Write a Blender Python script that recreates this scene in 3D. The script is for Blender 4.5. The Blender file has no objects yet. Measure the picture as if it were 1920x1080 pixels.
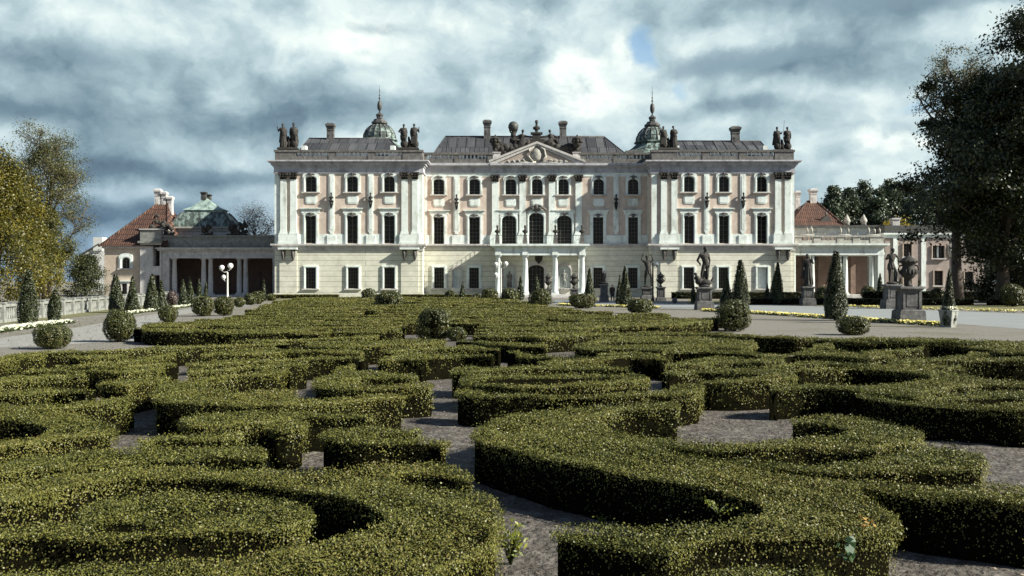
import bpy, bmesh, math, random
import numpy as np
from mathutils import Vector, Matrix, noise as mnoise
R = math.radians
sc = bpy.context.scene
COL = sc.collection
F, CX, HY, CH = 1950.0, 960.0, 526.0, 2.0      # focal length (photo px), principal column, horizon row, eye height
HH = 0.47                                       # hedge height

def W(px, py, Y):
    return ((px - CX) / F * Y, Y, CH - (py - HY) / F * Y)
def gp(px, py, z=0.0):
    Y = F * (CH - z) / (py - HY)
    return ((px - CX) / F * Y, Y)

# ------------------------------------------------------------------ materials
MATS = {}
def new_mat(name):
    m = bpy.data.materials.new(name); m.use_nodes = True
    nt = m.node_tree; b = nt.nodes['Principled BSDF']
    MATS[name] = m
    return m, nt, b
def N(nt, t, **kw):
    n = nt.nodes.new(t)
    for k, v in kw.items(): setattr(n, k, v)
    return n
def ramp(nt, stops):
    r = N(nt, 'ShaderNodeValToRGB'); e = r.color_ramp.elements
    while len(e) < len(stops): e.new(0.5)
    for i, (p, c) in enumerate(stops):
        e[i].position = p; e[i].color = (c[0], c[1], c[2], 1)
    return r
def noisy(name, stops, scale=3.0, rough=0.85, bump=0.0, bscale=None, detail=6, stretch=(1, 1, 1), spec=0.3, stain=None, metallic=0):
    """stone, stucco, metal: noise driven colour, optional second stain layer, bump"""
    m, nt, b = new_mat(name)
    tc = N(nt, 'ShaderNodeTexCoord'); mp = N(nt, 'ShaderNodeMapping'); mp.inputs['Scale'].default_value = stretch
    nt.links.new(tc.outputs['Object'], mp.inputs['Vector'])
    nz = N(nt, 'ShaderNodeTexNoise'); nz.inputs['Scale'].default_value = scale; nz.inputs['Detail'].default_value = detail
    nz.inputs['Roughness'].default_value = 0.65
    nt.links.new(mp.outputs[0], nz.inputs['Vector'])
    rp = ramp(nt, stops); nt.links.new(nz.outputs['Fac'], rp.inputs[0])
    out = rp.outputs[0]
    if stain:
        col, sscale, lo, hi, amt, sstretch = stain
        mp2 = N(nt, 'ShaderNodeMapping'); mp2.inputs['Scale'].default_value = sstretch
        nt.links.new(tc.outputs['Object'], mp2.inputs['Vector'])
        n2 = N(nt, 'ShaderNodeTexNoise'); n2.inputs['Scale'].default_value = sscale; n2.inputs['Detail'].default_value = 8
        n2.inputs['Roughness'].default_value = 0.7
        nt.links.new(mp2.outputs[0], n2.inputs['Vector'])
        mr = N(nt, 'ShaderNodeMapRange'); mr.inputs[1].default_value = lo; mr.inputs[2].default_value = hi; mr.inputs[4].default_value = amt
        nt.links.new(n2.outputs['Fac'], mr.inputs[0])
        mx = N(nt, 'ShaderNodeMix', data_type='RGBA'); mx.inputs[7].default_value = (*col, 1)
        nt.links.new(mr.outputs[0], mx.inputs[0]); nt.links.new(out, mx.inputs[6]); out = mx.outputs[2]
    nt.links.new(out, b.inputs['Base Color'])
    b.inputs['Roughness'].default_value = rough; b.inputs['Specular IOR Level'].default_value = spec
    b.inputs['Metallic'].default_value = metallic
    if bump:
        nb = N(nt, 'ShaderNodeTexNoise'); nb.inputs['Scale'].default_value = bscale or scale * 4; nb.inputs['Detail'].default_value = 6
        nt.links.new(tc.outputs['Object'], nb.inputs['Vector'])
        bp = N(nt, 'ShaderNodeBump'); bp.inputs['Strength'].default_value = bump; bp.inputs['Distance'].default_value = 0.05
        nt.links.new(nb.outputs['Fac'], bp.inputs['Height']); nt.links.new(bp.outputs[0], b.inputs['Normal'])
    return m
def leafmat(name, stops, rough=0.45, trans=0.25, spec=0.5, patch=None):
    """every leaf its own tone (random per island), optional big patches, some light let through"""
    m, nt, b = new_mat(name)
    g = N(nt, 'ShaderNodeNewGeometry'); rp = ramp(nt, stops)
    src = g.outputs['Random Per Island']
    if patch:
        tc = N(nt, 'ShaderNodeTexCoord'); nz = N(nt, 'ShaderNodeTexNoise'); nz.inputs['Scale'].default_value = patch[0]; nz.inputs['Detail'].default_value = 3
        nt.links.new(tc.outputs['Object'], nz.inputs['Vector'])
        ma = N(nt, 'ShaderNodeMath', operation='MULTIPLY_ADD'); ma.inputs[1].default_value = patch[1]; ma.inputs[2].default_value = -0.5 * patch[1]
        nt.links.new(nz.outputs['Fac'], ma.inputs[0])
        ad = N(nt, 'ShaderNodeMath', operation='ADD', use_clamp=True)
        nt.links.new(src, ad.inputs[0]); nt.links.new(ma.outputs[0], ad.inputs[1]); src = ad.outputs[0]
    nt.links.new(src, rp.inputs[0]); nt.links.new(rp.outputs[0], b.inputs['Base Color'])
    b.inputs['Roughness'].default_value = rough; b.inputs['Specular IOR Level'].default_value = spec
    if trans:
        t = N(nt, 'ShaderNodeBsdfTranslucent'); nt.links.new(rp.outputs[0], t.inputs[0])
        mx = N(nt, 'ShaderNodeMixShader'); mx.inputs[0].default_value = trans
        o = nt.nodes['Material Output']
        nt.links.new(b.outputs[0], mx.inputs[1]); nt.links.new(t.outputs[0], mx.inputs[2]); nt.links.new(mx.outputs[0], o.inputs[0])
    return m
def bricky(name, c1, c2, mortar, bw, bh, msize, rough=0.85, bump=0.4, axes='xz', squash=1.0, spec=0.3, freq_off=0.5, stain=None):
    m, nt, b = new_mat(name)
    tc = N(nt, 'ShaderNodeTexCoord'); sp = N(nt, 'ShaderNodeSeparateXYZ'); cb = N(nt, 'ShaderNodeCombineXYZ')
    nt.links.new(tc.outputs['Object'], sp.inputs[0])
    nt.links.new(sp.outputs['XYZ'.index(axes[0].upper())], cb.inputs[0]); nt.links.new(sp.outputs['XYZ'.index(axes[1].upper())], cb.inputs[1])
    bt = N(nt, 'ShaderNodeTexBrick'); bt.offset = freq_off
    for k, v in (('Scale', 1.0), ('Mortar Size', msize), ('Brick Width', bw), ('Row Height', bh), ('Bias', 0.0), ('Mortar Smooth', 0.3)): bt.inputs[k].default_value = v
    bt.inputs['Color1'].default_value = (*c1, 1); bt.inputs['Color2'].default_value = (*c2, 1); bt.inputs['Mortar'].default_value = (*mortar, 1)
    nt.links.new(cb.outputs[0], bt.inputs['Vector'])
    nz = N(nt, 'ShaderNodeTexNoise'); nz.inputs['Scale'].default_value = 0.9; nz.inputs['Detail'].default_value = 8; nz.inputs['Roughness'].default_value = 0.7
    nt.links.new(tc.outputs['Object'], nz.inputs['Vector'])
    mr = N(nt, 'ShaderNodeMapRange'); mr.inputs[1].default_value = 0.3; mr.inputs[2].default_value = 0.75; mr.inputs[3].default_value = 0.72; mr.inputs[4].default_value = 1.15
    nt.links.new(nz.outputs['Fac'], mr.inputs[0])
    mx = N(nt, 'ShaderNodeMix', data_type='RGBA', blend_type='MULTIPLY'); mx.inputs[0].default_value = 1
    nt.links.new(bt.outputs['Color'], mx.inputs[6]); nt.links.new(mr.outputs[0], mx.inputs[7])
    nt.links.new(mx.outputs[2], b.inputs['Base Color'])
    b.inputs['Roughness'].default_value = rough; b.inputs['Specular IOR Level'].default_value = spec
    bp = N(nt, 'ShaderNodeBump'); bp.inputs['Strength'].default_value = bump; bp.inputs['Distance'].default_value = 0.04; bp.invert = True
    nt.links.new(bt.outputs['Fac'], bp.inputs['Height']); nt.links.new(bp.outputs[0], b.inputs['Normal'])
    return m

M_WHITE = noisy('white_stucco', [(0.25, (0.52, 0.56, 0.53)), (0.5, (0.71, 0.765, 0.735)), (0.8, (0.77, 0.82, 0.79))], 1.6, bump=0.15,
                stain=((0.33, 0.34, 0.29), 1.2, 0.5, 0.7, 0.85, (1, 1, 0.28)))
M_PINK = noisy('pink_stucco', [(0.3, (0.44, 0.365, 0.31)), (0.55, (0.59, 0.49, 0.42)), (0.8, (0.65, 0.56, 0.49))], 1.3, bump=0.15,
               stain=((0.40, 0.34, 0.29), 1.0, 0.48, 0.7, 0.8, (1, 1, 0.4)))
M_CREAM = bricky('rusticated_cream', (0.68, 0.67, 0.57), (0.64, 0.63, 0.54), (0.36, 0.35, 0.28), 40.0, 0.62, 0.035)
M_CORN = noisy('lilac_grey_cornice', [(0.3, (0.31, 0.31, 0.34)), (0.6, (0.48, 0.48, 0.51)), (0.8, (0.57, 0.575, 0.59))], 1.5, bump=0.15,
                stain=((0.12, 0.115, 0.12), 1.0, 0.5, 0.72, 0.8, (1, 1, 0.4)))
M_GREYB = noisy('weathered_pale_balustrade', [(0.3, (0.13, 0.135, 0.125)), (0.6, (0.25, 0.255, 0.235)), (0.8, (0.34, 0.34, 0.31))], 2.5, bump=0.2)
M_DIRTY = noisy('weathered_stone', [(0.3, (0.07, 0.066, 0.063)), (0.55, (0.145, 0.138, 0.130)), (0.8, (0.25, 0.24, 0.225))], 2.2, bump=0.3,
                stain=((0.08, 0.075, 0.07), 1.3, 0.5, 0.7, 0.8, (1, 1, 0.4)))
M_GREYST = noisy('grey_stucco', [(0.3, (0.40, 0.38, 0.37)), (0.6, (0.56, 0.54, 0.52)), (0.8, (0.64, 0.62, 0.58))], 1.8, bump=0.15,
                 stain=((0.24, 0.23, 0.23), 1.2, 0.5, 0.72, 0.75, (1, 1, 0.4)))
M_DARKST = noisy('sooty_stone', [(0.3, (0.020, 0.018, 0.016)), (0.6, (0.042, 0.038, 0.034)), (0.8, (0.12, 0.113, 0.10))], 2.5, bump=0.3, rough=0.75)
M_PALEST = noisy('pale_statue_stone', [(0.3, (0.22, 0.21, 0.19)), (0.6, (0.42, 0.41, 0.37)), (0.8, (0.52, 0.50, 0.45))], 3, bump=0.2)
M_PLINTH = noisy('plinth_stone', [(0.3, (0.05, 0.047, 0.045)), (0.55, (0.13, 0.127, 0.125)), (0.8, (0.27, 0.265, 0.25))], 2.0, bump=0.35,
                 stain=((0.05, 0.045, 0.04), 1.6, 0.5, 0.68, 0.85, (1, 1, 0.5)))
M_ROOF = bricky('seamed_metal_roof', (0.045, 0.046, 0.05), (0.10, 0.10, 0.105), (0.022, 0.022, 0.024), 1.15, 2.6, 0.05, rough=0.55, bump=0.6, axes='xy', freq_off=0.37)
M_TILE = bricky('red_roof_tile', (0.165, 0.083, 0.055), (0.088, 0.045, 0.034), (0.035, 0.02, 0.016), 0.26, 0.9, 0.07, rough=0.8, bump=0.9, axes='xy')
M_COPPER = noisy('verdigris_copper', [(0.36, (0.025, 0.027, 0.026)), (0.48, (0.070, 0.092, 0.083)), (0.58, (0.19, 0.25, 0.23)), (0.75, (0.34, 0.42, 0.39))], 2.2, rough=0.6, bump=0.2, stretch=(1, 1, 0.45))
M_COPPER2 = noisy('pale_verdigris_copper', [(0.3, (0.05, 0.06, 0.055)), (0.42, (0.17, 0.23, 0.21)), (0.6, (0.31, 0.40, 0.365)), (0.78, (0.42, 0.51, 0.475))], 1.6, rough=0.6, bump=0.2, stretch=(1, 1, 0.5))
M_LEAD = noisy('dark_lead', [(0.3, (0.035, 0.035, 0.035)), (0.7, (0.10, 0.10, 0.095))], 3, rough=0.55)
M_GLASS = noisy('dark_window_glass', [(0.3, (0.006, 0.006, 0.006)), (0.7, (0.014, 0.013, 0.012))], 1.0, rough=0.22, spec=0.22)
M_SASH = noisy('grey_sash_paint', [(0.3, (0.05, 0.045, 0.04)), (0.7, (0.11, 0.10, 0.088))], 4, rough=0.6)
M_DOOR = noisy('dark_door_wood', [(0.3, (0.02, 0.014, 0.01)), (0.7, (0.05, 0.035, 0.025))], 5, rough=0.6)
M_IRON = noisy('black_iron', [(0.3, (0.012, 0.012, 0.012)), (0.7, (0.03, 0.03, 0.03))], 6, rough=0.5)
M_SHADEWALL = noisy('shade_darkened_loggia_wall', [(0.3, (0.15, 0.105, 0.085)), (0.7, (0.24, 0.17, 0.135))], 1.2, bump=0.1)  # wall colour darkened for the shade inside the colonnade
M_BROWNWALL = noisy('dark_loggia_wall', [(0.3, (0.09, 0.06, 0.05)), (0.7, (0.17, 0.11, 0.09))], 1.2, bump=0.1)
M_LAMPGLASS = noisy('milk_glass', [(0.3, (0.74, 0.74, 0.70)), (0.7, (0.84, 0.84, 0.80))], 2, rough=0.25, spec=0.5)
M_PAINT = noisy('pale_lamp_paint', [(0.3, (0.50, 0.50, 0.47)), (0.7, (0.64, 0.64, 0.60))], 5, rough=0.5)
M_BARK = noisy('bark', [(0.3, (0.035, 0.027, 0.02)), (0.7, (0.10, 0.08, 0.06))], 6, bump=0.6, stretch=(1, 1, 0.25))
M_TWIG = noisy('bare_twig_bark', [(0.3, (0.06, 0.05, 0.045)), (0.7, (0.13, 0.105, 0.09))], 6, bump=0.3)
M_INNER = noisy('hedge_shade_core', [(0.3, (0.005, 0.005, 0.003)), (0.7, (0.011, 0.010, 0.005))], 25, bump=0.8, rough=1.0, spec=0.0)  # near-black core: shade between the leaves put into its colour
M_BOX = leafmat('box_leaf', [(0.0, (0.036, 0.041, 0.009)), (0.33, (0.092, 0.096, 0.020)), (0.62, (0.140, 0.141, 0.029)), (0.92, (0.172, 0.168, 0.040)), (1.0, (0.165, 0.128, 0.036))], rough=0.47, trans=0.10, spec=0.33, patch=(0.55, 0.9))
M_YEW = leafmat('clipped_thuja_leaf', [(0.0, (0.010, 0.016, 0.006)), (0.5, (0.028, 0.040, 0.013)), (0.9, (0.065, 0.078, 0.022)), (1.0, (0.085, 0.07, 0.03))], rough=0.5, trans=0.12, patch=(1.5, 0.5))
M_BALLL = leafmat('clipped_ball_leaf', [(0.0, (0.020, 0.026, 0.007)), (0.5, (0.055, 0.064, 0.015)), (0.9, (0.11, 0.115, 0.028)), (1.0, (0.11, 0.075, 0.03))], rough=0.45, trans=0.15, patch=(1.5, 0.5))
M_DARKLEAF = leafmat('dark_tree_leaf', [(0.0, (0.010, 0.015, 0.005)), (0.55, (0.028, 0.037, 0.010)), (0.92, (0.056, 0.066, 0.016)), (1.0, (0.10, 0.098, 0.022))], trans=0.2, patch=(0.25, 0.5))
M_OLIVELEAF = leafmat('olive_tree_leaf', [(0.0, (0.03, 0.036, 0.010)), (0.6, (0.075, 0.08, 0.02)), (1.0, (0.16, 0.14, 0.03))], trans=0.3, patch=(0.3, 0.6))
M_GOLDLEAF = leafmat('golden_willow_leaf', [(0.0, (0.03, 0.036, 0.006)), (0.45, (0.085, 0.085, 0.012)), (0.8, (0.16, 0.135, 0.015)), (1.0, (0.22, 0.17, 0.018))], trans=0.3, patch=(0.35, 1.3))
M_FARLEAF = leafmat('far_poplar_leaf', [(0.0, (0.022, 0.036, 0.020)), (0.6, (0.048, 0.070, 0.036)), (1.0, (0.085, 0.105, 0.05))], trans=0.2, patch=(0.15, 0.5))
M_YELLOWBUSH = leafmat('yellow_bush_leaf', [(0.0, (0.16, 0.13, 0.02)), (0.6, (0.33, 0.25, 0.03)), (1.0, (0.40, 0.30, 0.05))], trans=0.3)
M_BROWNLEAF = leafmat('russet_shrub_leaf', [(0.0, (0.05, 0.035, 0.028)), (1.0, (0.13, 0.095, 0.085))], trans=0.1)
M_YPETAL = leafmat('yellow_petal', [(0.0, (0.62, 0.50, 0.08)), (0.6, (0.74, 0.66, 0.20)), (1.0, (0.80, 0.76, 0.42))], trans=0.2)
M_WPETAL = leafmat('white_petal', [(0.0, (0.70, 0.70, 0.52)), (1.0, (0.84, 0.84, 0.70))], trans=0.2)
M_BEDLEAF = leafmat('bedding_leaf', [(0.0, (0.03, 0.05, 0.012)), (1.0, (0.09, 0.12, 0.03))])
M_LITTER = leafmat('fallen_leaf', [(0.0, (0.05, 0.035, 0.025)), (0.6, (0.14, 0.10, 0.07)), (1.0, (0.30, 0.24, 0.17))], rough=0.8, trans=0)
M_WEED = leafmat('broad_weed_leaf', [(0.0, (0.03, 0.07, 0.03)), (1.0, (0.07, 0.13, 0.055))], rough=0.5, trans=0.3)
M_SPROUT = leafmat('young_sprout_leaf', [(0.0, (0.10, 0.13, 0.015)), (1.0, (0.26, 0.26, 0.03))], rough=0.45, trans=0.3)
M_TWIGLEAF = leafmat('withered_twig_leaf', [(0.0, (0.03, 0.027, 0.022)), (1.0, (0.085, 0.072, 0.055))], trans=0.1)
M_DRYLEAF = leafmat('dry_orange_leaf', [(0.0, (0.30, 0.15, 0.03)), (1.0, (0.42, 0.28, 0.08))], trans=0.2)
M_GRAVEL = noisy('gravel_ground', [(0.25, (0.11, 0.10, 0.085)), (0.5, (0.18, 0.168, 0.145)), (0.75, (0.25, 0.235, 0.205))], 9.0, bump=0.5, bscale=60, detail=12,
                 stain=((0.115, 0.105, 0.055), 0.16, 0.5, 0.66, 0.75, (1, 1, 1)))
M_DIRT = noisy('bare_parterre_soil', [(0.25, (0.028, 0.023, 0.019)), (0.48, (0.085, 0.074, 0.064)), (0.72, (0.20, 0.184, 0.165))], 5.5, bump=1.0, bscale=18, detail=14,
               stain=((0.055, 0.045, 0.038), 2.2, 0.5, 0.72, 0.8, (1, 1, 1)))
M_ROAD = noisy('pale_blue_gravel_road', [(0.3, (0.17, 0.185, 0.185)), (0.55, (0.23, 0.245, 0.245)), (0.8, (0.29, 0.30, 0.295))], 1.2, bump=0.2, bscale=50, stretch=(0.4, 1.6, 1))
M_GRASS = noisy('thin_lawn', [(0.3, (0.10, 0.10, 0.045)), (0.6, (0.16, 0.155, 0.075)), (0.85, (0.23, 0.21, 0.12))], 6, bump=0.5, bscale=40)
M_SKIN = noisy('skin', [(0.3, (0.42, 0.25, 0.18)), (0.7, (0.52, 0.33, 0.24))], 4, rough=0.6)
M_COAT = noisy('dark_coat_cloth', [(0.3, (0.018, 0.016, 0.018)), (0.7, (0.035, 0.03, 0.034))], 12, rough=0.9)
M_COAT2 = noisy('brown_coat_cloth', [(0.3, (0.035, 0.024, 0.02)), (0.7, (0.06, 0.042, 0.035))], 12, rough=0.9)
M_HAIR = noisy('brown_hair', [(0.3, (0.02, 0.014, 0.01)), (0.7, (0.04, 0.028, 0.02))], 20, rough=0.6)
M_CONCRETE = noisy('pale_planter_concrete', [(0.3, (0.20, 0.205, 0.19)), (0.7, (0.32, 0.325, 0.30))], 4, bump=0.2,
                   stain=((0.16, 0.16, 0.14), 3, 0.5, 0.7, 0.7, (1, 1, 0.4)))
M_FARWALL = noisy('far_white_wall', [(0.3, (0.50, 0.50, 0.48)), (0.7, (0.66, 0.66, 0.63))], 0.8)

# ------------------------------------------------------------------ mesh builder
def wl(o):
    v = Vector((0, 0, 0))
    while o is not None:
        v += o.location; o = o.parent
    return v
class MB:
    def __init__(s): s.v = []; s.f = []; s.smooth = []
    def add(s, verts, faces, smooth=False):
        n = len(s.v); s.v += [tuple(p) for p in verts]
        for f in faces: s.f.append(tuple(i + n for i in f)); s.smooth.append(smooth)
        return s
    def box(s, x0, x1, y0, y1, z0, z1):
        return s.add([(x0, y0, z0), (x1, y0, z0), (x1, y1, z0), (x0, y1, z0), (x0, y0, z1), (x1, y0, z1), (x1, y1, z1), (x0, y1, z1)],
                     [(0, 1, 5, 4), (1, 2, 6, 5), (2, 3, 7, 6), (3, 0, 4, 7), (4, 5, 6, 7), (3, 2, 1, 0)])
    def taper(s, cx, cy, z0, z1, a0, b0, a1, b1):
        return s.add([(cx - a0, cy - b0, z0), (cx + a0, cy - b0, z0), (cx + a0, cy + b0, z0), (cx - a0, cy + b0, z0),
                      (cx - a1, cy - b1, z1), (cx + a1, cy - b1, z1), (cx + a1, cy + b1, z1), (cx - a1, cy + b1, z1)],
                     [(0, 1, 5, 4), (1, 2, 6, 5), (2, 3, 7, 6), (3, 0, 4, 7), (4, 5, 6, 7), (3, 2, 1, 0)])
    def prism(s, pts, y0, y1):           # (x,z) outline pushed along y, convex or simple polygon
        n = len(pts)
        V = [(x, y0, z) for x, z in pts] + [(x, y1, z) for x, z in pts]
        return s.add(V, [tuple(range(n)), tuple(range(2 * n - 1, n - 1, -1))] + [(i, i + n, (i + 1) % n + n, (i + 1) % n) for i in range(n)])
    def strip(s, inner, outer, y0, y1):  # frame between two open paths of equal length, thick from y0 to y1
        n = len(inner)
        V = [(x, y0, z) for x, z in inner] + [(x, y0, z) for x, z in outer] + [(x, y1, z) for x, z in inner] + [(x, y1, z) for x, z in outer]
        Fc = []
        for i in range(n - 1):
            Fc += [(i, i + 1, n + i + 1, n + i), (2 * n + i + 1, 2 * n + i, 3 * n + i, 3 * n + i + 1), (i + 1, i, 2 * n + i, 2 * n + i + 1), (n + i, n + i + 1, 3 * n + i + 1, 3 * n + i)]
        Fc += [(0, n, 3 * n, 2 * n), (n - 1, 2 * n - 1 + 2 * n, 4 * n - 1, 2 * n - 1)] if False else [(0, n, 3 * n, 2 * n), (2 * n - 1, n - 1, 3 * n - 1, 4 * n - 1)]
        return s.add(V, Fc)
    def lathe(s, cx, cy, prof, n=16, smooth=True, sx=1.0, sy=1.0, rot=0.0):
        V = []; k = len(prof)
        for r, z in prof:
            for i in range(n):
                a = rot + 2 * math.pi * i / n
                V.append((cx + r * sx * math.cos(a), cy + r * sy * math.sin(a), z))
        Fc = [(j * n + i, j * n + (i + 1) % n, (j + 1) * n + (i + 1) % n, (j + 1) * n + i) for j in range(k - 1) for i in range(n)]
        Fc += [tuple(range(n - 1, -1, -1)), tuple(range((k - 1) * n, k * n))]
        return s.add(V, Fc, smooth)
    def tube(s, pts, radii, n=6, smooth=True):
        V = []; k = len(pts); P = [Vector(p) for p in pts]
        for j, p in enumerate(P):
            d = (P[min(j + 1, k - 1)] - P[max(j - 1, 0)])
            if d.length < 1e-6: d = Vector((0, 0, 1))
            d.normalize(); a = d.orthogonal().normalized() if abs(d.z) > 0.9 else d.cross(Vector((0, 0, 1))).normalized(); b = d.cross(a)
            for i in range(n):
                t = 2 * math.pi * i / n
                V.append(p + (a * math.cos(t) + b * math.sin(t)) * radii[j])
        Fc = [(j * n + i, j * n + (i + 1) % n, (j + 1) * n + (i + 1) % n, (j + 1) * n + i) for j in range(k - 1) for i in range(n)]
        Fc += [tuple(range(n - 1, -1, -1)), tuple(range((k - 1) * n, k * n))]
        return s.add(V, Fc, smooth)
    def ball(s, c, r, n=10, m=6):
        rx, ry, rz = r if isinstance(r, tuple) else (r, r, r)
        prof = [(math.sin(math.pi * (j + 0.02) / (m + 0.04)), -math.cos(math.pi * (j + 0.02) / (m + 0.04))) for j in range(m + 1)]
        V = [(c[0] + rx * p * math.cos(2 * math.pi * i / n), c[1] + ry * p * math.sin(2 * math.pi * i / n), c[2] + rz * q) for p, q in prof for i in range(n)]
        Fc = [(j * n + i, j * n + (i + 1) % n, (j + 1) * n + (i + 1) % n, (j + 1) * n + i) for j in range(m) for i in range(n)]
        Fc += [tuple(range(n - 1, -1, -1)), tuple(range(m * n, (m + 1) * n))]
        return s.add(V, Fc, True)
    def build(s, name, m, parent=None, local=False):
        me = bpy.data.meshes.new(name)
        off = Vector((0, 0, 0)) if (parent is None or local) else wl(parent)
        me.from_pydata([(v[0] - off.x, v[1] - off.y, v[2] - off.z) for v in s.v], [], s.f)
        me.polygons.foreach_set('use_smooth', s.smooth)
        bm = bmesh.new(); bm.from_mesh(me); bmesh.ops.recalc_face_normals(bm, faces=bm.faces); bm.to_mesh(me); bm.free()
        me.materials.append(m)
        o = bpy.data.objects.new(name, me); COL.objects.link(o); o.parent = parent
        return o
def tag(o, label, cat, group=None, kind=None):
    if label: o['label'] = label
    if cat: o['category'] = cat
    if group: o['group'] = group
    if kind: o['kind'] = kind
    return o
def thing(name, label, cat, loc, group=None, rz=0):
    o = bpy.data.objects.new(name, None); COL.objects.link(o); o.location = loc; o.rotation_euler.z = rz
    o.empty_display_size = 0.3
    return tag(o, label, cat, group)
def copy_tree(o, parent=None):
    c = o.copy(); COL.objects.link(c); c.parent = parent
    for ch in list(o.children): copy_tree(ch, c)
    return c

def mesh_np(name, blocks, mats, parent=None, loc=None):
    """blocks: (verts Nx3, faces MxK, material index, smooth)"""
    me = bpy.data.meshes.new(name)
    vs = np.concatenate([np.asarray(b[0], dtype=np.float32).reshape(-1, 3) for b in blocks])
    if loc is not None: vs = vs - np.array(loc, dtype=np.float32)
    loops, sizes, mi, n = [], [], [], 0
    for b in blocks:
        f = np.asarray(b[1], dtype=np.int32)
        loops.append((f + n).ravel()); sizes.append(np.full(len(f), f.shape[1], dtype=np.int32)); mi.append(np.full(len(f), b[2], dtype=np.int32)); n += len(np.asarray(b[0]).reshape(-1, 3))
    loops = np.concatenate(loops); sizes = np.concatenate(sizes); mi = np.concatenate(mi)
    me.vertices.add(len(vs)); me.vertices.foreach_set('co', vs.ravel())
    me.loops.add(len(loops)); me.loops.foreach_set('vertex_index', loops)
    me.polygons.add(len(sizes)); me.polygons.foreach_set('loop_start', np.concatenate([[0], np.cumsum(sizes)[:-1]]).astype(np.int32))
    me.polygons.foreach_set('material_index', mi)
    for m in mats: me.materials.append(m)
    me.update(calc_edges=True); me.validate()
    o = bpy.data.objects.new(name, me); COL.objects.link(o); o.parent = parent
    if loc is not None and parent is None: o.location = loc
    return o
def leaves(pos, nrm, size, rng, aspect=0.6):
    n = len(pos)
    nrm = nrm / np.maximum(np.linalg.norm(nrm, axis=1, keepdims=True), 1e-6)
    t = rng.normal(size=(n, 3)); t -= nrm * np.sum(t * nrm, axis=1, keepdims=True); t /= np.maximum(np.linalg.norm(t, axis=1, keepdims=True), 1e-6)
    b = np.cross(nrm, t); s = (np.ones(n) * size).reshape(-1, 1)
    V = np.stack([pos - t * s * .5, pos + b * s * aspect * .5 - t * s * .06, pos + t * s * .5, pos - b * s * aspect * .5 - t * s * .06], axis=1).reshape(-1, 3)
    return V, np.arange(n * 4).reshape(-1, 4)

# ------------------------------------------------------------------ blobs remeshed into one surface (statues, people)
def blob(name, prims, voxel, m, parent=None, loc=(0, 0, 0), smooth=2):
    bm = bmesh.new()
    def sph(c, r):
        mt = Matrix.Translation(c) @ Matrix.Diagonal((r[0], r[1], r[2], 1))
        bmesh.ops.create_icosphere(bm, subdivisions=2, radius=1, matrix=mt)
    for p in prims:
        if p[0] == 'e': sph(p[1], p[2])
        else:
            a, b, r0, r1 = Vector(p[1]), Vector(p[2]), p[3], p[4]
            sph(a, (r0,) * 3); sph(b, (r1,) * 3)
            d = b - a
            if d.length > 1e-5:
                mt = Matrix.Translation((a + b) / 2) @ d.to_track_quat('Z', 'Y').to_matrix().to_4x4()
                bmesh.ops.create_cone(bm, cap_ends=True, segments=12, radius1=r0, radius2=r1, depth=d.length, matrix=mt)
    me = bpy.data.meshes.new(name); bm.to_mesh(me); bm.free()
    o = bpy.data.objects.new('tmp', me); COL.objects.link(o)
    md = o.modifiers.new('r', 'REMESH'); md.mode = 'VOXEL'; md.voxel_size = voxel; md.use_smooth_shade = True
    if smooth:
        ms = o.modifiers.new('s', 'SMOOTH'); ms.iterations = smooth; ms.factor = 0.5
    dg = bpy.context.evaluated_depsgraph_get()
    me2 = bpy.data.meshes.new_from_object(o.evaluated_get(dg), depsgraph=dg)
    bpy.data.objects.remove(o); bpy.data.meshes.remove(me)
    me2.name = name; me2.materials.clear(); me2.materials.append(m)
    r = bpy.data.objects.new(name, me2); COL.objects.link(r); r.parent = parent; r.location = loc
    return r
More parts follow.
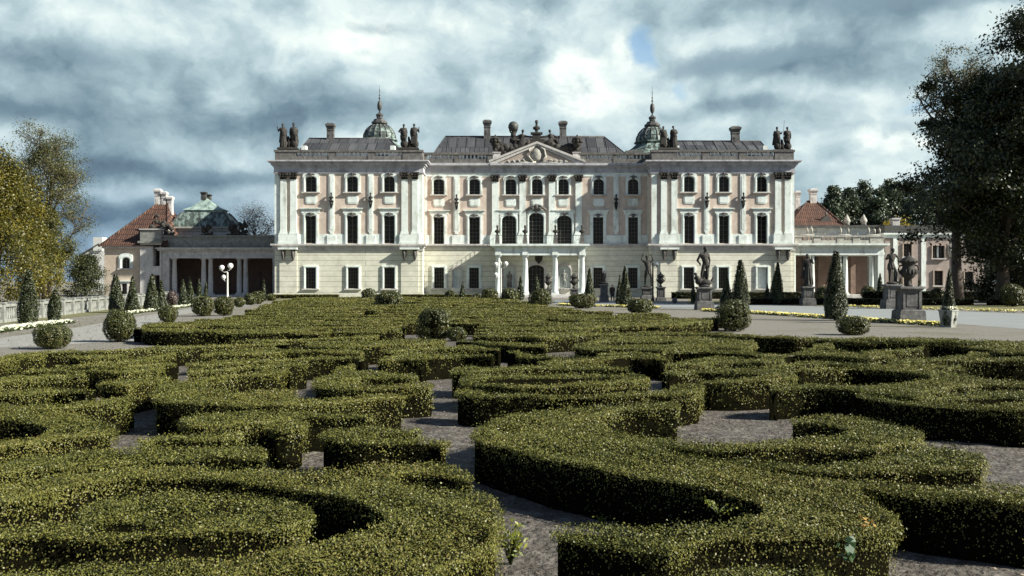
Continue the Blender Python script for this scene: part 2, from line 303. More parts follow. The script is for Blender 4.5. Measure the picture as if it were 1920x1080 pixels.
def fig(H=1.8, la=None, ra=None, drape=None, head=(0, 0), hip=0.03, stride=0.05, face=0, stout=1.0, helmet=False, extra=(), clothed=False):
    """standing figure facing -y; returns primitives, feet at z=0"""
    P = []; k = H / 1.8
    def c(a, b, r0, r1): P.append(('c', a, b, r0, r1))
    def e(a, r): P.append(('e', a, r))
    hx, hy = head
    e((hip, 0, .96), (.165 * stout, .125 * stout, .14)); c((hip, 0, 1.0), (hip * .3, -.01, 1.22), .13 * stout, .145 * stout)
    e((0, -.01, 1.32), (.185 * stout, .125 * stout, .17)); c((-.16, 0, 1.43), (.16, 0, 1.43), .075, .075)
    c((0, 0, 1.45), (hx * .5, hy * .5 - .01, 1.57), .062, .055)
    e((hx, hy - .02, 1.67), (.082, .1, .12)); c((hx, hy - .11, 1.66), (hx, hy - .125, 1.645), .018, .02); e((hx, hy - .085, 1.60), (.045, .035, .03))
    if helmet: e((hx, hy, 1.73), (.10, .125, .09)); c((hx, hy - .06, 1.82), (hx, hy + .1, 1.80), .03, .03)
    else: e((hx, hy + .02, 1.70), (.098, .105, .105))
    for sgn, arm in ((-1, la), (1, ra)):
        el, hd = arm if arm else ((sgn * .27, .02, 1.17), (sgn * .25, -.08, .93))
        c((sgn * .2, 0, 1.42), el, .062, .048); c(el, hd, .047, .032); e(hd, (.04, .035, .055))
        for q in range(4): c(hd, (hd[0] + sgn * .012 * (q - 1.5), hd[1] - .02, hd[2] - .085 + .006 * abs(q - 1.5)), .016, .012)
        c(hd, (hd[0] - sgn * .05, hd[1] - .035, hd[2] - .03), .016, .012)
    for sgn in (-1, 1):
        fx = sgn * .115 + (stride if sgn > 0 else 0); fy = -.03 if sgn > 0 else .04
        kn = (fx * .95, fy - .05 * (sgn > 0), .52)
        c((hip + sgn * .09, 0, .90), kn, .1 * stout, .066); c(kn, (fx, fy + .02, .1), .064, .042); c((fx, fy + .02, .06), (fx * 1.15, fy - .16, .035), .045, .035)
    if drape == 'skirt':
        n = 9
        for i in range(n):
            a = 2 * math.pi * i / n
            c((hip + .11 * math.cos(a), .1 * math.sin(a), 1.0), (hip + .24 * math.cos(a + .2), .2 * math.sin(a + .2), .06), .06, .055)
    if drape == 'loin':
        for i in range(8):
            a = 2 * math.pi * i / 8
            c((hip + .12 * math.cos(a), .1 * math.sin(a), .98), (hip + .15 * math.cos(a + .3), .13 * math.sin(a + .3), .74), .05, .05)
    if drape in ('cloak', 'skirt'):
        for i in range(5):
            x = -.2 + .1 * i; c((x * .8, .09, 1.43), (x * 1.35, .2, .25 + .1 * abs(i - 2)), .055, .07)
    if drape == 'robe':
        c((-.15, -.06, 1.40), (.2, -.1, 1.0), .05, .06)
        for i in range(6): c((.2 - .06 * i, -.09, 1.02), (.16 - .075 * i, -.12, .3), .05, .05)
        for i in range(4): c((-.15 + .1 * i, .08, 1.40), (-.2 + .13 * i, .17, .15), .055, .07)
    out = []
    for p in P + list(extra):
        if p[0] == 'e': out.append(('e', tuple(x * k for x in p[1]), tuple(x * k for x in p[2])))
        else: out.append(('c', tuple(x * k for x in p[1]), tuple(x * k for x in p[2]), p[3] * k, p[4] * k))
    if face:
        cs, sn = math.cos(face), math.sin(face)
        rt = lambda p: (p[0] * cs - p[1] * sn, p[0] * sn + p[1] * cs, p[2])
        out = [('e', rt(p[1]), p[2]) if p[0] == 'e' else ('c', rt(p[1]), rt(p[2]), p[3], p[4]) for p in out]
    return out
def shift(prims, d):
    ad = lambda p: (p[0] + d[0], p[1] + d[1], p[2] + d[2])
    return [('e', ad(p[1]), p[2]) if p[0] == 'e' else ('c', ad(p[1]), ad(p[2]), p[3], p[4]) for p in prims]
def bust_prims(h):
    k = h / 0.75
    P = [('e', (0, -.02, .60), (.085, .1, .12)), ('e', (0, .01, .65), (.1, .11, .1)), ('c', (0, 0, .35), (0, -.01, .52), .075, .06),
         ('e', (0, 0, .27), (.23, .13, .13)), ('c', (0, 0, .22), (0, 0, .06), .13, .07), ('e', (0, 0, .03), (.11, .1, .03)), ('c', (0, -.1, .60), (0, -.125, .585), .018, .02)]
    return [('e', tuple(x * k for x in p[1]), tuple(x * k for x in p[2])) if p[0] == 'e' else ('c', tuple(x * k for x in p[1]), tuple(x * k for x in p[2]), p[3] * k, p[4] * k) for p in P]
def urn_prof(h, r):
    return [(r * .42, 0), (r * .45, h * .04), (r * .25, h * .09), (r * .18, h * .16), (r * .26, h * .20), (r * .62, h * .27), (r * .82, h * .38), (r * .80, h * .46), (r * .66, h * .56),
            (r * .62, h * .62), (r * .78, h * .68), (r * 1.0, h * .71), (r * 1.0, h * .745), (r * .72, h * .78), (r * .5, h * .84), (r * .2, h * .89), (r * .12, h * .92), (r * .18, h * .95), (r * .1, h * .99), (0.01, h)]
# ================================================================== PALACE
YW, YC = 121.875, 124.6
PAL = thing('palace', 'long three storey palace in pink and white stucco with two green domes', 'palace', (2.8, YC, 0))
def path_open(x0, x1, z0, zs, rise, n=10):
    P = [(x0, z0), (x0, zs)]
    if rise > 0:
        P += [(x0 + (x1 - x0) * (1 - math.cos(math.pi * i / n)) / 2, zs + rise * math.sin(math.pi * i / n)) for i in range(1, n)]
    else: P += [(x0 + (x1 - x0) * i / n, zs) for i in range(1, n)]
    return P + [(x1, zs), (x1, z0)]
def wall_grid(mb, x0, x1, z0, z1, ops, yf, th):
    xs = sorted({x0, x1} | {o[0] for o in ops} | {o[1] for o in ops}); zs = sorted({z0, z1} | {o[2] for o in ops} | {o[3] for o in ops})
    xs = [x for x in xs if x0 <= x <= x1]; zs = [z for z in zs if z0 <= z <= z1]
    hole = lambda i, j: any(o[0] - 1e-6 <= (xs[i] + xs[i + 1]) / 2 <= o[1] + 1e-6 and o[2] <= (zs[j] + zs[j + 1]) / 2 <= o[3] for o in ops)
    nx, nz = len(xs) - 1, len(zs) - 1
    H = [[hole(i, j) for j in range(nz)] for i in range(nx)]
    for i in range(nx):
        for j in range(nz):
            if H[i][j]: continue
            a, b, c, d = xs[i], xs[i + 1], zs[j], zs[j + 1]
            for y in (yf, yf + th): mb.add([(a, y, c), (b, y, c), (b, y, d), (a, y, d)], [(0, 1, 2, 3)])
            if i == 0 or H[i - 1][j]: mb.add([(a, yf, c), (a, yf + th, c), (a, yf + th, d), (a, yf, d)], [(0, 1, 2, 3)])
            if i == nx - 1 or H[i + 1][j]: mb.add([(b, yf, c), (b, yf + th, c), (b, yf + th, d), (b, yf, d)], [(0, 1, 2, 3)])
            if j == 0 or H[i][j - 1]: mb.add([(a, yf, c), (b, yf, c), (b, yf + th, c), (a, yf + th, c)], [(0, 1, 2, 3)])
            if j == nz - 1 or H[i][j + 1]: mb.add([(a, yf, d), (b, yf, d), (b, yf + th, d), (a, yf + th, d)], [(0, 1, 2, 3)])
def window(root, x0, x1, z0, z1, y, rise=0, fw=0.32, hood=None, sill=True, key=True, blind=False, ears=False, bars=(2, 5), m=None, name='window'):
    """surround mesh (the window) > pane, sash, sill, hood, keystone"""
    zs = z1 - rise; cx = (x0 + x1) / 2
    inn = path_open(x0, x1, z0, zs, rise)
    out = path_open(x0 - fw, x1 + fw, z0 - (0.0 if not sill else 0.02), zs + fw * .9 + (.16 if rise else 0), rise * 1.15)
    mb = MB(); mb.strip(inn, out, y - 0.13, y + 0.32)
    inn2 = path_open(x0 - .09, x1 + .09, z0, zs + .08, rise); out2 = path_open(x0 - fw * .6, x1 + fw * .6, z0, zs + fw * .6, rise * 1.1)
    mb.strip(inn2, out2, y - 0.17, y - 0.10)
    w = mb.build(name, m or M_WHITE, root)
    pts = path_open(x0, x1, z0, zs, rise)
    p = MB(); p.add([(a, y + .24, b) for a, b in pts], [tuple(range(len(pts)))]); p.build('blind_panel' if blind else 'pane', M_WHITE if blind else M_GLASS, w)
    if not blind:
        s = MB(); t = .035
        for i in range(bars[0] + 1):
            x = x0 + (x1 - x0) * i / bars[0]; tt = .05 if i in (0, bars[0]) or bars[0] == 2 and i == 1 else .022
            s.box(max(x0, x - tt), min(x1, x + tt), y + .18, y + .225, z0, z1 - (rise if i in (0, bars[0]) else .03))
        for j in range(bars[1] + 1):
            z = z0 + (zs - z0) * j / bars[1]; s.box(x0, x1, y + .19, y + .22, z - .02, z + .02)
        s.build('sash', M_SASH, w)
    if sill: MB().box(x0 - fw - .12, x1 + fw + .12, y - .30, y + .1, z0 - .16, z0 - .025).build('sill', M_GREYST, w)
    if hood:
        zt = hood; h = MB(); h.box(x0 - fw - .15, x1 + fw + .15, y - .14, y + .1, min(zt - .3, z1 + .12 if rise else zs + fw * .92), zt - .22)
        h.box(x0 - fw - .35, x1 + fw + .35, y - .30, y + .1, zt - .10, zt); h.box(x0 - fw - .22, x1 + fw + .22, y - .22, y + .1, zt - .22, zt - .103)
        h.build('hood', M_WHITE, w)
    if key:
        k = MB(); zt = z1 + fw * .55
        k.taper(cx, y - .14, z1 - .1, zt + .2, .13, .12, .2, .15)
        for q in (-1, 1): k.tube([(cx + q * .12, y - .2, zt), (cx + q * .32, y - .19, zt + .12), (cx + q * .5, y - .17, zt - .03)], [.08, .07, .03], 6)
        k.ball((cx, y - .22, zt + .12), .13, 8, 5)
        k.build('keystone', M_DIRTY, w)
    return w
def pilaster(root, x0, x1, zb, zt, y, cap=True, proud=.2):
    mb = MB(); mb.box(x0, x1, y - proud, y + .05, zb + .42, zt)
    mb.box(x0 - .06, x1 + .06, y - proud - .06, y + .05, zb + .2, zb + .417); mb.box(x0 - .14, x1 + .14, y - proud - .12, y + .05, zb, zb + .197)
    p = mb.build('pilaster', M_WHITE, root)
    if cap:
        c = MB(); cx = (x0 + x1) / 2; hw = (x1 - x0) / 2; rnd = random.Random(int(cx * 100))
        c.taper(cx, y - proud / 2, zt + .003, zt + .68, hw * .92, proud / 2 + .04, hw * 1.15, proud / 2 + .16)
        c.box(cx - hw * 1.4, cx + hw * 1.4, y - proud - .24, y + .03, zt + .683, zt + .84)
        for row, (zz, n, d) in enumerate(((.1, 4, .07), (.33, 3, .13))):
            for i in range(n):
                xx = cx - hw * .85 + (2 * hw * .85) * i / (n - 1)
                c.tube([(xx, y - proud - .02, zt + zz - .06), (xx, y - proud - d - .04, zt + zz + .16), (xx, y - proud - d - .16, zt + zz + .2), (xx, y - proud - d - .15, zt + zz + .1)], [.1, .09, .06, .03], 5)
        for q in (-1, 1): c.ball((cx + q * hw * 1.12, y - proud - .2, zt + .56), (.15, .12, .15), 8, 5)
        c.build('capital', M_DARKST, p)
    return p
def panel8(root, x0, x1, z0, z1, y):
    c = .16; pts = [(x0 + c, z0), (x1 - c, z0), (x1, z0 + c), (x1, z1 - c), (x1 - c, z1), (x0 + c, z1), (x0, z1 - c), (x0, z0 + c)]
    mb = MB(); mb.prism(pts, y - .07, y + .05); k = .12
    pts2 = [(x0 + c + k * .5, z0 + k), (x1 - c - k * .5, z0 + k), (x1 - k, z0 + c + k * .5), (x1 - k, z1 - c - k * .5), (x1 - c - k * .5, z1 - k), (x0 + c + k * .5, z1 - k), (x0 + k, z1 - c - k * .5), (x0 + k, z0 + c + k * .5)]
    mb.prism(pts2, y - .10, y - .06)
    mb.build('wall_panel', M_WHITE, root)
def lesene(root, x0, x1, zb, zt, y):
    mb = MB(); c = (x1 - x0) * .22
    mb.prism([(x0 + c, zb), (x1 - c, zb), (x1 - c, zb + .18), (x1, zb + .35), (x1, zt - .1), (x0, zt - .1), (x0, zb + .35), (x0 + c, zb + .18)], y - .10, y + .05)
    mb.box(x0 + .14, x1 - .14, y - .13, y - .09, zb + .5, zt - .4)
    mb.build('lesene', M_WHITE, root)
def console(root, x, z0, z1, y, m=None, w=.24, d=.55, nm='console'):
    mb = MB(); h = z1 - z0
    mb.prism([(x - w, z1), (x + w, z1), (x + w * .9, z0 + h * .55), (x + w * .45, z0 + h * .15), (x, z0), (x - w * .45, z0 + h * .15), (x - w * .9, z0 + h * .55)], y - d * .45, y + .04)
    mb.box(x - w * 1.25, x + w * 1.25, y - d, y + .04, z1 + .003, z1 + .11)
    mb.tube([(x, y - d * .75, z1 - .08), (x, y - d * .8, z1 - h * .3), (x, y - d * .45, z1 - h * .6), (x, y - d * .3, z0 + .05)], [w * .55, w * .6, w * .4, w * .25], 7)
    return mb.build(nm, m or M_DIRTY, root)
def entablature(root, x0, x1, y, z0, zf, zt, depth, ends=(1, 1), nm='cornice'):
    """architrave, frieze, projecting cornice, stepped; ends: does the profile return on each side"""
    mb = MB(); l, r = ends
    for (a, b, p) in ((z0, z0 + .16, .14), (z0 + .163, zf - .2, .08), (zf - .197, zf, .2), (zf + .003, zf + .28, .38), (zf + .283, zt - .16, .62), (zt - .157, zt, .74)):
        mb.box(x0 - p * l, x1 + p * r, y - p, y + depth, a, b)
    return mb.build(nm, M_CORN, root)
def balustrade(root, spans, solids, y, z0, z1, depth=.5, m=None, pale=None):
    """one mesh: plinth course, rail, balusters in the spans, solid dies elsewhere"""
    mb = MB(); xa = min(s[0] for s in spans + solids); xb = max(s[1] for s in spans + solids); h = z1 - z0
    zb, zr = z0 + h * .42, z1 - h * .2
    mb.box(xa, xb, y, y + depth, z0, zb)
    mb.box(xa - .12, xb + .12, y - .14, y + depth + .1, zr, z1)
    for a, b in solids: mb.box(a, b, y - .06, y + depth + .02, z0 + .003, zr - .003)
    nf = len(mb.f)
    for a, b in spans:
        n = max(3, int(round((b - a) / .46)))
        for i in range(n):
            x = a + (b - a) * (i + .5) / n; q = zr - zb
            mb.lathe(x, y + depth / 2, [(.12, zb), (.12, zb + q * .12), (.07, zb + q * .2), (.155, zb + q * .48), (.07, zb + q * .82), (.12, zb + q * .9), (.12, zr)], 8)
    o = mb.build('balustrade', m or M_DIRTY, root); o.data.materials.append(pale or M_WHITE)
    for p in o.data.polygons[nf:]: p.material_index = 1
    return o
def hip_roof(root, xe0, xe1, ye0, ye1, ze, xr0, xr1, zr, m, nm='roof', hole=False):
    ym = (ye0 + ye1) / 2
    mb = MB(); V = [(xe0, ye0, ze), (xe1, ye0, ze), (xe1, ye1, ze), (xe0, ye1, ze), (xr0, ym, zr), (xr1, ym, zr)]
    mb.add(V, [(0, 1, 5, 4), (1, 2, 5), (2, 3, 4, 5), (3, 0, 4), (3, 2, 1, 0)])
    if m is M_ROOF:       # standing seams
        n = int((xe1 - xe0) / 1.15)
        for i in range(1, n):
            x = xe0 + (xe1 - xe0) * i / n
            t = 1.0
            if x < xr0: t = (x - xe0) / (xr0 - xe0)
            if x > xr1: t = (xe1 - x) / (xe1 - xr1)
            mb.tube([(x, ye0, ze + .03), (x, ye0 + (ym - ye0) * t, ze + (zr - ze) * t + .03)], [.04, .04], 4, False)
        mb.tube([(xr0, ym, zr + .03), (xr1, ym, zr + .03)], [.1, .1], 6)
        for a, b in ((0, 4), (1, 5)): mb.tube([V[a], V[b]], [.07, .07], 6)
    else:
        for a, b in ((0, 4), (1, 5), (4, 5)): mb.tube([V[a], V[b]], [.13, .13], 6)
    return mb.build(nm, m, root)
def chimney(root, x0, x1, y, z0, z1, m=None, nm='chimney', d=None):
    mb = MB(); cx = (x0 + x1) / 2; hw = (x1 - x0) / 2 * .72; d = d or hw
    h = z1 - z0
    mb.taper(cx, y, z0, z0 + h * .66, hw * 1.15, d * 1.15, hw, d)
    mb.box(cx - hw * .5, cx + hw * .5, y - d * 1.13, y, z0 + h * .2, z0 + h * .52)
    mb.box(cx - hw * 1.12, cx + hw * 1.12, y - d * 1.12, y + d * 1.12, z0 + h * .663, z0 + h * .72)
    mb.taper(cx, y, z0 + h * .723, z0 + h * .86, hw * 1.0, d, hw * 1.35, d * 1.35)
    mb.box(cx - hw * 1.45, cx + hw * 1.45, y - d * 1.45, y + d * 1.45, z0 + h * .863, z0 + h * .95)
    mb.taper(cx, y, z0 + h * .953, z1, hw * 1.2, d * 1.2, hw * .9, d * .9)
    c = mb.build(nm, m or M_PLINTH, root)
    return c

S = 16.0
wx = lambda px: (px - 960) / S
wz = lambda py: (558 - py) / S
BUSTS = []
def wing(cfg):
    x0, x1 = wx(cfg['x'][0]), wx(cfg['x'][1]); y = YW; root = PAL
    ops_lo, ops_hi = [], []
    for (a, b), bl in zip(cfg['ground'], cfg['blind']): ops_lo.append((wx(a), wx(b), wz(541), wz(502)))
    for a, b in cfg['main']: ops_hi.append((wx(a), wx(b), wz(456), wz(405)))
    for a, b in cfg['top']: ops_hi.append((wx(a), wx(b), wz(359.7), wz(330.7)))
    lo = MB(); wall_grid(lo, x0, x1, 0, 5.85, ops_lo, y, .5)
    iy = YW + 20
    lo.box(x0, x0 + .5, y + .503, iy, 0, 5.85); lo.box(x1 - .5, x1, y + .503, iy, 0, 5.85); lo.box(x0, x1, iy + .003, iy + .5, 0, 5.85)
    for a, b in cfg['quoin']: lo.box(wx(a), wx(b), y - .12, y - .003, 0, 5.84)
    lo.box(x0 - .1, x1 + .1, y - .17, y - .125, 0, .55)
    lo.build('ground_floor_wall', M_CREAM, root)
    hi = MB(); wall_grid(hi, x0, x1, 6.303, 14.55, ops_hi, y, .5)
    hi.box(x0, x0 + .5, y + .503, iy, 6.303, 14.55); hi.box(x1 - .5, x1, y + .503, iy, 6.303, 14.55); hi.box(x0, x1, iy + .003, iy + .5, 6.303, 14.55)
    hi.build('upper_wall', M_PINK, root)
    # white frames of the pink fields: corner strips, dado, top band
    fr = MB()
    mx = cfg['main']
    edges = [x0] + [v for a, b in mx for v in (wx(a) - .32, wx(b) + .32)] + [x1]
    for i in range(0, len(edges), 2): fr.box(edges[i] + .003, edges[i + 1] - .003, y - .055, y - .003, 6.306, wz(439))
    fr.box(x0, x0 + .62, y - .052, y - .003, wz(439) + .003, 14.5); fr.box(x1 - .62, x1, y - .052, y - .003, wz(439) + .003, 14.5)
    fr.box(x0 + .623, x1 - .623, y - .05, y - .003, wz(327), 14.5)
    fr.build('dado_band', M_WHITE, root)
    sc_ = MB()
    for a, b, p in ((5.5, 5.85, .1), (5.853, 6.1, .22), (6.103, 6.3, .42)): sc_.box(x0 - p, x1 + p, y - p, y + 1.2, a, b)
    sc_.build('string_course', M_GREYST, root)
    for a, b in cfg['pil']: pilaster(root, wx(a), wx(b), wz(440), wz(336.5), y)
    pd = MB()
    for i in range(0, 4, 2):
        a, b = wx(cfg['pil'][i][0]) - .2, wx(cfg['pil'][i + 1][1]) + .2
        pd.box(a, b, y - .33, y - .058, 6.306, wz(440.2)); pd.box(a - .06, b + .06, y - .38, y - .058, 6.303, 6.55)
    pd.build('pilaster_pedestal', M_WHITE, root)
    for i in range(0, 4, 2):
        a, b = cfg['pil'][i], cfg['pil'][i + 1]
        sl = MB().box(wx(a[0]) - .15, wx(b[1]) + .15, y - .75, y + .02, wz(468), wz(464.5)).build('bracket_slab', M_WHITE, root)
        for q in (a, b): console(sl, wx((q[0] + q[1]) / 2), wz(489), wz(469), y - .12, m=M_DIRTY, w=.26, d=.5, nm='bracket')
    for a, b in cfg['les']:
        lesene(root, wx(a), wx(b), wz(438.5), wz(324), y)
        MB().box(wx(a) - .2, wx(b) + .2, y - .16, y - .058, 6.306, wz(441)).build('lesene_pedestal', M_WHITE, root)
        console(root, wx((a + b) / 2), wz(391), wz(378), y, m=M_DARKST, w=.2, d=.55)
        BUSTS.append((wx((a + b) / 2), y - .33, wz(378) + .115))
    for (a, b) in cfg['top']:
        window(root, wx(a), wx(b), wz(359.7), wz(330.7), y, rise=.38, fw=.34, bars=(2, 3))
        panel8(root, wx(a) - .03, wx(b) + .1, wz(382), wz(367), y)
    for (a, b) in cfg['main']: window(root, wx(a), wx(b), 6.306, wz(405), y, fw=.34, hood=wz(390), sill=False, bars=(2, 6))
    for (a, b), bl in zip(cfg['ground'], cfg['blind']): window(root, wx(a), wx(b), wz(541), wz(502), y, fw=.3, key=False, blind=bl, bars=(4, 6))
    entablature(root, x0, x1, y, 14.553, 15.5, 16.06, 20.5)
    xa, xb = x0 + .05, x1 - .05
    balustrade(root, [(wx(a), wx(b)) for a, b in cfg['bal']], [(wx(a), wx(b)) for a, b in cfg['die']], y + .05, 16.063, wz(281))
    bk = MB(); bk.box(xa, xa + .5, y + .6, iy, 16.063, 17.1); bk.box(xb - .5, xb, y + .6, iy, 16.063, 17.1); bk.build('side_parapet', M_DIRTY, root)
    yr = YW + 9.6; rl, rr = W(cfg['ridge'][0], cfg['ridge'][2], yr), W(cfg['ridge'][1], cfg['ridge'][2], yr)
    e0, e1 = wx(cfg['x'][0]) + 1.5, wx(cfg['x'][1]) - 1.5
    rf = hip_roof(root, e0, e1, YW + 1.4, YW + 17.8, 16.07, rl[0], rr[0], rl[2], M_ROOF)
    hatch = MB()
    for px in cfg['hatch']:
        hx, _, hz = W(px, 278, YW + 3.2); hatch.box(hx - .28, hx + .28, YW + 2.6, YW + 3.6, hz - .3, hz + .25)
    hatch.build('roof_hatch', M_WHITE, rf)
    c = cfg['chim']; a, b = W(c[0], c[3], yr), W(c[1], c[2], yr)
    chimney(rf, a[0], b[0], yr, a[2] - .8, b[2])
wing(dict(x=(515, 792.5), pil=[(526, 537.8), (544.5, 556.6), (753, 764.4), (772.8, 784)], quoin=[(524.5, 557.2), (752, 785)], les=[(616.8, 627), (690, 700.6)],
          top=[(573.3, 593), (651, 670.5), (720.3, 739.6)], main=[(573.4, 592), (651.2, 670.2), (720.5, 739.5)], ground=[(573.4, 592), (652.5, 671.5), (720.5, 739.5)], blind=[0, 0, 0],
          bal=[(555, 616), (628, 690), (702, 755)], die=[(515.6, 555), (616, 628), (690, 702), (755, 792)], ridge=(579, 730, 260), chim=(611.5, 628.5, 231, 262), hatch=(571, 737)))
wing(dict(x=(1221.5, 1489), pil=[(1239, 1250), (1258.6, 1269.5), (1452.8, 1464), (1471, 1482)], quoin=[(1238, 1270), (1452, 1483)], les=[(1320, 1330), (1388, 1398)],
          top=[(1282.4, 1301), (1347.8, 1366), (1419, 1437)], main=[(1283, 1300.6), (1348, 1365.6), (1419.5, 1437)], ground=[(1281.7, 1300), (1347, 1365), (1420, 1438)], blind=[0, 0, 1],
          bal=[(1267, 1317), (1329, 1386), (1398, 1453)], die=[(1222, 1267), (1317, 1329), (1386, 1398), (1453, 1488.5)], ridge=(1263, 1426, 265), chim=(1369, 1388, 237, 268), hatch=(1268, 1433)))
# ---------------------------------------------------------------- centre block
SC = F / YC
cxp = lambda px: (px - 960) / SC
czp = lambda py: CH - (py - HY) / SC
def centre():
    root = PAL; y = YC; x0, x1 = cxp(793.5) - 1.2, cxp(1220.5) + 1.2
    zb = czp(457.5)
    gw = [(814, 832.5), (880, 898), (1112.5, 1130), (1177.5, 1195.5)]
    ops = [(cxp(a), cxp(b), czp(540.5), czp(502)) for a, b in gw] + [(cxp(849), cxp(864), czp(539), czp(502)), (cxp(991), cxp(1020), 0.36, czp(497)), (cxp(945), cxp(966), czp(540), czp(499)), (cxp(1047), cxp(1069), czp(540), czp(499))]
    lo = MB(); wall_grid(lo, x0, x1, 0, zb - .45, ops, y, .5); lo.build('ground_floor_wall', M_CREAM, root)
    MB().box(x0, x1, y + 16, y + 16.5, 0, czp(324)).build('rear_wall', M_PINK, root)
    tops = [(813, 832.5), (880, 899.5), (948, 967.5), (997.5, 1016.7), (1047, 1065.7), (1113, 1132), (1177.5, 1196.7)]
    mains = [(813.7, 832), (880, 899), (1112, 1131), (1178, 1196)]
    french = [(941, 967.5, 404), (992, 1019, 399), (1044.5, 1072, 404)]
    zt = czp(324)
    ops = [(cxp(a), cxp(b), czp(364.5), czp(335.7)) for a, b in tops] + [(cxp(a), cxp(b), zb + .003, czp(407.5)) for a, b in mains] + [(cxp(a), cxp(b), zb + .003, czp(t)) for a, b, t in french]
    hi = MB(); wall_grid(hi, x0, x1, zb, zt, ops, y, .5); hi.build('upper_wall', M_PINK, root)
    scm = MB()
    for a, b, p in ((zb - .447, zb - .2, .1), (zb - .197, zb - .003, .32)): scm.box(x0, x1, y - p, y + 1, a, b)
    scm.build('string_course', M_GREYST, root)
    fr = MB(); al = sorted([(a, b) for a, b in mains] + [(a, b) for a, b, _ in french])
    e = [x0] + [v for a, b in al for v in (cxp(a) - .34, cxp(b) + .34)] + [x1]
    for i in range(0, len(e), 2):
        if e[i + 1] - e[i] > .1: fr.box(e[i] + .003, e[i + 1] - .003, y - .055, y - .003, zb + .003, czp(441))
    fr.box(cxp(793.5), cxp(800), y - .05, y - .003, czp(441) + .003, zt); fr.box(cxp(1214), cxp(1220), y - .05, y - .003, czp(441) + .003, zt)
    fr.box(cxp(800) + .003, cxp(1214) - .003, y - .05, y - .003, czp(331), zt)
    fr.build('dado_band', M_WHITE, root)
    for a, b in tops:
        window(root, cxp(a), cxp(b), czp(364.5), czp(335.7), y, rise=.4, fw=.3, bars=(2, 4)); panel8(root, cxp(a) - .05, cxp(b) + .05, czp(387), czp(372.5), y)
    for a, b in mains: window(root, cxp(a), cxp(b), zb + .006, czp(407.5), y, fw=.36, hood=czp(394), sill=False, bars=(3, 7))
    for i, (a, b, t) in enumerate(french):
        window(root, cxp(a), cxp(b), zb + .006, czp(t), y, rise=.6, fw=.26, hood=None if i == 1 else czp(393.5), sill=False, bars=(4, 7))
    cr = MB(); xm, zm = cxp(1005.5), czp(393)    # carved crest over the middle french window
    for q in (-1, 1):
        cr.tube([(xm, y - .25, zm + .5), (xm + q * .5, y - .28, zm + .42), (xm + q * 1.05, y - .25, zm), (xm + q * 1.3, y - .2, zm - .15)], [.16, .17, .15, .06], 7)
        cr.ball((xm + q * .42, y - .3, zm + .12), (.28, .16, .2), 8, 5)
    cr.ball((xm, y - .32, zm + .35), (.26, .2, .34), 8, 5); cr.build('carved_crest', M_DIRTY, root)
    for a, b in gw: window(root, cxp(a), cxp(b), czp(540.5), czp(502), y, fw=.32, key=False, bars=(4, 6))
    window(root, cxp(849), cxp(864), czp(539), czp(502), y, rise=.55, fw=.12, key=False, blind=True, m=M_GREYST, sill=False, name='blind_niche')
    for a, b in [(922.5, 935), (974, 986), (1029, 1041), (1079, 1091)]:
        pilaster(root, cxp(a), cxp(b), czp(441), czp(341), y)
        MB().box(cxp(a) - .25, cxp(b) + .25, y - .36, y - .058, zb + .003, czp(441.3)).build('pilaster_pedestal', M_WHITE, root)
    for a, b in [(851, 861.5), (1150, 1160)]:
        lesene(root, cxp(a), cxp(b), czp(439), czp(329), y); MB().box(cxp(a) - .2, cxp(b) + .2, y - .16, y - .058, zb + .003, czp(441.5)).build('lesene_pedestal', M_WHITE, root)
        console(root, cxp((a + b) / 2), czp(394), czp(381), y, m=M_DARKST, w=.2, d=.55); BUSTS.append((cxp((a + b) / 2), y - .33, czp(381) + .115))
    z0, zf, zc = zt + .003, czp(312.5), czp(306.5)
    mb = MB()
    for (a, b, p) in ((z0, z0 + .18, .14), (z0 + .183, zf - .12, .08), (zf - .117, zf + .1, .3), (zf + .103, zc, .55)): mb.box(x0, x1, y - p, y + 16.6, a, b)
    mb.box(cxp(919), cxp(1094), y - .62, y - .56, zf + .11, zc - .005)
    mb.build('cornice', M_CORN, root)
    zr = czp(286)
    balustrade(root, [(cxp(801), cxp(916)), (cxp(1093), cxp(1218))], [(cxp(793.5), cxp(801)), (cxp(916), cxp(924)), (cxp(1089), cxp(1093)), (cxp(1218), cxp(1221))], y + .05, zc + .003, zr) if False else None
    for sp, so in (([(cxp(801), cxp(852)), (cxp(858), cxp(914))], [(cxp(793.5), cxp(801)), (cxp(852), cxp(858)), (cxp(914), cxp(924))]), ([(cxp(1098), cxp(1150)), (cxp(1156), cxp(1212))], [(cxp(1088), cxp(1098)), (cxp(1150), cxp(1156)), (cxp(1212), cxp(1220))])):
        balustrade(root, sp, so, y + .05, zc + .003, zr)
    dies = MB()
    for a, b in ((924, 938), (1074, 1088)): dies.box(cxp(a) + .003, cxp(b), y - .05, y + .8, zc + .003, czp(286.5)); dies.box(cxp(a) - .06, cxp(b) + .06, y - .12, y + .87, czp(286.5) + .003, czp(285))
    dies.build('urn_pedestal', M_GREYST, root)
    yr = YC + 8; l, r = W(835, 256, yr), W(1133, 258, yr)
    rf = hip_roof(root, cxp(797), cxp(1200), YC + .9, YC + 15.4, zc + .01, l[0], r[0], l[2], M_ROOF)
    for c in ((905.5, 921.5, 225, 257), (1047.5, 1063.5, 227, 258)):
        a, b = W(c[0], c[3], yr), W(c[1], c[2], yr); chimney(rf, a[0], b[0], yr, a[2] - .8, b[2])
    # pediment
    xm = cxp(1006.5); xl, xr = cxp(917), cxp(1097); zbp, zap = zc + .006, czp(266); hw = (xr - xl) / 2; yp = y - .45
    pd = MB(); pd.prism([(xl + .9, zbp), (xr - .9, zbp), (xm, zap - .62)], yp + .12, y + 4.5)
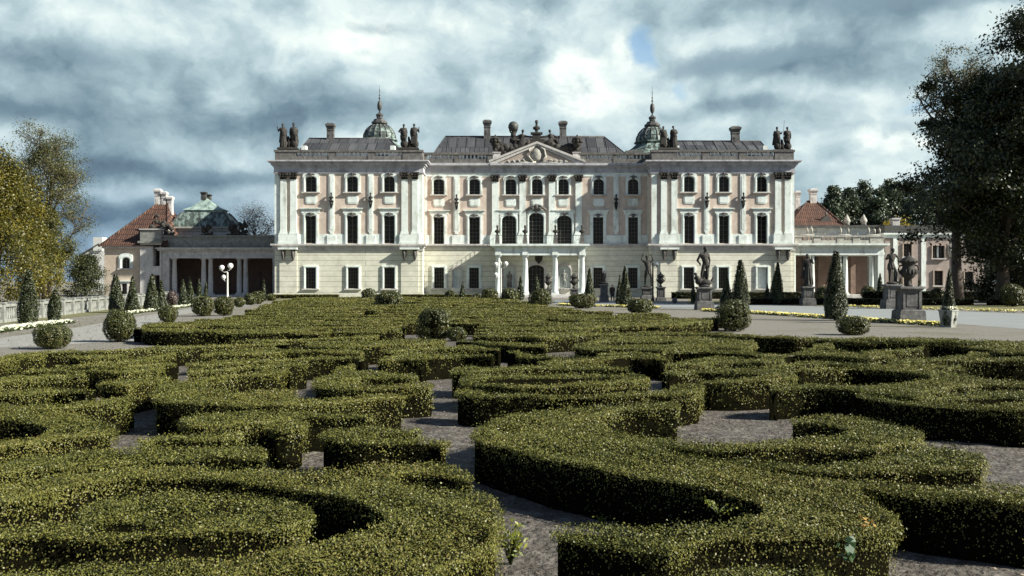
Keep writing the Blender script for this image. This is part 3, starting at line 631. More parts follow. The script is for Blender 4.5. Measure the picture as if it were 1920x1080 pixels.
    ped = pd.build('pediment', noisy('tympanum_stucco', [(0.3, (0.30, 0.25, 0.22)), (0.7, (0.44, 0.38, 0.33))], 1.5), root)
    rk = MB()
    for q in (-1, 1):
        xe = xl if q < 0 else xr
        for (o1, o2, ya) in ((0, .26, -.14), (.263, .52, -.02)):
            s_ = (zap - zbp) / hw
            pts = [(xe, zbp + .32 - o1), (xm, zap - o1), (xm, zap - o2), (xe + (.0 if o1 == 0 else .5) * -q, zbp + .32 - o2)]
            if q > 0: pts = [pts[0], pts[3], pts[2], pts[1]]
            rk.prism(pts, yp + ya, y + 4.6)
    rk.build('raking_cornice', M_GREYST, ped)
    ct = MB(); zc0 = czp(291); yy = yp + .10
    ct.ball((xm, yy, zc0), (.62, .26, .8), 14, 8)
    for q in (-1, 1):
        ct.tube([(xm + q * .5, yy - .1, zc0 - .85), (xm + q * 1.05, yy - .12, zc0 - .2), (xm + q * .85, yy - .12, zc0 + .6), (xm + q * .35, yy - .1, zc0 + .95)], [.14, .17, .16, .1], 7)
        for j in range(9):
            a = xm + q * (1.0 + .3 * j); zz = zc0 - .95 - .03 * j
            ct.tube([(a, yy - .05, zz), (a + q * .35, yy - .12, zz + .42 * (1 if j % 2 else -.35)), (a + q * .62, yy - .05, zz + .3 * (1 if j % 2 else -.55))], [.08, .13, .03], 6)
        ct.tube([(xm + q * .1, yy, zc0 - .9), (xm + q * 1.8, yy - .08, zc0 - .95), (xm + q * 3.6, yy, zc0 - .85)], [.15, .13, .05], 6)
    for j in range(5): ct.ball((xm - .36 + .18 * j, yy - .1, zc0 + 1.08 + .12 * (2 - abs(j - 2)) * .8), .1, 7, 5)
    ct.build('cartouche', M_PALEST, ped)
    # acroterion block under the bust and side scrolls
    ab = MB(); zpb = czp(259.5); ybk = y + 1.3
    ab.taper(xm, ybk, zap - 1.0, czp(262), .55 * 3.2, .7, 1.0, .6); ab.box(xm - .95, xm + .95, ybk - .62, ybk + .62, czp(262) + .003, zpb); ab.box(xm - .5, xm + .5, ybk - .45, ybk + .45, zpb + .003, czp(249)); ab.box(xm - .72, xm + .72, ybk - .55, ybk + .55, czp(249) + .003, czp(246))
    ab.build('bust_pedestal', M_DARKST, ped)
    for q in (-1, 1):
        sp = MB(); pts = []; X = lambda px: xm + q * (px / SC)
        pts = [(X(20), czp(262)), (X(28), czp(273)), (X(40), czp(280)), (X(52), czp(279)), (X(62), czp(274)), (X(70), czp(275)), (X(75), czp(281)), (X(72), czp(287)), (X(66), czp(287)), (X(64), czp(282)), (X(68), czp(280))]
        sp.tube([(a, ybk - .1, b) for a, b in pts], [.75, .75, .68, .6, .58, .56, .5, .42, .34, .26, .14], 8)
        for j in range(6): sp.ball((X(30 + 9 * j), ybk - .4, czp(278 - 2.5 * (j % 2))), (.55, .4, .5), 8, 5)
        sp.build('volute_scroll', M_DARKST, ped)
    rnd = random.Random(12)      # heaped arms and banners filling the slopes of the pediment
    for q in (-1, 1):
        tp = MB()
        for i in range(16):
            u = rnd.uniform(16, 66); tp.ball((xm + q * u / SC, ybk - rnd.uniform(.1, .7), czp(264 + .32 * u - rnd.uniform(0, 7) * (1 - u / 90))), (rnd.uniform(.22, .42), .3, rnd.uniform(.2, .38)), 8, 5)
        for i in range(5):
            u = rnd.uniform(20, 60); a = (xm + q * u / SC, ybk - .4, czp(272 + .2 * u)); tp.tube([a, (a[0] + q * rnd.uniform(.2, .9), a[1], a[2] + rnd.uniform(.7, 1.3))], [.07, .04], 6)
        tp.build('trophy_heap', M_DARKST, ped)
    return dict(xm=xm, ybk=ybk, zap=zap)
CE = centre()
# portico
def portico():
    yf = 121.4; s = F / yf; px = lambda v: (v - 960) / s; pz = lambda v: CH - (v - HY) / s
    root = PAL
    mb = MB(); xa, xb = px(925.5), px(1098.5)
    mb.box(xa, xb, yf, YC - .06, pz(478.5), pz(475)); mb.box(xa + .1, xb - .1, yf + .1, YC - .06, pz(475) + .003, pz(463.5)); mb.box(xa - .2, xb + .2, yf - .2, YC - .33, pz(463.5) + .003, pz(461)); mb.box(xa - .42, xb + .42, yf - .42, YC - .33, pz(461) + .003, pz(457.3))
    for c in (934, 985, 1041, 1092): mb.box(px(c) - .34, px(c) + .34, yf - .09, yf - .003, pz(478.3), pz(464))
    po = mb.build('portico', M_WHITE, root)
    for c in (934, 985, 1041.2, 1092):
        zb, zt = .36, pz(478.7); h = zt - zb
        m = MB(); m.lathe(px(c), yf + .38, [(.40, zb + .22), (.40, zb + .30), (.33, zb + .36), (.335, zb + h * .35), (.27, zt - .36), (.31, zt - .32), (.27, zt - .28), (.27, zt - .22), (.36, zt - .13)], 20)
        m.box(px(c) - .45, px(c) + .45, yf - .07, yf + .83, zb, zb + .217); m.box(px(c) - .38, px(c) + .38, yf, yf + .76, zt - .127, zt - .002)
        m.build('column', M_WHITE, po)
    for c in (934, 1092):
        MB().box(px(c) - .3, px(c) + .3, YC - .3, YC - .056, .36, pz(478.7)).build('wall_pilaster', M_WHITE, po)
        MB().box(px(c) - .28, px(c) + .28, YC - 2.2, YC - 1.6, .36, pz(478.7)).build('side_pier', M_WHITE, po)
    m = MB()
    for i in range(3): m.box(xa - .3 - .0 * i + (-.25 * (2 - i)), xb + .3 + .25 * (2 - i), yf - .5 - .35 * (2 - i), YC - .06, .12 * i, .12 * (i + 1) - .003 * (i < 2))
    m.build('steps', M_GREYST, po)
    # balcony railing
    rl = MB(); zt = pz(441.5); z0 = pz(457.3) + .003
    posts = [px(932.5), px(984.5), px(1041.5), px(1091.5)]
    for a, b in zip(posts[:-1], posts[1:]):
        rl.box(a + .3, b - .3, yf - .03, yf + .01, zt - .03, zt + .01); rl.box(a + .3, b - .3, yf - .03, yf + .01, z0 + .08, z0 + .11)
        n = int((b - a - .6) / .16)
        for i in range(n + 1): x = a + .3 + (b - a - .6) * i / n; rl.box(x - .012, x + .012, yf - .02, yf, z0 + .08, zt)
    for q, x in ((-1, posts[0] - .2), (1, posts[-1] + .2)):
        rl.box(x - .02, x + .02, yf, YC - .2, zt - .03, zt + .01)
        for i in range(28): yy = yf + .16 * i; rl.box(x - .012, x + .012, yy, yy + .024, z0, zt)
    rl.build('balcony_railing', M_IRON, po)
    # door and niches in the back wall
    d = window(root, cxp(991), cxp(1020), .363, czp(497), YC, rise=.5, fw=.3, key=False, sill=False, bars=(4, 5), m=M_GREYST, name='entrance_door')
    MB().box(cxp(1004.5), cxp(1006.5), YC + .1, YC + .17, .363, czp(503)).build('door_leaf_joint', M_DOOR, d)
    for a, b in ((945, 966), (1047, 1069)):
        nb = window(root, cxp(a), cxp(b), czp(540), czp(499), YC, rise=.6, fw=.16, key=False, sill=True, blind=True, m=M_GREYST, name='statue_niche')
    sh = MB(); xm, zm = cxp(1010), czp(487); sh.prism([(xm - .45, zm + .6), (xm + .45, zm + .6), (xm + .45, zm), (xm, zm - .55), (xm - .45, zm)], YC - .2, YC - .04); sh.tube([(xm - .5, YC - .2, zm + .62), (xm, YC - .24, zm + .75), (xm + .5, YC - .2, zm + .62)], [.07, .1, .07], 6)
    sh.build('coat_of_arms_shield', M_DARKST, root)
    # four little busts on the parapet
    return [(p, yf, z0) for p in posts]
BALC = portico()
# drain pipes at the inner corners
for px_ in (795.5, 1217.5):
    MB().tube([(cxp(px_), YC - .25, .2), (cxp(px_), YC - .25, czp(330))], [.09, .09], 8).build('drain_pipe', M_LEAD, PAL)
# domes
def dome(px, skirt, top, lab):
    Y = 141.0; s = F / Y; x = (px - 960) / s; z = lambda v: CH - (v - HY) / s
    dz = skirt - 260
    tt = MB(); tt.box(x - 4.0, x + 4.0, Y - 4.0, Y + 4.0, 10.0, z(289)); tt.build('dome_tower', M_DIRTY, PAL)
    sk = MB(); n = 8; pr = [(5.1, z(289 + dz)), (4.2, z(284 + dz)), (3.1, z(275 + dz)), (2.35, z(266 + dz)), (2.25, z(264 + dz))]
    sk.lathe(x, Y, pr, 8, False, rot=math.pi / 8)
    sk.lathe(x, Y, [(2.55, z(264 + dz) + .003), (2.55, z(261 + dz))], 8, False, rot=math.pi / 8)
    d = sk.build('dome', M_COPPER, PAL)
    mb = MB(); R0 = 2.2; zb, zt = z(260.5 + dz), z(232 + dz)
    prof = []
    for i in range(9):
        t = i / 8; a = t * math.pi / 2 * .86
        prof.append((R0 * math.cos(a) * (1.0 if t > 0 else .98), zb + (zt - zb) * math.sin(a) / math.sin(math.pi / 2 * .86)))
    mb.lathe(x, Y, prof, 16, False, rot=math.pi / 16)
    cp = mb.build('cupola_shell', M_COPPER, d)
    rb = MB()
    for i in range(16):
        a = math.pi / 16 + 2 * math.pi * i / 16; rb.tube([(x + (r + .02) * math.cos(a), Y + (r + .02) * math.sin(a), zz) for r, zz in prof], [.06] * 9, 5)
    for i in (2, 5): r, zz = prof[i]; rb.lathe(x, Y, [(r + .02, zz - .05), (r + .06, zz), (r + .02, zz + .05)], 16, False, rot=math.pi / 16)
    rb.build('cupola_rib', M_LEAD, d)
    ln = MB(); a, b = z(232 + dz), z(222 + dz)
    ln.lathe(x, Y, [(1.12, a), (1.12, a + .22), (.9, a + .3), (.75, a + .6), (.35, b - .1), (.3, b)], 8, False, rot=math.pi / 8)
    ln.lathe(x, Y, [(.42, b + .003), (.42, b + .2), (.5, z(217 + dz)), (.52, z(215 + dz)), (.25, z(212.5 + dz)), (.14, z(211 + dz))], 8, False, rot=math.pi / 8)
    ln.build('lantern', M_LEAD, d)
    fi = MB(); zz = lambda v: z(v + dz)
    fi.lathe(x, Y, [(.12, zz(211) - .05), (.08, zz(208)), (.16, zz(207)), (.30, zz(203)), (.32, zz(197)), (.24, zz(191)), (.08, zz(189)), (.06, zz(186)), (.16, zz(184.5)), (.05, zz(182)), (.05, zz(180)), (.13, zz(178.5)), (.04, zz(177)), (.035, zz(170)), (.09, zz(169)), (.03, zz(168)), (.012, z(top))], 10)
    fi.build('finial', M_LEAD, d)
dome(711.7, 260, 160, '')
dome(1223, 265, 161, '')

# ================================================================== LEFT COLONNADE, ANNEX, PAVILION
def colonnade_left():
    Y = 127.5; s = F / Y; px = lambda v: (v - 960) / s; pz = lambda v: CH - (v - HY) / s
    t = thing('colonnade', 'shaded grey stone colonnade with paired columns joined to the west side of the palace', 'colonnade', (px(405), Y, 0))
    m = MB(); xa, xb = px(300), px(515)
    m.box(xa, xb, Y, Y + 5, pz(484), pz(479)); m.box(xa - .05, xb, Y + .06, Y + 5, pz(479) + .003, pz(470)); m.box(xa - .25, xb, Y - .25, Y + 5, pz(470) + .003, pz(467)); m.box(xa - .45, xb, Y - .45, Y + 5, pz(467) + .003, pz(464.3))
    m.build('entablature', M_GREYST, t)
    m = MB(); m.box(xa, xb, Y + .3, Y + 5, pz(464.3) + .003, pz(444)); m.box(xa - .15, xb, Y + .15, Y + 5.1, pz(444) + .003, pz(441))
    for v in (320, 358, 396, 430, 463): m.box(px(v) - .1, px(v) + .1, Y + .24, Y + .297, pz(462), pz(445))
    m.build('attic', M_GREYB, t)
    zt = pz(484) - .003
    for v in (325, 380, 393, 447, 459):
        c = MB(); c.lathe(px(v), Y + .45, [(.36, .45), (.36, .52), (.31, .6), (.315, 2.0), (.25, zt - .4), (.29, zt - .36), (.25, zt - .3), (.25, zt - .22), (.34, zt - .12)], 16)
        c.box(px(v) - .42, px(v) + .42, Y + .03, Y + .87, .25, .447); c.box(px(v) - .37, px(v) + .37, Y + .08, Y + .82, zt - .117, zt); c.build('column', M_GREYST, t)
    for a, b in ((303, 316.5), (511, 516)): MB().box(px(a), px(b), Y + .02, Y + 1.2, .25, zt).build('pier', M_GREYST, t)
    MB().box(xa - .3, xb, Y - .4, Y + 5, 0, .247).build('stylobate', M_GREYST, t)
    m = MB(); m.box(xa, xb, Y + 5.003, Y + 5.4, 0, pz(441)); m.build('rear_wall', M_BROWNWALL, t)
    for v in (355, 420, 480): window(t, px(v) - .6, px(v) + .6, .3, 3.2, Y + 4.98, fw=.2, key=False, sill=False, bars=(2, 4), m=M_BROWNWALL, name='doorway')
    rnd = random.Random(3)
    for v, lb in ((311, 'dark carved trophy on the attic of the shaded colonnade, nearest the archway block'), (385, 'dark carved trophy on the colonnade attic before the middle of the green roof'), (434, 'dark carved trophy on the colonnade attic by the east end of the green roof'), (452, 'tall dark carved trophy on the colonnade attic, nearest the west wing')):
        o = MB(); h = 1.5 if v == 452 else 1.05
        for i in range(13): u = rnd.random(); o.ball((px(v) + rnd.uniform(-.75, .75) * (1 - .6 * u), Y + .7 + rnd.uniform(-.25, .25), pz(441) + .12 + h * u), (rnd.uniform(.18, .32), .22, rnd.uniform(.2, .34)), 8, 5)
        o.box(px(v) - .7, px(v) + .7, Y + .4, Y + 1.0, pz(441) + .003, pz(441) + .2); o.tube([(px(v) - .3, Y + .6, pz(441)), (px(v) + .25, Y + .6, pz(441) + h * 1.25)], [.06, .03], 6)
        tag(o.build('roof_trophy', M_DARKST), lb, 'sculpture', 'trophies on the colonnade attic')
    return t
colonnade_left()
def annex_left():
    Y = 127.4; s = F / Y; px = lambda v: (v - 960) / s; pz = lambda v: CH - (v - HY) / s
    t = thing('annex', 'pale stucco annex under a steep red tiled hip roof with three chimneys', 'building', (px(250), Y + 6, 0))
    x0, x1 = px(195.5), px(300)
    m = MB(); ops = [(px(229), px(243.5), pz(503), pz(483)), (px(229), px(238), pz(552), pz(532))]
    wall_grid(m, x0, px(264), 0, pz(466), ops, Y, .4); m.box(x0, x0 + .4, Y + .403, Y + 14, 0, pz(466)); m.box(x0, px(264), Y + 14, Y + 14.4, 0, pz(466))
    m.build('wall', noisy('annex_stucco', [(0.3, (0.40, 0.33, 0.26)), (0.7, (0.54, 0.46, 0.37))], 1.4, bump=.12), t)
    m = MB(); m.box(x0 - .2, px(264), Y - .25, Y + 14.5, pz(466) + .003, pz(462)); m.build('eaves_cornice', M_GREYST, t)
    window(t, px(229), px(243.5), pz(503), pz(483), Y, rise=.35, fw=.36, bars=(2, 3), key=False, m=M_WHITE)
    window(t, px(229), px(238), pz(552), pz(532), Y, fw=.3, bars=(2, 3), key=False, hood=pz(526), m=M_GREYST)
    ap = W(296, 381, Y + 7)
    r = hip_roof(t, x0 - .5, px(316), Y - .5, Y + 14.8, pz(462) + .01, ap[0], ap[0] + 1.2, ap[2], M_TILE)
    for c in ((290, 303.5, 354, 386), (303, 314, 359, 388), (314, 325, 368, 396)):
        a, b = W(c[0], c[3], Y + 7.3), W(c[1], c[2], Y + 7.3); chimney(r, a[0], b[0], Y + 7.3, a[2] - .6, b[2], M_GREYST, d=.35)
    # attic pier with arched opening between annex and colonnade
    t2 = thing('gate_pier', 'grey stone archway block between the red roofed annex and the shaded colonnade', 'archway', (px(282), Y, 0))
    xa, xb = px(264.3), px(303)
    m = MB(); ops = [(px(288), px(301), pz(499), pz(459)), (px(288), px(301), .2, pz(516))]
    wall_grid(m, xa, xb, 0, pz(456), ops, Y - .3, 3.0); m.build('wall', M_SHADEWALL if False else M_GREYST, t2)
    MB().box(px(288), px(301), Y + 1.0, Y + 1.1, .2, pz(459)).build('dark_opening', M_DOOR, t2)
    m = MB(); m.box(xa - .2, xb, Y - .6, Y + 4, pz(456) + .003, pz(452)); m.box(xa, xb, Y - .3, Y + 4, pz(452) + .003, pz(431)); m.build('attic', M_GREYB, t2)
    MB().box(xa - .1, xb + .1, Y - .45, Y + 4.1, pz(431) + .003, pz(429)).build('coping', M_GREYST, t2)
    m = MB(); xs, zs, yy = px(287), pz(427.3), Y + 1.5      # trophy carvings on top
    rnd = random.Random(4)
    for i in range(16): m.ball((xs - 1.0 + 2.0 * rnd.random(), yy + rnd.uniform(-.3, .3), zs + .9 * rnd.random() ** 1.5), (.28, .25, .3), 7, 5)
    m.tube([(xs - .9, yy, zs), (xs - .1, yy, zs + 1.9)], [.12, .05], 6); m.tube([(xs + .7, yy, zs), (xs + .1, yy, zs + 1.5)], [.1, .05], 6); m.ball((xs + .05, yy, zs + 1.55), .22, 8, 5)
    tag(m.build('roof_trophy', M_DARKST), 'dark carved stone trophy standing on the archway block beside the red roof', 'sculpture')
annex_left()
def pavilion_left():
    Y = 133.2; s = F / Y; px = lambda v: (v - 960) / s; pz = lambda v: CH - (v - HY) / s
    t = thing('pavilion', 'square pavilion with a two stage green copper pyramid roof behind the colonnade', 'pavilion', (px(375), Y + 4, 0))
    xa, xb = px(318), px(436); d = 4.4; xm = (xa + xb) / 2; ym = Y + d / 2; hx = (xb - xa) / 2; ky = d / (xb - xa)
    MB().box(xa + .3, xb - .3, Y + .3, Y + d - .3, 0, pz(433)).build('wall', M_GREYST, t)
    m = MB(); m.box(xa + .1, xb - .1, Y + .1, Y + d - .1, pz(433) + .003, pz(428)); m.box(xa - .15, xb + .15, Y - .15, Y + d + .15, pz(428) + .003, pz(425)); m.build('cornice', M_PALEST, t)
    m = MB(); h = hx
    prof = [(h, pz(425) + .005), (h * .93, pz(417)), (h * .82, pz(408)), (h * .70, pz(400)), (h * .64, pz(397))]
    sq = math.sqrt(2); m.lathe(xm, ym, [(r * sq, z) for r, z in prof], 4, False, sy=ky, rot=math.pi / 4)
    r = m.build('roof', M_COPPER, t); m = MB(); m.box(xm - h * .60, xm + h * .60, ym - h * .60 * ky, ym + h * .60 * ky, pz(397) + .003, pz(393)); m.lathe(xm, ym, [(h * .68 * sq, pz(393) + .003), (h * .40 * sq, pz(386)), (h * .2 * sq, pz(377)), (h * .05 * sq, pz(370))], 4, False, sy=ky, rot=math.pi / 4)
    m.build('upper_roof', M_COPPER2, r)
    for q in range(4):
        e = MB(); a = math.pi / 4 + q * math.pi / 2; e.tube([(xm + r_ * sq * math.cos(a), ym + ky * r_ * sq * math.sin(a), z + .03) for r_, z in prof], [.10] * 5, 6)
        e.ball((xm + h * .98 * sq * math.cos(a), ym + ky * h * .98 * sq * math.sin(a), pz(421)), (.42, .42, .5), 8, 6)
        e.build('ridge_ornament', M_LEAD, r)
    for v, yy, tp in ((373, 0, 357), (379, .6, 361)): a = px(v); chimney(r, a - .42, a + .42, ym + yy, pz(372), pz(tp), M_LEAD)
    b = MB(); z0 = pz(441); rnd = random.Random(8)
    return t
pavilion_left()

# ================================================================== RIGHT COLONNADE, ANNEXES
def colonnade_right():
    Y = 122.6; s = F / Y; px = lambda v: (v - 960) / s; pz = lambda v: CH - (v - HY) / s
    t = thing('colonnade', 'sunlit colonnade with balustraded roof joined to the east side of the palace', 'colonnade', (px(1575), Y, 0))
    xa, xb = px(1489.5), px(1659)
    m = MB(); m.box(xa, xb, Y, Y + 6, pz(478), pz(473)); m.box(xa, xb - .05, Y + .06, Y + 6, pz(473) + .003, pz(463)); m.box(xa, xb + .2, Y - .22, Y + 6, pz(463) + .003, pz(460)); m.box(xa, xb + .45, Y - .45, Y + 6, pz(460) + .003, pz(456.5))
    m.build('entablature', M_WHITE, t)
    sp, so, v = [], [], 1490
    for a in (1490, 1526, 1570, 1600, 1632): so.append((px(a) + (.03 if a == 1490 else 0), px(a + 13))); 
    for a, b in ((1503, 1526), (1539, 1570), (1583, 1600), (1613, 1632)): sp.append((px(a), px(b)))
    so.append((px(1645), px(1657)))
    b_ = balustrade(t, sp, so, Y + .1, pz(456.5) + .003, pz(441.5), m=M_PALEST)
    zt = pz(478) - .003
    for v in (1524.5, 1576, 1587, 1637):
        c = MB(); c.lathe(px(v), Y + .45, [(.36, .5), (.36, .57), (.31, .65), (.315, 2.0), (.25, zt - .4), (.29, zt - .36), (.25, zt - .3), (.25, zt - .22), (.34, zt - .12)], 16)
        c.box(px(v) - .42, px(v) + .42, Y + .03, Y + .87, .3, .497); c.box(px(v) - .37, px(v) + .37, Y + .08, Y + .82, zt - .117, zt); c.build('column', M_WHITE, t)
    MB().box(px(1646.5), px(1658), Y + .02, Y + 1.0, .3, zt).build('pier', M_WHITE, t)
    MB().box(px(1490), px(1492), Y + .02, Y + 1.0, .3, zt).build('pier', M_WHITE, t)
    MB().box(xa, xb + .2, Y - .4, Y + 6, 0, .297).build('stylobate', M_GREYST, t)
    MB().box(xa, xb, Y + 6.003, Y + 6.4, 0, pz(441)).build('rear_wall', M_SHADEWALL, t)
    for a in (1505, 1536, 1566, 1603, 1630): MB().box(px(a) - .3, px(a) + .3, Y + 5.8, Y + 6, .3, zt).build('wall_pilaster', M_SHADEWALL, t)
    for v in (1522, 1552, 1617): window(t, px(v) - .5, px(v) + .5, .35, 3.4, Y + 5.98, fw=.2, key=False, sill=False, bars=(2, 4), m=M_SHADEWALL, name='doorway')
    for v in (1541, 1597): MB().tube([(px(v), Y + 3, zt), (px(v), Y + 3, zt - .3), (px(v), Y + 3, zt - .9)], [.05, .3, .22], 8).build('hanging_lantern', M_IRON, t)
    tops = [('seated dark stone figures', 1515), ('pair of stone cherubs', 1585), ('cluster of three stone figures', 1640)]
    rnd = random.Random(11)
    for (lb, v), xs in zip(tops, ((0, .5), (-.45, .45), (-.6, .1, .7))):
        bp = []
        for x in xs:
            P = fig(1.0 + rnd.uniform(-.1, .15), la=((-.32, -.05, 1.25), (-.3, -.2, 1.5)) if rnd.random() < .5 else None, drape='loin', hip=.06)
            bp += shift(P, (x, 0, 0))
        bp.append(('e', (0, 0, .02), (.9, .3, .12)))
        o = blob('roof_figure', bp, .035, M_PALEST, loc=(px(v), Y + .35, pz(441.5) + .01))
        tag(o, lb + ' on the roof balustrade of the sunlit colonnade', 'sculpture')
colonnade_right()
def annex_right():
    Y = 131.0; s = F / Y; px = lambda v: (v - 960) / s; pz = lambda v: CH - (v - HY) / s
    t = thing('annex', 'low building with flat dark eave and small steep red roof beside the palace', 'building', (px(1560), Y + 6, 0))
    xa, xb = px(1486), px(1668)
    m = MB(); m.box(xa, xb, Y, Y + 12, 0, pz(427)); m.build('wall', M_WHITE, t)
    MB().box(xa, xb + .3, Y - .5, Y + 12.5, pz(427) + .003, pz(422.5)).build('eaves', M_LEAD, t)
    for v in (1536, 1597): window(t, px(v) - .65, px(v) + .65, pz(441), pz(434.5), Y - .02, fw=.1, key=False, sill=False, bars=(4, 1), name='window')
    ap = W(1527, 377, Y + 5)
    r = hip_roof(t, px(1490) - .6, px(1582), Y - .2, Y + 11, pz(422.5) + .01, ap[0] - .8, ap[0] + .3, ap[2], M_TILE)
    for c in ((1516.5, 1532, 354, 378), (1490, 1501, 358, 384)):
        a, b = W(c[0], c[3], Y + 5.4), W(c[1], c[2], Y + 5.4); chimney(r, a[0], b[0], Y + 5.4, a[2] - .6, b[2], M_GREYST)
    d = MB(); dx, dy, dz = W(1547, 416, Y + 1.2); d.prism([(dx - .9, dz - .4), (dx + .9, dz - .4), (dx + .9, dz), (dx, dz + .75), (dx - .9, dz)], Y + .7, Y + 3); d.ball((dx, Y + .8, dz + .95), (.18, .18, .3), 8, 5); d.build('dormer', M_LEAD, r)
    for v, lb in ((1588, 'white capped stone finial nearer the red roof on the flat eave'), (1619.5, 'white capped stone finial farther from the red roof on the flat eave')):
        x, y, z = W(v, 422.5, Y + .2); m = MB(); m.lathe(x, y, [(.35, z + .02), (.3, z + .3), (.42, z + .42), (.45, z + .6), (.25, z + 1.0), (.08, z + 1.3), (.02, z + 1.4)], 10)
        tag(m.build('roof_finial', M_PALEST), lb, 'finial')
    Y = 127.5; s = F / Y; px = lambda v: (v - 960) / s; pz = lambda v: CH - (v - HY) / s
    t = thing('side_building', 'two storey pink stucco building with flat dark roof half hidden by the big tree', 'building', (px(1750), Y + 6, 0))
    xa, xb = px(1660), px(1846)
    wins = [(1693.5, 1708.5, 481, 457.5), (1748, 1770, 484, 461), (1751, 1767, 535, 508), (1693.5, 1708.5, 535, 508), (1808, 1824, 534, 510)]
    ops = [(px(a), px(b), pz(c), pz(d)) for a, b, c, d in wins]
    m = MB(); wall_grid(m, xa, xb, 0, pz(446), ops, Y, .4); m.box(xa, xa + .4, Y + .403, Y + 12, 0, pz(446)); m.box(xb - .4, xb, Y + .403, Y + 12, 0, pz(446)); m.box(xa, xb, Y + 12, Y + 12.4, 0, pz(446)); m.build('wall', noisy('shade_greyed_pink_stucco', [(0.3, (0.26, 0.215, 0.19)), (0.7, (0.37, 0.315, 0.285))], 1.3, bump=.12), t)  # stucco greyed in its colour for the tree shade
    m = MB(); m.box(xa - .1, xb + .1, Y - .12, Y + 12.4, pz(446) + .003, pz(440)); m.box(xa - .3, xb + .3, Y - .35, Y + 12.5, pz(440) + .003, pz(437)); m.build('cornice', M_WHITE, t)
    MB().box(xa - .2, xb + .2, Y - .3, Y + 12.5, pz(437) + .003, pz(423)).build('roof', M_LEAD, t)
    for a, b in ((1674.5, 1682.5), (1727, 1735.5), (1786, 1794)): MB().box(px(a), px(b), Y - .12, Y - .003, 0, pz(446)).build('pilaster', M_WHITE, t)
    for (a, b, c, d) in wins: window(t, px(a), px(b), pz(c), pz(d), Y, fw=.1, key=False, bars=(4, 4), m=M_PINK)
    for v in (1760,):
        MB().box(px(1757.5), px(1760.5), Y + .1, Y + .17, pz(483), pz(462)).build('window_mullion', M_WHITE, t)
    a = W(1678.5, 422.5, Y + 3); ch = MB(); ch.box(a[0] - .45, a[0] + .45, Y + 2.6, Y + 3.5, a[2] - .4, a[2] + .7); ch.box(a[0] - .55, a[0] + .55, Y + 2.5, Y + 3.6, a[2] + .703, a[2] + .9); ch.build('chimney', M_GREYST, t)
    w = W(1785, 470, Y - .2); m = MB(); m.ball((w[0], Y - .12, w[2]), (.55, .2, .9), 10, 6); tag(m.build('wall_relief', M_PALEST), 'pale carved wall ornament beside the dark tree foliage', 'ornament')
annex_right()
# far white house on the left
def far_house():
    Y = 190.0; s = F / Y; px = lambda v: (v - 960) / s; pz = lambda v: CH - (v - HY) / s
    t = thing('house', 'plain white gabled house wall far behind the dark bush', 'building', (px(175), Y, 0))
    m = MB(); m.prism([(px(146), 0), (px(215), 0), (px(215), pz(466)), (px(192), pz(464)), (px(186), pz(458)), (px(150), pz(482)), (px(146), pz(482))], Y, Y + 9); m.build('wall', M_FARWALL, t)
    m = MB(); m.box(px(176), px(193), Y - .3, Y + 2, pz(470), pz(445)); m.build('chimney_stack', M_FARWALL, t)
    m = MB(); m.add([(px(144), Y - .4, pz(481)), (px(187), Y - .4, pz(456)), (px(187), Y + 9, pz(456)), (px(144), Y + 9, pz(481)), (px(144), Y - .4, pz(483.5)), (px(187), Y - .4, pz(458.5)), (px(187), Y + 9, pz(458.5)), (px(144), Y + 9, pz(483.5))], [(0, 1, 2, 3), (4, 5, 6, 7), (0, 1, 5, 4), (1, 2, 6, 5), (2, 3, 7, 6), (3, 0, 4, 7)]); m.build('roof', M_LEAD, t)
far_house()
# ================================================================== SCULPTURE
def place_blob(name, prims, voxel, m, loc, label, cat, group=None):
    return tag(blob(name, prims, voxel, m, loc=loc), label, cat, group)
# busts on the wall consoles
b0 = None
BL = ['dark stone bust on console between {} of the {}'.format(a, b) for a, b in (
    ('left and middle windows', 'west wing'), ('middle and right windows', 'west wing'), ('left and middle windows', 'east wing'), ('middle and right windows', 'east wing'),
    ('two windows', 'west centre block'), ('two windows', 'east centre block'))]
for (x, y, z), lb in zip(BUSTS, BL):
    if b0 is None: b0 = blob('wall_bust', bust_prims(.95), .022, M_DARKST); o = b0
    else: o = b0.copy(); COL.objects.link(o)
    o.location = (x, y, z); tag(o, lb, 'bust', 'busts on consoles along the palace facade')
bb = None
for (x, y, z), lb in zip(BALC, ('dark bust on the portico parapet at its west corner', 'dark bust on the portico parapet left of the tall middle french window', 'dark bust on the portico parapet right of the tall middle french window', 'dark bust on the portico parapet at its east corner')):
    t = thing('balcony_bust', lb, 'bust', (x, y + .1, z), 'busts on the portico parapet')
    if bb is None:
        pm = MB(); pm.taper(0, 0, 0, .12, .26, .26, .26, .26); pm.taper(0, 0, .123, .95, .26, .26, .2, .2); pm.taper(0, 0, .953, 1.05, .23, .23, .23, .23)
        p = pm.build('pedestal', M_DIRTY, t, local=True); h = blob('head', bust_prims(1.15), .022, M_DARKST, parent=t, loc=(0, 0, 1.05)); bb = (p, h)
    else:
        for q in bb: c = q.copy(); COL.objects.link(c); c.parent = t
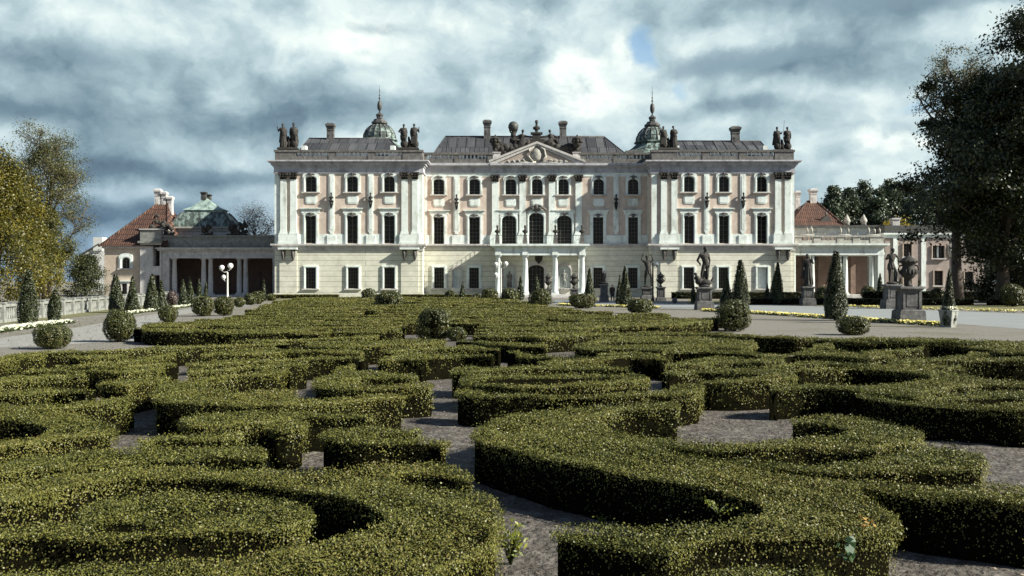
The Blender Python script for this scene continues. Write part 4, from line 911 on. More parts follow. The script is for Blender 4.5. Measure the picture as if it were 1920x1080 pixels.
# roof statue pairs
def pair(px, py0, ptop, Y, fa, fb, label, dx=.62):
    x, y, z = W(px, py0, Y); H = (py0 - ptop) / F * Y - .22
    t = thing('statue_group', label, 'statue', (x, y, z), 'paired statues on the roof corners')
    drp = [('e', (0, .08, .85), (.27, .2, .5)), ('e', (.05, .05, .3), (.3, .22, .32)), ('e', (0, .02, 1.3), (.23, .17, .2))]; fa['extra'] = list(fa.get('extra', [])) + drp; fb['extra'] = list(fb.get('extra', [])) + drp
    blob('figure', fig(H, stout=1.6, **fa), .03, M_DARKST, parent=t, loc=(-dx, -.05, .2)); blob('figure', fig(H * 1.02, stout=1.6, **fb), .03, M_DARKST, parent=t, loc=(dx, .05, .2))
    m = MB(); m.taper(0, 0, 0, .22, 1.25, .55, 1.15, .5); m.tube([(0, .15, .2), (.1, .2, H * .3), (-.05, .18, H * .55)], [.35, .22, .1], 8); m.build('base', M_DARKST, t, local=True)
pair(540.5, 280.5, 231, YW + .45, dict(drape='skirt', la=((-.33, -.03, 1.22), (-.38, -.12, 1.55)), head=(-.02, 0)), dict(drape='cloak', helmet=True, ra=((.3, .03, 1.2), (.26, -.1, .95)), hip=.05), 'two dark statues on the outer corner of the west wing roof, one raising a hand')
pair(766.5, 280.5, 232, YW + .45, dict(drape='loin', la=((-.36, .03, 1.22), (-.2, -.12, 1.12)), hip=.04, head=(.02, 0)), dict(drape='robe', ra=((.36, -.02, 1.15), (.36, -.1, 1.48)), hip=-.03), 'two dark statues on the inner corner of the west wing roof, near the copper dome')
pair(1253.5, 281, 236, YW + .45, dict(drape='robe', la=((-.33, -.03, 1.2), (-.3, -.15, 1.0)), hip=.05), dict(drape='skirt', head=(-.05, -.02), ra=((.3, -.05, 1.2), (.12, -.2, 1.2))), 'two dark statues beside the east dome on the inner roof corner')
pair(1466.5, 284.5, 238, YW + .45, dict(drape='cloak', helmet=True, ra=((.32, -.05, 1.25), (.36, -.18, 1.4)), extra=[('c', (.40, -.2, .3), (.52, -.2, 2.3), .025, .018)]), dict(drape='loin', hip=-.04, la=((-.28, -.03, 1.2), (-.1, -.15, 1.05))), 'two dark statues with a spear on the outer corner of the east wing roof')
# pediment crown
xm, yb = CE['xm'], CE['ybk']
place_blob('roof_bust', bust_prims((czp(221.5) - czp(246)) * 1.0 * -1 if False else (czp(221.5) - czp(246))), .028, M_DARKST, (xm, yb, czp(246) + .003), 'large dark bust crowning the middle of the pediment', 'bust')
def atlas():
    x, y, z = cxp(962.5), yb, czp(262); k = 1.55
    t = thing('atlas_statue', 'dark kneeling figure carrying a big globe on the pediment scroll', 'statue', (x, y, z))
    P = fig(1.75, stout=1.4, la=((-.34, -.02, 1.5), (-.28, 0, 1.78)), ra=((.34, -.02, 1.45), (.26, 0, 1.75)), drape='loin', head=(-.02, -.08), stride=.1)
    P = [('e', (p[1][0], p[1][1], p[1][2] - .35), p[2]) if p[0] == 'e' else ('c', (p[1][0], p[1][1], p[1][2] - .35), (p[2][0], p[2][1], p[2][2] - .35), p[3], p[4]) for p in P]
    blob('figure', P + [('e', (.1, .1, .1), (.6, .4, .45)), ('e', (0, 0, .75), (.34, .24, .42)), ('e', (.05, 0, 1.05), (.38, .2, .16)), ('c', (-.35, 0, 1.1), (-.5, 0, 1.55), .1, .08), ('c', (.35, 0, 1.1), (.5, 0, 1.5), .1, .08)], .03, M_DARKST, parent=t)
    m = MB(); m.ball((-.0, 0, 1.78), .62, 20, 14); m.tube([(-.64, 0, 1.60), (0, -.64, 1.78), (.64, 0, 1.95)], [.04, .05, .04], 6); m.build('globe', M_LEAD, t, local=True)
atlas()
def recline(px, face, label, flip):
    x, y, z = cxp(px), yb - .1, czp(272)
    k = -1 if flip else 1
    z += .35
    P = [('e', (0, 0, .25), (.3, .24, .22)), ('c', (0, 0, .3), (.12 * k, -.02, .75), .17, .2), ('c', (.12 * k, 0, .85), (.16 * k, -.02, 1.08), .06, .06), ('e', (.18 * k, -.03, 1.2), (.14, .14, .17)),
         ('c', (.2 * k, 0, .8), (.62 * k, -.12, .66), .085, .075), ('c', (.62 * k, -.12, .66), (1.15 * k, -.1, .58), .075, .06), ('c', (-.1 * k, 0, .8), (-.5 * k, .02, .62), .09, .075), ('c', (-.5 * k, .02, .62), (-.62 * k, -.1, .25), .075, .06), ('e', (0, .02, .55), (.27, .2, .3)),
         ('c', (.1 * k, -.12, .25), (-.45 * k, -.3, .3), .13, .1), ('c', (-.45 * k, -.3, .3), (-.7 * k, -.25, -.2), .09, .06), ('c', (0, -.05, .2), (-.5 * k, -.1, .05), .14, .11), ('c', (-.5 * k, -.1, .05), (-.75 * k, -.2, -.35), .09, .07), ('e', (0, .1, -.05), (.7, .35, .3)), ('e', (-.3 * k, .05, -.25), (.6, .3, .3))]
    P = [('e', tuple(v * 1.25 for v in p[1]), tuple(v * 1.25 for v in p[2])) if p[0] == 'e' else ('c', tuple(v * 1.25 for v in p[1]), tuple(v * 1.25 for v in p[2]), p[3] * 1.35, p[4] * 1.35) for p in P]
    place_blob('seated_statue', P, .028, M_DARKST, (x, y, z), label, 'statue')
recline(977, 0, 'dark seated figure between the globe bearer and the pediment bust', False)
recline(1035, 0, 'dark reclining figure right of the pediment bust, stretching an arm to it', True)
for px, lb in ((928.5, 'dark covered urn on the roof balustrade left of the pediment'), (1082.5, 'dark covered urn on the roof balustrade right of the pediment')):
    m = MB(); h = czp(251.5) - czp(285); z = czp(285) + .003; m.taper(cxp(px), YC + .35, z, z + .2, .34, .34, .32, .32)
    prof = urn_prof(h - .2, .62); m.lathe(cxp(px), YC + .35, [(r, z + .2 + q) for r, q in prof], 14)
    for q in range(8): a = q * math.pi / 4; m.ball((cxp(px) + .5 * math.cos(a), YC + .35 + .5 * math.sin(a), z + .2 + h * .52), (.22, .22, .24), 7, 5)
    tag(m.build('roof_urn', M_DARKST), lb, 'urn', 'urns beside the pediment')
# niche statues in the portico
place_blob('niche_statue', fig(2.0, drape='robe', la=((-.3, -.04, 1.18), (-.12, -.16, 1.1)), hip=.05), .024, M_DIRTY, (cxp(955.5), YC - .32, czp(540) + .02), 'darker robed stone statue in the left niche under the portico', 'statue', 'niche statues under the portico')
place_blob('niche_statue', fig(2.15, drape='loin', ra=((.31, .02, 1.2), (.16, -.12, 1.0)), hip=-.04), .024, M_GREYB, (cxp(1057.5), YC - .32, czp(540) + .02), 'pale male stone statue in the right niche under the portico', 'statue', 'niche statues under the portico')

# garden statues on plinths
def plinth(t, w, h, m=None, base=True, tall=.35):
    mb = MB(); b = w * .5
    z0 = 0
    if base: mb.taper(0, 0, 0, h * tall, b * 1.22, b * 1.22, b * 1.15, b * 1.15); z0 = h * tall + .003; mb.taper(0, 0, z0, z0 + .06, b * 1.12, b * 1.12, b * .98, b * .98); z0 += .063
    mb.taper(0, 0, z0, h - .2, b * .86, b * .86, b * .82, b * .82)
    zz = (z0 + h - .2) / 2
    for q in range(4):      # sunk panels framed in relief
        a = q * math.pi / 2; cs, sn = round(math.cos(a)), round(math.sin(a))
        def bx(u0, u1, v0, v1, d):
            pts = []
            for u, dd, v in ((u0, b * .8, v0), (u1, b * .8, v0), (u1, b * .8 + d, v0), (u0, b * .8 + d, v0), (u0, b * .8, v1), (u1, b * .8, v1), (u1, b * .8 + d, v1), (u0, b * .8 + d, v1)):
                pts.append((u * cs + dd * sn, u * sn - dd * cs, v))
            mb.add(pts, [(0, 1, 5, 4), (1, 2, 6, 5), (2, 3, 7, 6), (3, 0, 4, 7), (4, 5, 6, 7), (3, 2, 1, 0)])
        bx(-b * .5, b * .5, z0 + .14, h - .34, b * .1)
        for u in (-1, 1): bx(u * b * .74 - b * .1, u * b * .74 + b * .1, z0 + .01, h - .21, b * .13)
    mb.taper(0, 0, h - .197, h - .1, b * .9, b * .9, b * 1.08, b * 1.08); mb.taper(0, 0, h - .097, h, b * 1.18, b * 1.18, b * 1.14, b * 1.14)
    return mb.build('plinth', m or M_PLINTH, t, local=True)
def garden_statue(px, pyb, pyp, pyt, wpx, label, spec, extra=None, H=None, m=None, face=0):
    x, y = gp(px, pyb); s = F / y; h = (pyb - pyp) / s; Hs = (pyp - pyt) / s
    t = thing('garden_statue', label, 'statue', (x, y, 0), 'statues on plinths along the garden avenue')
    plinth(t, wpx / s, h)
    P = fig(Hs / 1.02 - .12, face=face, **spec) if extra is None else fig(Hs / 1.02 - .12, face=face, **spec) + extra(Hs)
    P.append(('e', (0, 0, -.02), (.42, .38, .12))); P = shift(P, (0, 0, .1))
    blob('figure', P, .022 * max(1, s ** -.2 * 1.5), m or M_DARKST, parent=t, loc=(0, 0, h))
def dragon(H):
    return [('e', (-.35, -.05, .28), (.3, .25, .26)), ('c', (-.4, -.1, .35), (-.62, -.2, .75), .12, .08), ('e', (-.64, -.22, .8), (.13, .1, .09)), ('c', (-.2, 0, .3), (.45, .05, .2), .2, .1), ('c', (.45, .05, .2), (.6, 0, .55), .09, .05), ('e', (.1, -.15, .2), (.4, .2, .22)), ('c', (-.1, .05, .2), (.05, .1, .9), .2, .13), ('e', (-.5, 0, .5), (.2, .1, .18))]
garden_statue(1320.5, 581, 538, 460, 27, 'tall dark nude male statue standing over a beast on a plinth before the east wing', dict(hip=.07, la=((-.3, .1, 1.15), (-.14, .16, 1.0)), ra=((.27, .0, 1.14), (.2, -.1, .92)), head=(.05, -.03), stride=.02), extra=dragon, face=.25)
garden_statue(1213.5, 563, 539, 477, 20, 'dark statue lifting both arms, on a plinth by the east wing inner corner', dict(drape='loin', la=((-.32, -.03, 1.55), (-.25, 0, 1.85)), ra=((.34, -.02, 1.5), (.22, -.05, 1.85)), hip=.05, stride=.12))
garden_statue(1514.5, 573, 537, 474, 21, 'dark draped statue before the sunlit colonnade, left of the big thuja cone', dict(drape='skirt', hip=.05, ra=((.33, .05, 1.25), (.2, -.05, 1.6)), head=(-.03, -.02)))
garden_statue(1672.5, 579, 533, 463, 28, 'dark nude statue on a plinth behind the large urn at the right', dict(hip=-.05, la=((-.3, -.02, 1.22), (-.1, -.17, 1.32)), ra=((.34, .05, 1.28), (.33, 0, 1.0)), head=(.05, 0), stride=.12, drape='loin'), extra=lambda H: [('c', (.3, .15, 0), (.25, .15, .8), .14, .09)])
garden_statue(1132.5, 566, 533, 506, 14, 'small dark statue on a plinth behind the two walking people', dict(drape='robe', hip=.05))
def garden_urn(px, pyb, pyp, pyt, wpx, rpx, label, big=False):
    x, y = gp(px, pyb); s = F / y; h = (pyb - pyp) / s; H = (pyp - pyt) / s; r = rpx / s / 2
    t = thing('garden_urn', label, 'urn', (x, y, 0), 'stone urns on plinths')
    plinth(t, wpx / s, h, tall=.34 if big else .2)
    m = MB(); m.lathe(0, 0, [(a, h + b) for a, b in urn_prof(H, r)], 20)
    for q in range(14):
        a = 2 * math.pi * q / 14; m.tube([(r * .55 * math.cos(a), r * .55 * math.sin(a), h + H * .27), (r * .86 * math.cos(a), r * .86 * math.sin(a), h + H * .40), (r * .80 * math.cos(a), r * .80 * math.sin(a), h + H * .5)], [r * .05, r * .11, r * .04], 5)
        m.ball((r * .96 * math.cos(a), r * .96 * math.sin(a), h + H * .728), (r * .14, r * .14, r * .1), 6, 4)
    u = m.build('vase', M_DARKST, t, local=True)
    hd = MB()
    for q in (-1, 1): hd.tube([(q * r * .66, 0, h + H * .62), (q * r * 1.0, 0, h + H * .60), (q * r * 1.12, 0, h + H * .5), (q * r * 1.0, 0, h + H * .4), (q * r * .8, 0, h + H * .36)], [r * .1, r * .1, r * .11, r * .1, r * .08], 6)
    hd.build('handle', M_DARKST, u, local=True)
garden_urn(1703.5, 606, 537, 473, 40, 34, 'large dark lidded urn on a panelled plinth in the yellow flower strip', True)
garden_urn(1239, 564, 538, 509.5, 15, 15, 'lidded stone urn on a slim plinth right of the statue with lifted arms')
garden_urn(1028, 570, 541, 512, 12, 12.5, 'lidded stone urn before the portico steps, in front of the dark entrance door')
garden_urn(1076.5, 562, 541, 511, 14, 15, 'lidded stone urn before the right half of the portico, beside its east column')

# lamp posts
def lamp(px, pyb, pyt, heads, label, m=M_PAINT, gm=None):
    x, y = gp(px, pyb); s = F / y; t = thing('lamp_post', label, 'street lamp', (x, y, 0), 'globe lamp posts')
    zt = (pyb - pyt) / s; p = MB(); p.lathe(0, 0, [(.16, 0), (.16, .3), (.10, .36), (.085, 1.0), (.07, zt - .05), (.09, zt), (.02, zt + .08)], 10)
    for dx, dz, r in heads:
        X, Z = dx / s, (pyb - dz) / s; p.tube([(0, 0, Z - r / s - .12), (X * .6, 0, Z - r / s - .16), (X, 0, Z - r / s - .04)], [.03, .03, .035], 6); p.lathe(X, 0, [(.06, Z - r / s - .06), (.10, Z - r / s + .03)], 8)
    p.build('pole', m, t, local=True)
    for dx, dz, r in heads: g = MB(); g.ball((dx / s, -.0, (pyb - dz) / s), r / s, 16, 10); g.build('globe', gm or M_LAMPGLASS, t, local=True)
lamp(426.5, 570, 512, [(-10.5, 502, 5), (5.5, 498.5, 5.2), (-7, 519.5, 4.2)], 'white three globe lamp post before the shaded colonnade')
lamp(939, 568, 492, [(-9, 495.5, 4), (9.5, 494.5, 4.4), (-9, 515, 4)], 'pale globe lamp post before the left portico column')
lamp(1224, 565, 494, [(7.5, 495.5, 4)], 'single globe lamp post before the east wing corner', m=M_IRON)
g = thing('low_lamp', 'small grey globe garden lamp on the avenue before the east wing', 'garden lamp', (*gp(1265, 569), 0))
m = MB(); m.ball((0, 0, .26), .24, 16, 10); m.build('globe', M_PLINTH, g, local=True); MB().lathe(0, 0, [(.1, 0), (.06, .05)], 8).build('foot', M_IRON, g, local=True)

# people
def person(px, pyb, pyt, label, coat, stride, face, la, ra):
    x, y = gp(px, pyb); H = (pyb - pyt) / F * y
    P = fig(H, stride=stride, face=face, la=la, ra=ra, hip=0)
    b = blob('person', P, .014, M_SKIN, loc=(x, y, 0)); tag(b, label, 'person', 'people walking before the palace')
    k = H / 1.8
    def rot(p): cs, sn = math.cos(face), math.sin(face); return (p[0] * cs - p[1] * sn, p[0] * sn + p[1] * cs, p[2])
    def c(a, b_, r0, r1): return ('c', tuple(v * k for v in rot(a)), tuple(v * k for v in rot(b_)), r0 * k, r1 * k)
    ct = [c((-.17, 0, 1.42), (.17, 0, 1.42), .09, .09), c((0, 0, 1.4), (0, 0, .98), .17, .185), c((0, -.0, 1.0), (0, .01, .72), .19, .22), c((-.06, 0, 1.35), (-.06, 0, .75), .16, .19), c((.06, 0, 1.35), (.06, 0, .75), .16, .19)]
    for s_, arm in ((-1, la), (1, ra)):
        el, hd = arm; ct += [c((s_ * .2, 0, 1.42), el, .085, .07), c(el, tuple(el[i] + (hd[i] - el[i]) * .85 for i in range(3)), .068, .055)]
    blob('coat', ct, .016, coat, parent=b)
    tr = []
    for s_ in (-1, 1):
        fx = s_ * .115 + (stride if s_ > 0 else 0); fy = -.03 if s_ > 0 else .04
        kn = (fx * .95, fy - .05 * (s_ > 0), .52); tr += [c((s_ * .09, 0, .9), kn, .12, .085), c(kn, (fx, fy + .02, .12), .083, .07)]
    blob('trousers', tr, .016, M_COAT, parent=b)
    blob('hair', [('e', tuple(v * k for v in rot((0, .012, 1.72))), (.108 * k, .112 * k, .095 * k)), ('e', tuple(v * k for v in rot((0, .05, 1.65))), (.09 * k, .07 * k, .09 * k))], .012, M_HAIR, parent=b)
person(1134.5, 565.5, 533, 'person in a long dark coat walking before the palace, nearer the clipped cone', M_COAT, .14, .5, ((-.27, .04, 1.17), (-.2, -.14, 1.0)), ((.29, .0, 1.17), (.26, -.06, .93)))
person(1148, 564.5, 533.8, 'slimmer person in a dark brown coat walking at the right of the other', M_COAT2, .08, -.3, ((-.26, .02, 1.17), (-.24, -.06, .93)), ((.26, .04, 1.17), (.22, -.1, .96)))

# ================================================================== TOPIARY
def crown_cone(rng, r, h, n, size, flat=.07, belly=.12):
    """points on a clipped cone: widest at `belly`, blunt tip"""
    u = rng.random(n * 2) ** .5; t = 1 - u          # more points low down
    rad = np.where(t < belly, r * (.80 + .20 * t / belly), r * (flat + (1 - flat) * (1 - (t - belly) / (1 - belly)) ** .88))
    keep = rng.random(n * 2) < .5 + 0 * t; t, rad = t[keep], rad[keep]; k = len(t)
    a = rng.random(k) * 2 * np.pi
    q1, q2, q3 = rng.uniform(0, 6.28, 3); bump = 1 + .06 * np.sin(2 * a + 5 * t + q1) + .055 * np.sin(3 * a + 9 * t + q2) + .05 * np.sin(7 * a - 13 * t + q3) + rng.normal(0, .035, k)
    pos = np.stack([rad * bump * np.cos(a), rad * bump * np.sin(a), h * t], 1)
    nrm = np.stack([np.cos(a), np.sin(a), .35 + 0 * a], 1) + rng.normal(0, .5, (k, 3))
    return pos, nrm
def crown_ball(rng, rx, ry, rz, n, boxy=1.0):
    d = rng.normal(size=(n, 3)); d /= np.linalg.norm(d, axis=1, keepdims=True)
    d2 = np.sign(d) * np.abs(d) ** boxy; d2 /= np.maximum(np.abs(d2).max() * 0 + (np.sum(np.abs(d2) ** (2 / boxy), axis=1, keepdims=True)) ** (boxy / 2), 1e-6)
    q1, q2 = rng.uniform(0, 6.28, 2); w = 1 + .06 * np.sin(4 * d[:, :1] + 3 * d[:, 2:] + q1) + .05 * np.sin(9 * d[:, 1:2] + 6 * d[:, :1] + q2) + rng.normal(0, .035, (n, 1))
    return d2 * w * np.array([rx, ry, rz]), d + rng.normal(0, .5, (n, 3))
def topiary(kind, px, pyb, pyt, wpx, label, lm=None, boxy=1.0, belly=.12, seed=0, dense=1.0, flat=.07, name=None, z0=0.0):
    x, y = gp(px, pyb); s = F / y; h = (pyb - pyt) / s; r = wpx / s / 2; rng = np.random.default_rng(seed + int(px * 7))
    lean = rng.normal(0, .03, 2)
    size = max(.035, min(.16, 2.6 / s)) 
    mb = MB(); area = (3.14 * r * h * 1.1) if kind == 'cone' else 4 * 3.14 * ((r * r + 2 * r * h / 2) / 3)
    n = int(min(16000, dense * 2.6 * area / (size * size * .6)))
    nm = name or ('clipped_cone' if kind == 'cone' else 'clipped_ball')
    lm = lm or (M_YEW if kind == 'cone' else M_BALLL)
    if kind == 'cone':
        zb = h * .03; pos, nrm = crown_cone(rng, r, h * .97, n, size, flat, belly); pos[:, 2] += zb
        prof = [(r * .5, zb), (r * .74, zb + .01)] + [(r * .9 * (.80 + .2 * min(1, t / belly)) if t < belly else r * .9 * (flat + (1 - flat) * (1 - (t - belly) / (1 - belly)) ** .88), zb + h * .96 * t) for t in (.04, belly, .3, .45, .6, .75, .88, .97)] + [(.01, h * .97)]
        mb.lathe(0, 0, [(.07, -.02), (.06, zb)], 8)
    else:
        rz = h * .5 * .98; cz = h - rz
        pos, nrm = crown_ball(rng, r, r, rz, n, boxy); pos[:, 2] += cz
        keep = pos[:, 2] > .03; pos, nrm = pos[keep], nrm[keep]
        e = boxy; prof = []
        for i in range(11):
            a = -math.pi / 2 + math.pi * i / 10; prof.append((max(.01, r * .88 * math.cos(a) ** (e if e < 1 else 1)), max(.01 * i / 10, cz + rz * .9 * math.copysign(abs(math.sin(a)) ** (e if e < 1 else 1), math.sin(a)))))
        mb.lathe(0, 0, [(.09, -.02), (.07, max(.05, cz - rz * .8))], 8)
    pos[:, 0] += lean[0] * pos[:, 2]; pos[:, 1] += lean[1] * pos[:, 2]
    t = thing(nm, label, 'topiary', (x, y, z0))
    mb.build('stem', M_BARK, t, local=True)
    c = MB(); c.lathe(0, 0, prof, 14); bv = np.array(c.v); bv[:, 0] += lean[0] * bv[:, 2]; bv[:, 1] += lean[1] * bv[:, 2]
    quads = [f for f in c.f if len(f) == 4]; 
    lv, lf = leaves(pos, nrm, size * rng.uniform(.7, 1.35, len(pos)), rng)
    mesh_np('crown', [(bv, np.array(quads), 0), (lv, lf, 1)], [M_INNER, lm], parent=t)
    return t
G1 = 'clipped thuja cones along the west walk'
cones = [
 (52.5, 613, 502, 36, 'tallest dark thuja column by the white flowers, nearest the left edge', 1.0, .34), (101, 606, 540, 26, 'short loose thuja bush on a bare stem before the white balustrade', 1.0, .5),
 (219, 586, 512, 31, 'broad clipped cone on the west walk right behind the big shaggy ball bush', 1, .1), (248, 587, 515, 26, 'slimmer clipped cone standing just right of the broad one behind the shaggy ball', 1, .1),
 (283.5, 584, 511, 29, 'clipped cone before the stone archway pier on the west walk', 1, .1), (303, 581, 523, 20, 'narrow clipped cone half hidden by the one before the archway pier', 1, .1),
 (343.5, 576, 521, 19, 'left cone of the two before the first dark bay of the shaded colonnade', 1, .1), (357.5, 574, 519, 17, 'right cone of the two before the first dark bay of the shaded colonnade', 1, .1),
 (373.5, 571, 521, 14, 'slim cone before the first pair of colonnade columns', 1, .1), (384.5, 570, 526, 10, 'thinnest small cone beside the first pair of colonnade columns', 1, .1),
 (494, 564, 521, 10.5, 'small narrow cone before the last dark bay of the shaded colonnade', 1, .1),
 (866.5, 562, 528, 12, 'small thin cone before the blank niche of the centre block', 1, .1), (976, 563, 517, 14, 'slim cone before the second portico column', 1, .1), (1007.5, 561, 513, 17, 'cone in front of the dark entrance door', 1, .1),
 (1105.5, 562, 501, 20, 'clipped cone beside the east portico column', 1, .1), (1159.5, 572, 513, 12, 'slender cone tucked at the left of a broader cone, right of the two people', 1, .1), (1172.5, 575, 496, 24, 'broad clipped cone right of the two walking people', 1, .12),
 (1300, 570, 523, 10, 'thin dark cone at the left of the statue over the beast', 1, .1), (1360, 571, 515, 21, 'dark cone before the middle ground window of the east wing', 1, .12), (1389.5, 578, 484, 34, 'tall broad cone behind the round bush before the east wing', 1, .16),
 (1455, 571, 489, 27, 'tall dark cone before the blank cream window of the east wing', 1, .1), (1438.5, 570, 531, 13, 'low dark cone touching the tall cone by the blank window', 1, .1),
 (1566, 601, 467, 45, 'biggest dark thuja cone, standing in the yellow flower strip before the colonnade', 1, .2), (1650, 562, 511, 15, 'small dark cone at the end pier of the sunlit colonnade', 1, .1),
 (1688, 560, 519, 9, 'tiny dark cone at the left of the large urn before the pink building', 1, .1), (1723, 560, 520, 9, 'tiny dark cone at the right of the large urn before the pink building', 1, .1), (1807.5, 562, 525, 14, 'small dark cone under the big tree at the right', 1, .1)]
for i, (px, b, t_, w, lb, d, be) in enumerate(cones): topiary('cone', px, b, t_, w, lb, belly=be, seed=i, dense=d, flat=.16 if w > 30 else .07)
balls = [
 (98.5, 654, 611, 62, 'squat clipped round bush on the gravel at the left edge', .8), (224.5, 641, 581, 56, 'big shaggy round bush at the west corner of the far parterre', .9), (315, 606, 573, 35, 'round bush on the rim of the far parterre before the archway pier', 1),
 (380, 593, 556, 40, 'round bush left of the lamp post', .9), (419.5, 592, 556, 37, 'round bush directly below the three globe lamp post', .9), (448.5, 576, 558, 22, 'small round bush right of the lamp post', 1), (468.5, 572, 550.5, 25, 'medium round bush before the colonnade, left of a larger one', 1),
 (483.5, 570, 546, 25, 'round bush before the last colonnade bay, touching its neighbour on the left', 1), (508.5, 564, 550.5, 19, 'small dark round bush at the west corner of the palace', 1),
 (691.5, 568, 541.5, 27, 'round bush against the west wing, left of a wide one', .95), (730, 584, 547, 50, 'wide flat topped round bush before the inner edge of the west wing', .75), (813.5, 638, 580, 60, 'tall shaggy boxy bush standing up in the middle of the parterre', .62), (857, 640, 614, 36, 'low ragged bush touching the boxy bush in the middle', .9),
 (843.5, 562, 544.5, 18, 'small round bush before the centre block ground windows', 1), (895, 566, 550.5, 18, 'small low round bush left of the portico', 1), (918, 567, 541, 30, 'round bush before the west portico column', .95), (957, 570, 540.5, 34, 'round bush under the globe lamp before the portico', .95),
 (1011, 580, 543, 40, 'large round bush before the portico steps', .9), (1092, 578, 551, 49, 'wide low round bush with brown patches, right of the portico urns', .85), (1200, 588, 560, 48, 'wide low round bush before the statue with lifted arms', .85),
 (1376.5, 621, 565, 58, 'large round bush at the east corner of the far parterre', .75), (1600.5, 628, 594, 53, 'low clipped round bush on gravel before the yellow flowers', .72),
 (1628.5, 561, 536.5, 27, 'dark round bush before the last arch of the sunlit colonnade', .95), (1756.5, 563, 540, 23, 'dark round bush before the pink building', .95), (1540, 566, 537, 20, 'dark round bush half hidden behind the biggest thuja cone', .95), (1899, 575, 533, 42, 'dark round bush in tree shade at the right edge', .9), (1843, 566, 541, 24, 'dark round bush at the foot of the big tree', .95)]
for i, (px, b, t_, w, lb, bx) in enumerate(balls): topiary('ball', px, b, t_, w, lb, boxy=bx, seed=100 + i)
topiary('ball', 323, 573, 545, 20, 'russet brown round shrub before the first column of the shaded colonnade', lm=M_BROWNLEAF, seed=300)
# square planter with a small thuja
def planter():
    x, y = gp(1778.5, 613.5); s = F / y; t = thing('planter', 'square pale concrete planter with white flowers at the road edge', 'planter', (x, y, 0), rz=.72)
    w, h = 26 / s / 2, 30 / s
    m = MB(); m.taper(0, 0, 0, h, w * .74, w * .74, w, w); m.taper(0, 0, h + .003, h + .06, w * 1.06, w * 1.06, w * 1.06, w * 1.06); m.build('box', M_CONCRETE, t, local=True)
    rng = np.random.default_rng(5); n = 260; p = np.stack([rng.uniform(-w, w, n), rng.uniform(-w, w, n), h + .06 + rng.uniform(0, .16, n)], 1)
    lv, lf = leaves(p, rng.normal(0, .5, (n, 3)) + [0, -.4, 1], .09, rng, .9); o = mesh_np('flowers', [(lv, lf, 0)], [M_WPETAL], parent=t)
    T = topiary('cone', 1781, 613.5, 502, 27, 'small thuja growing in the pale square planter', seed=77, belly=.1, flat=.1); T.location = (x, y + .02, .0)
    for ch in T.children:
        if ch.name.startswith('stem'): ch.scale.z = 1
    return t
planter()

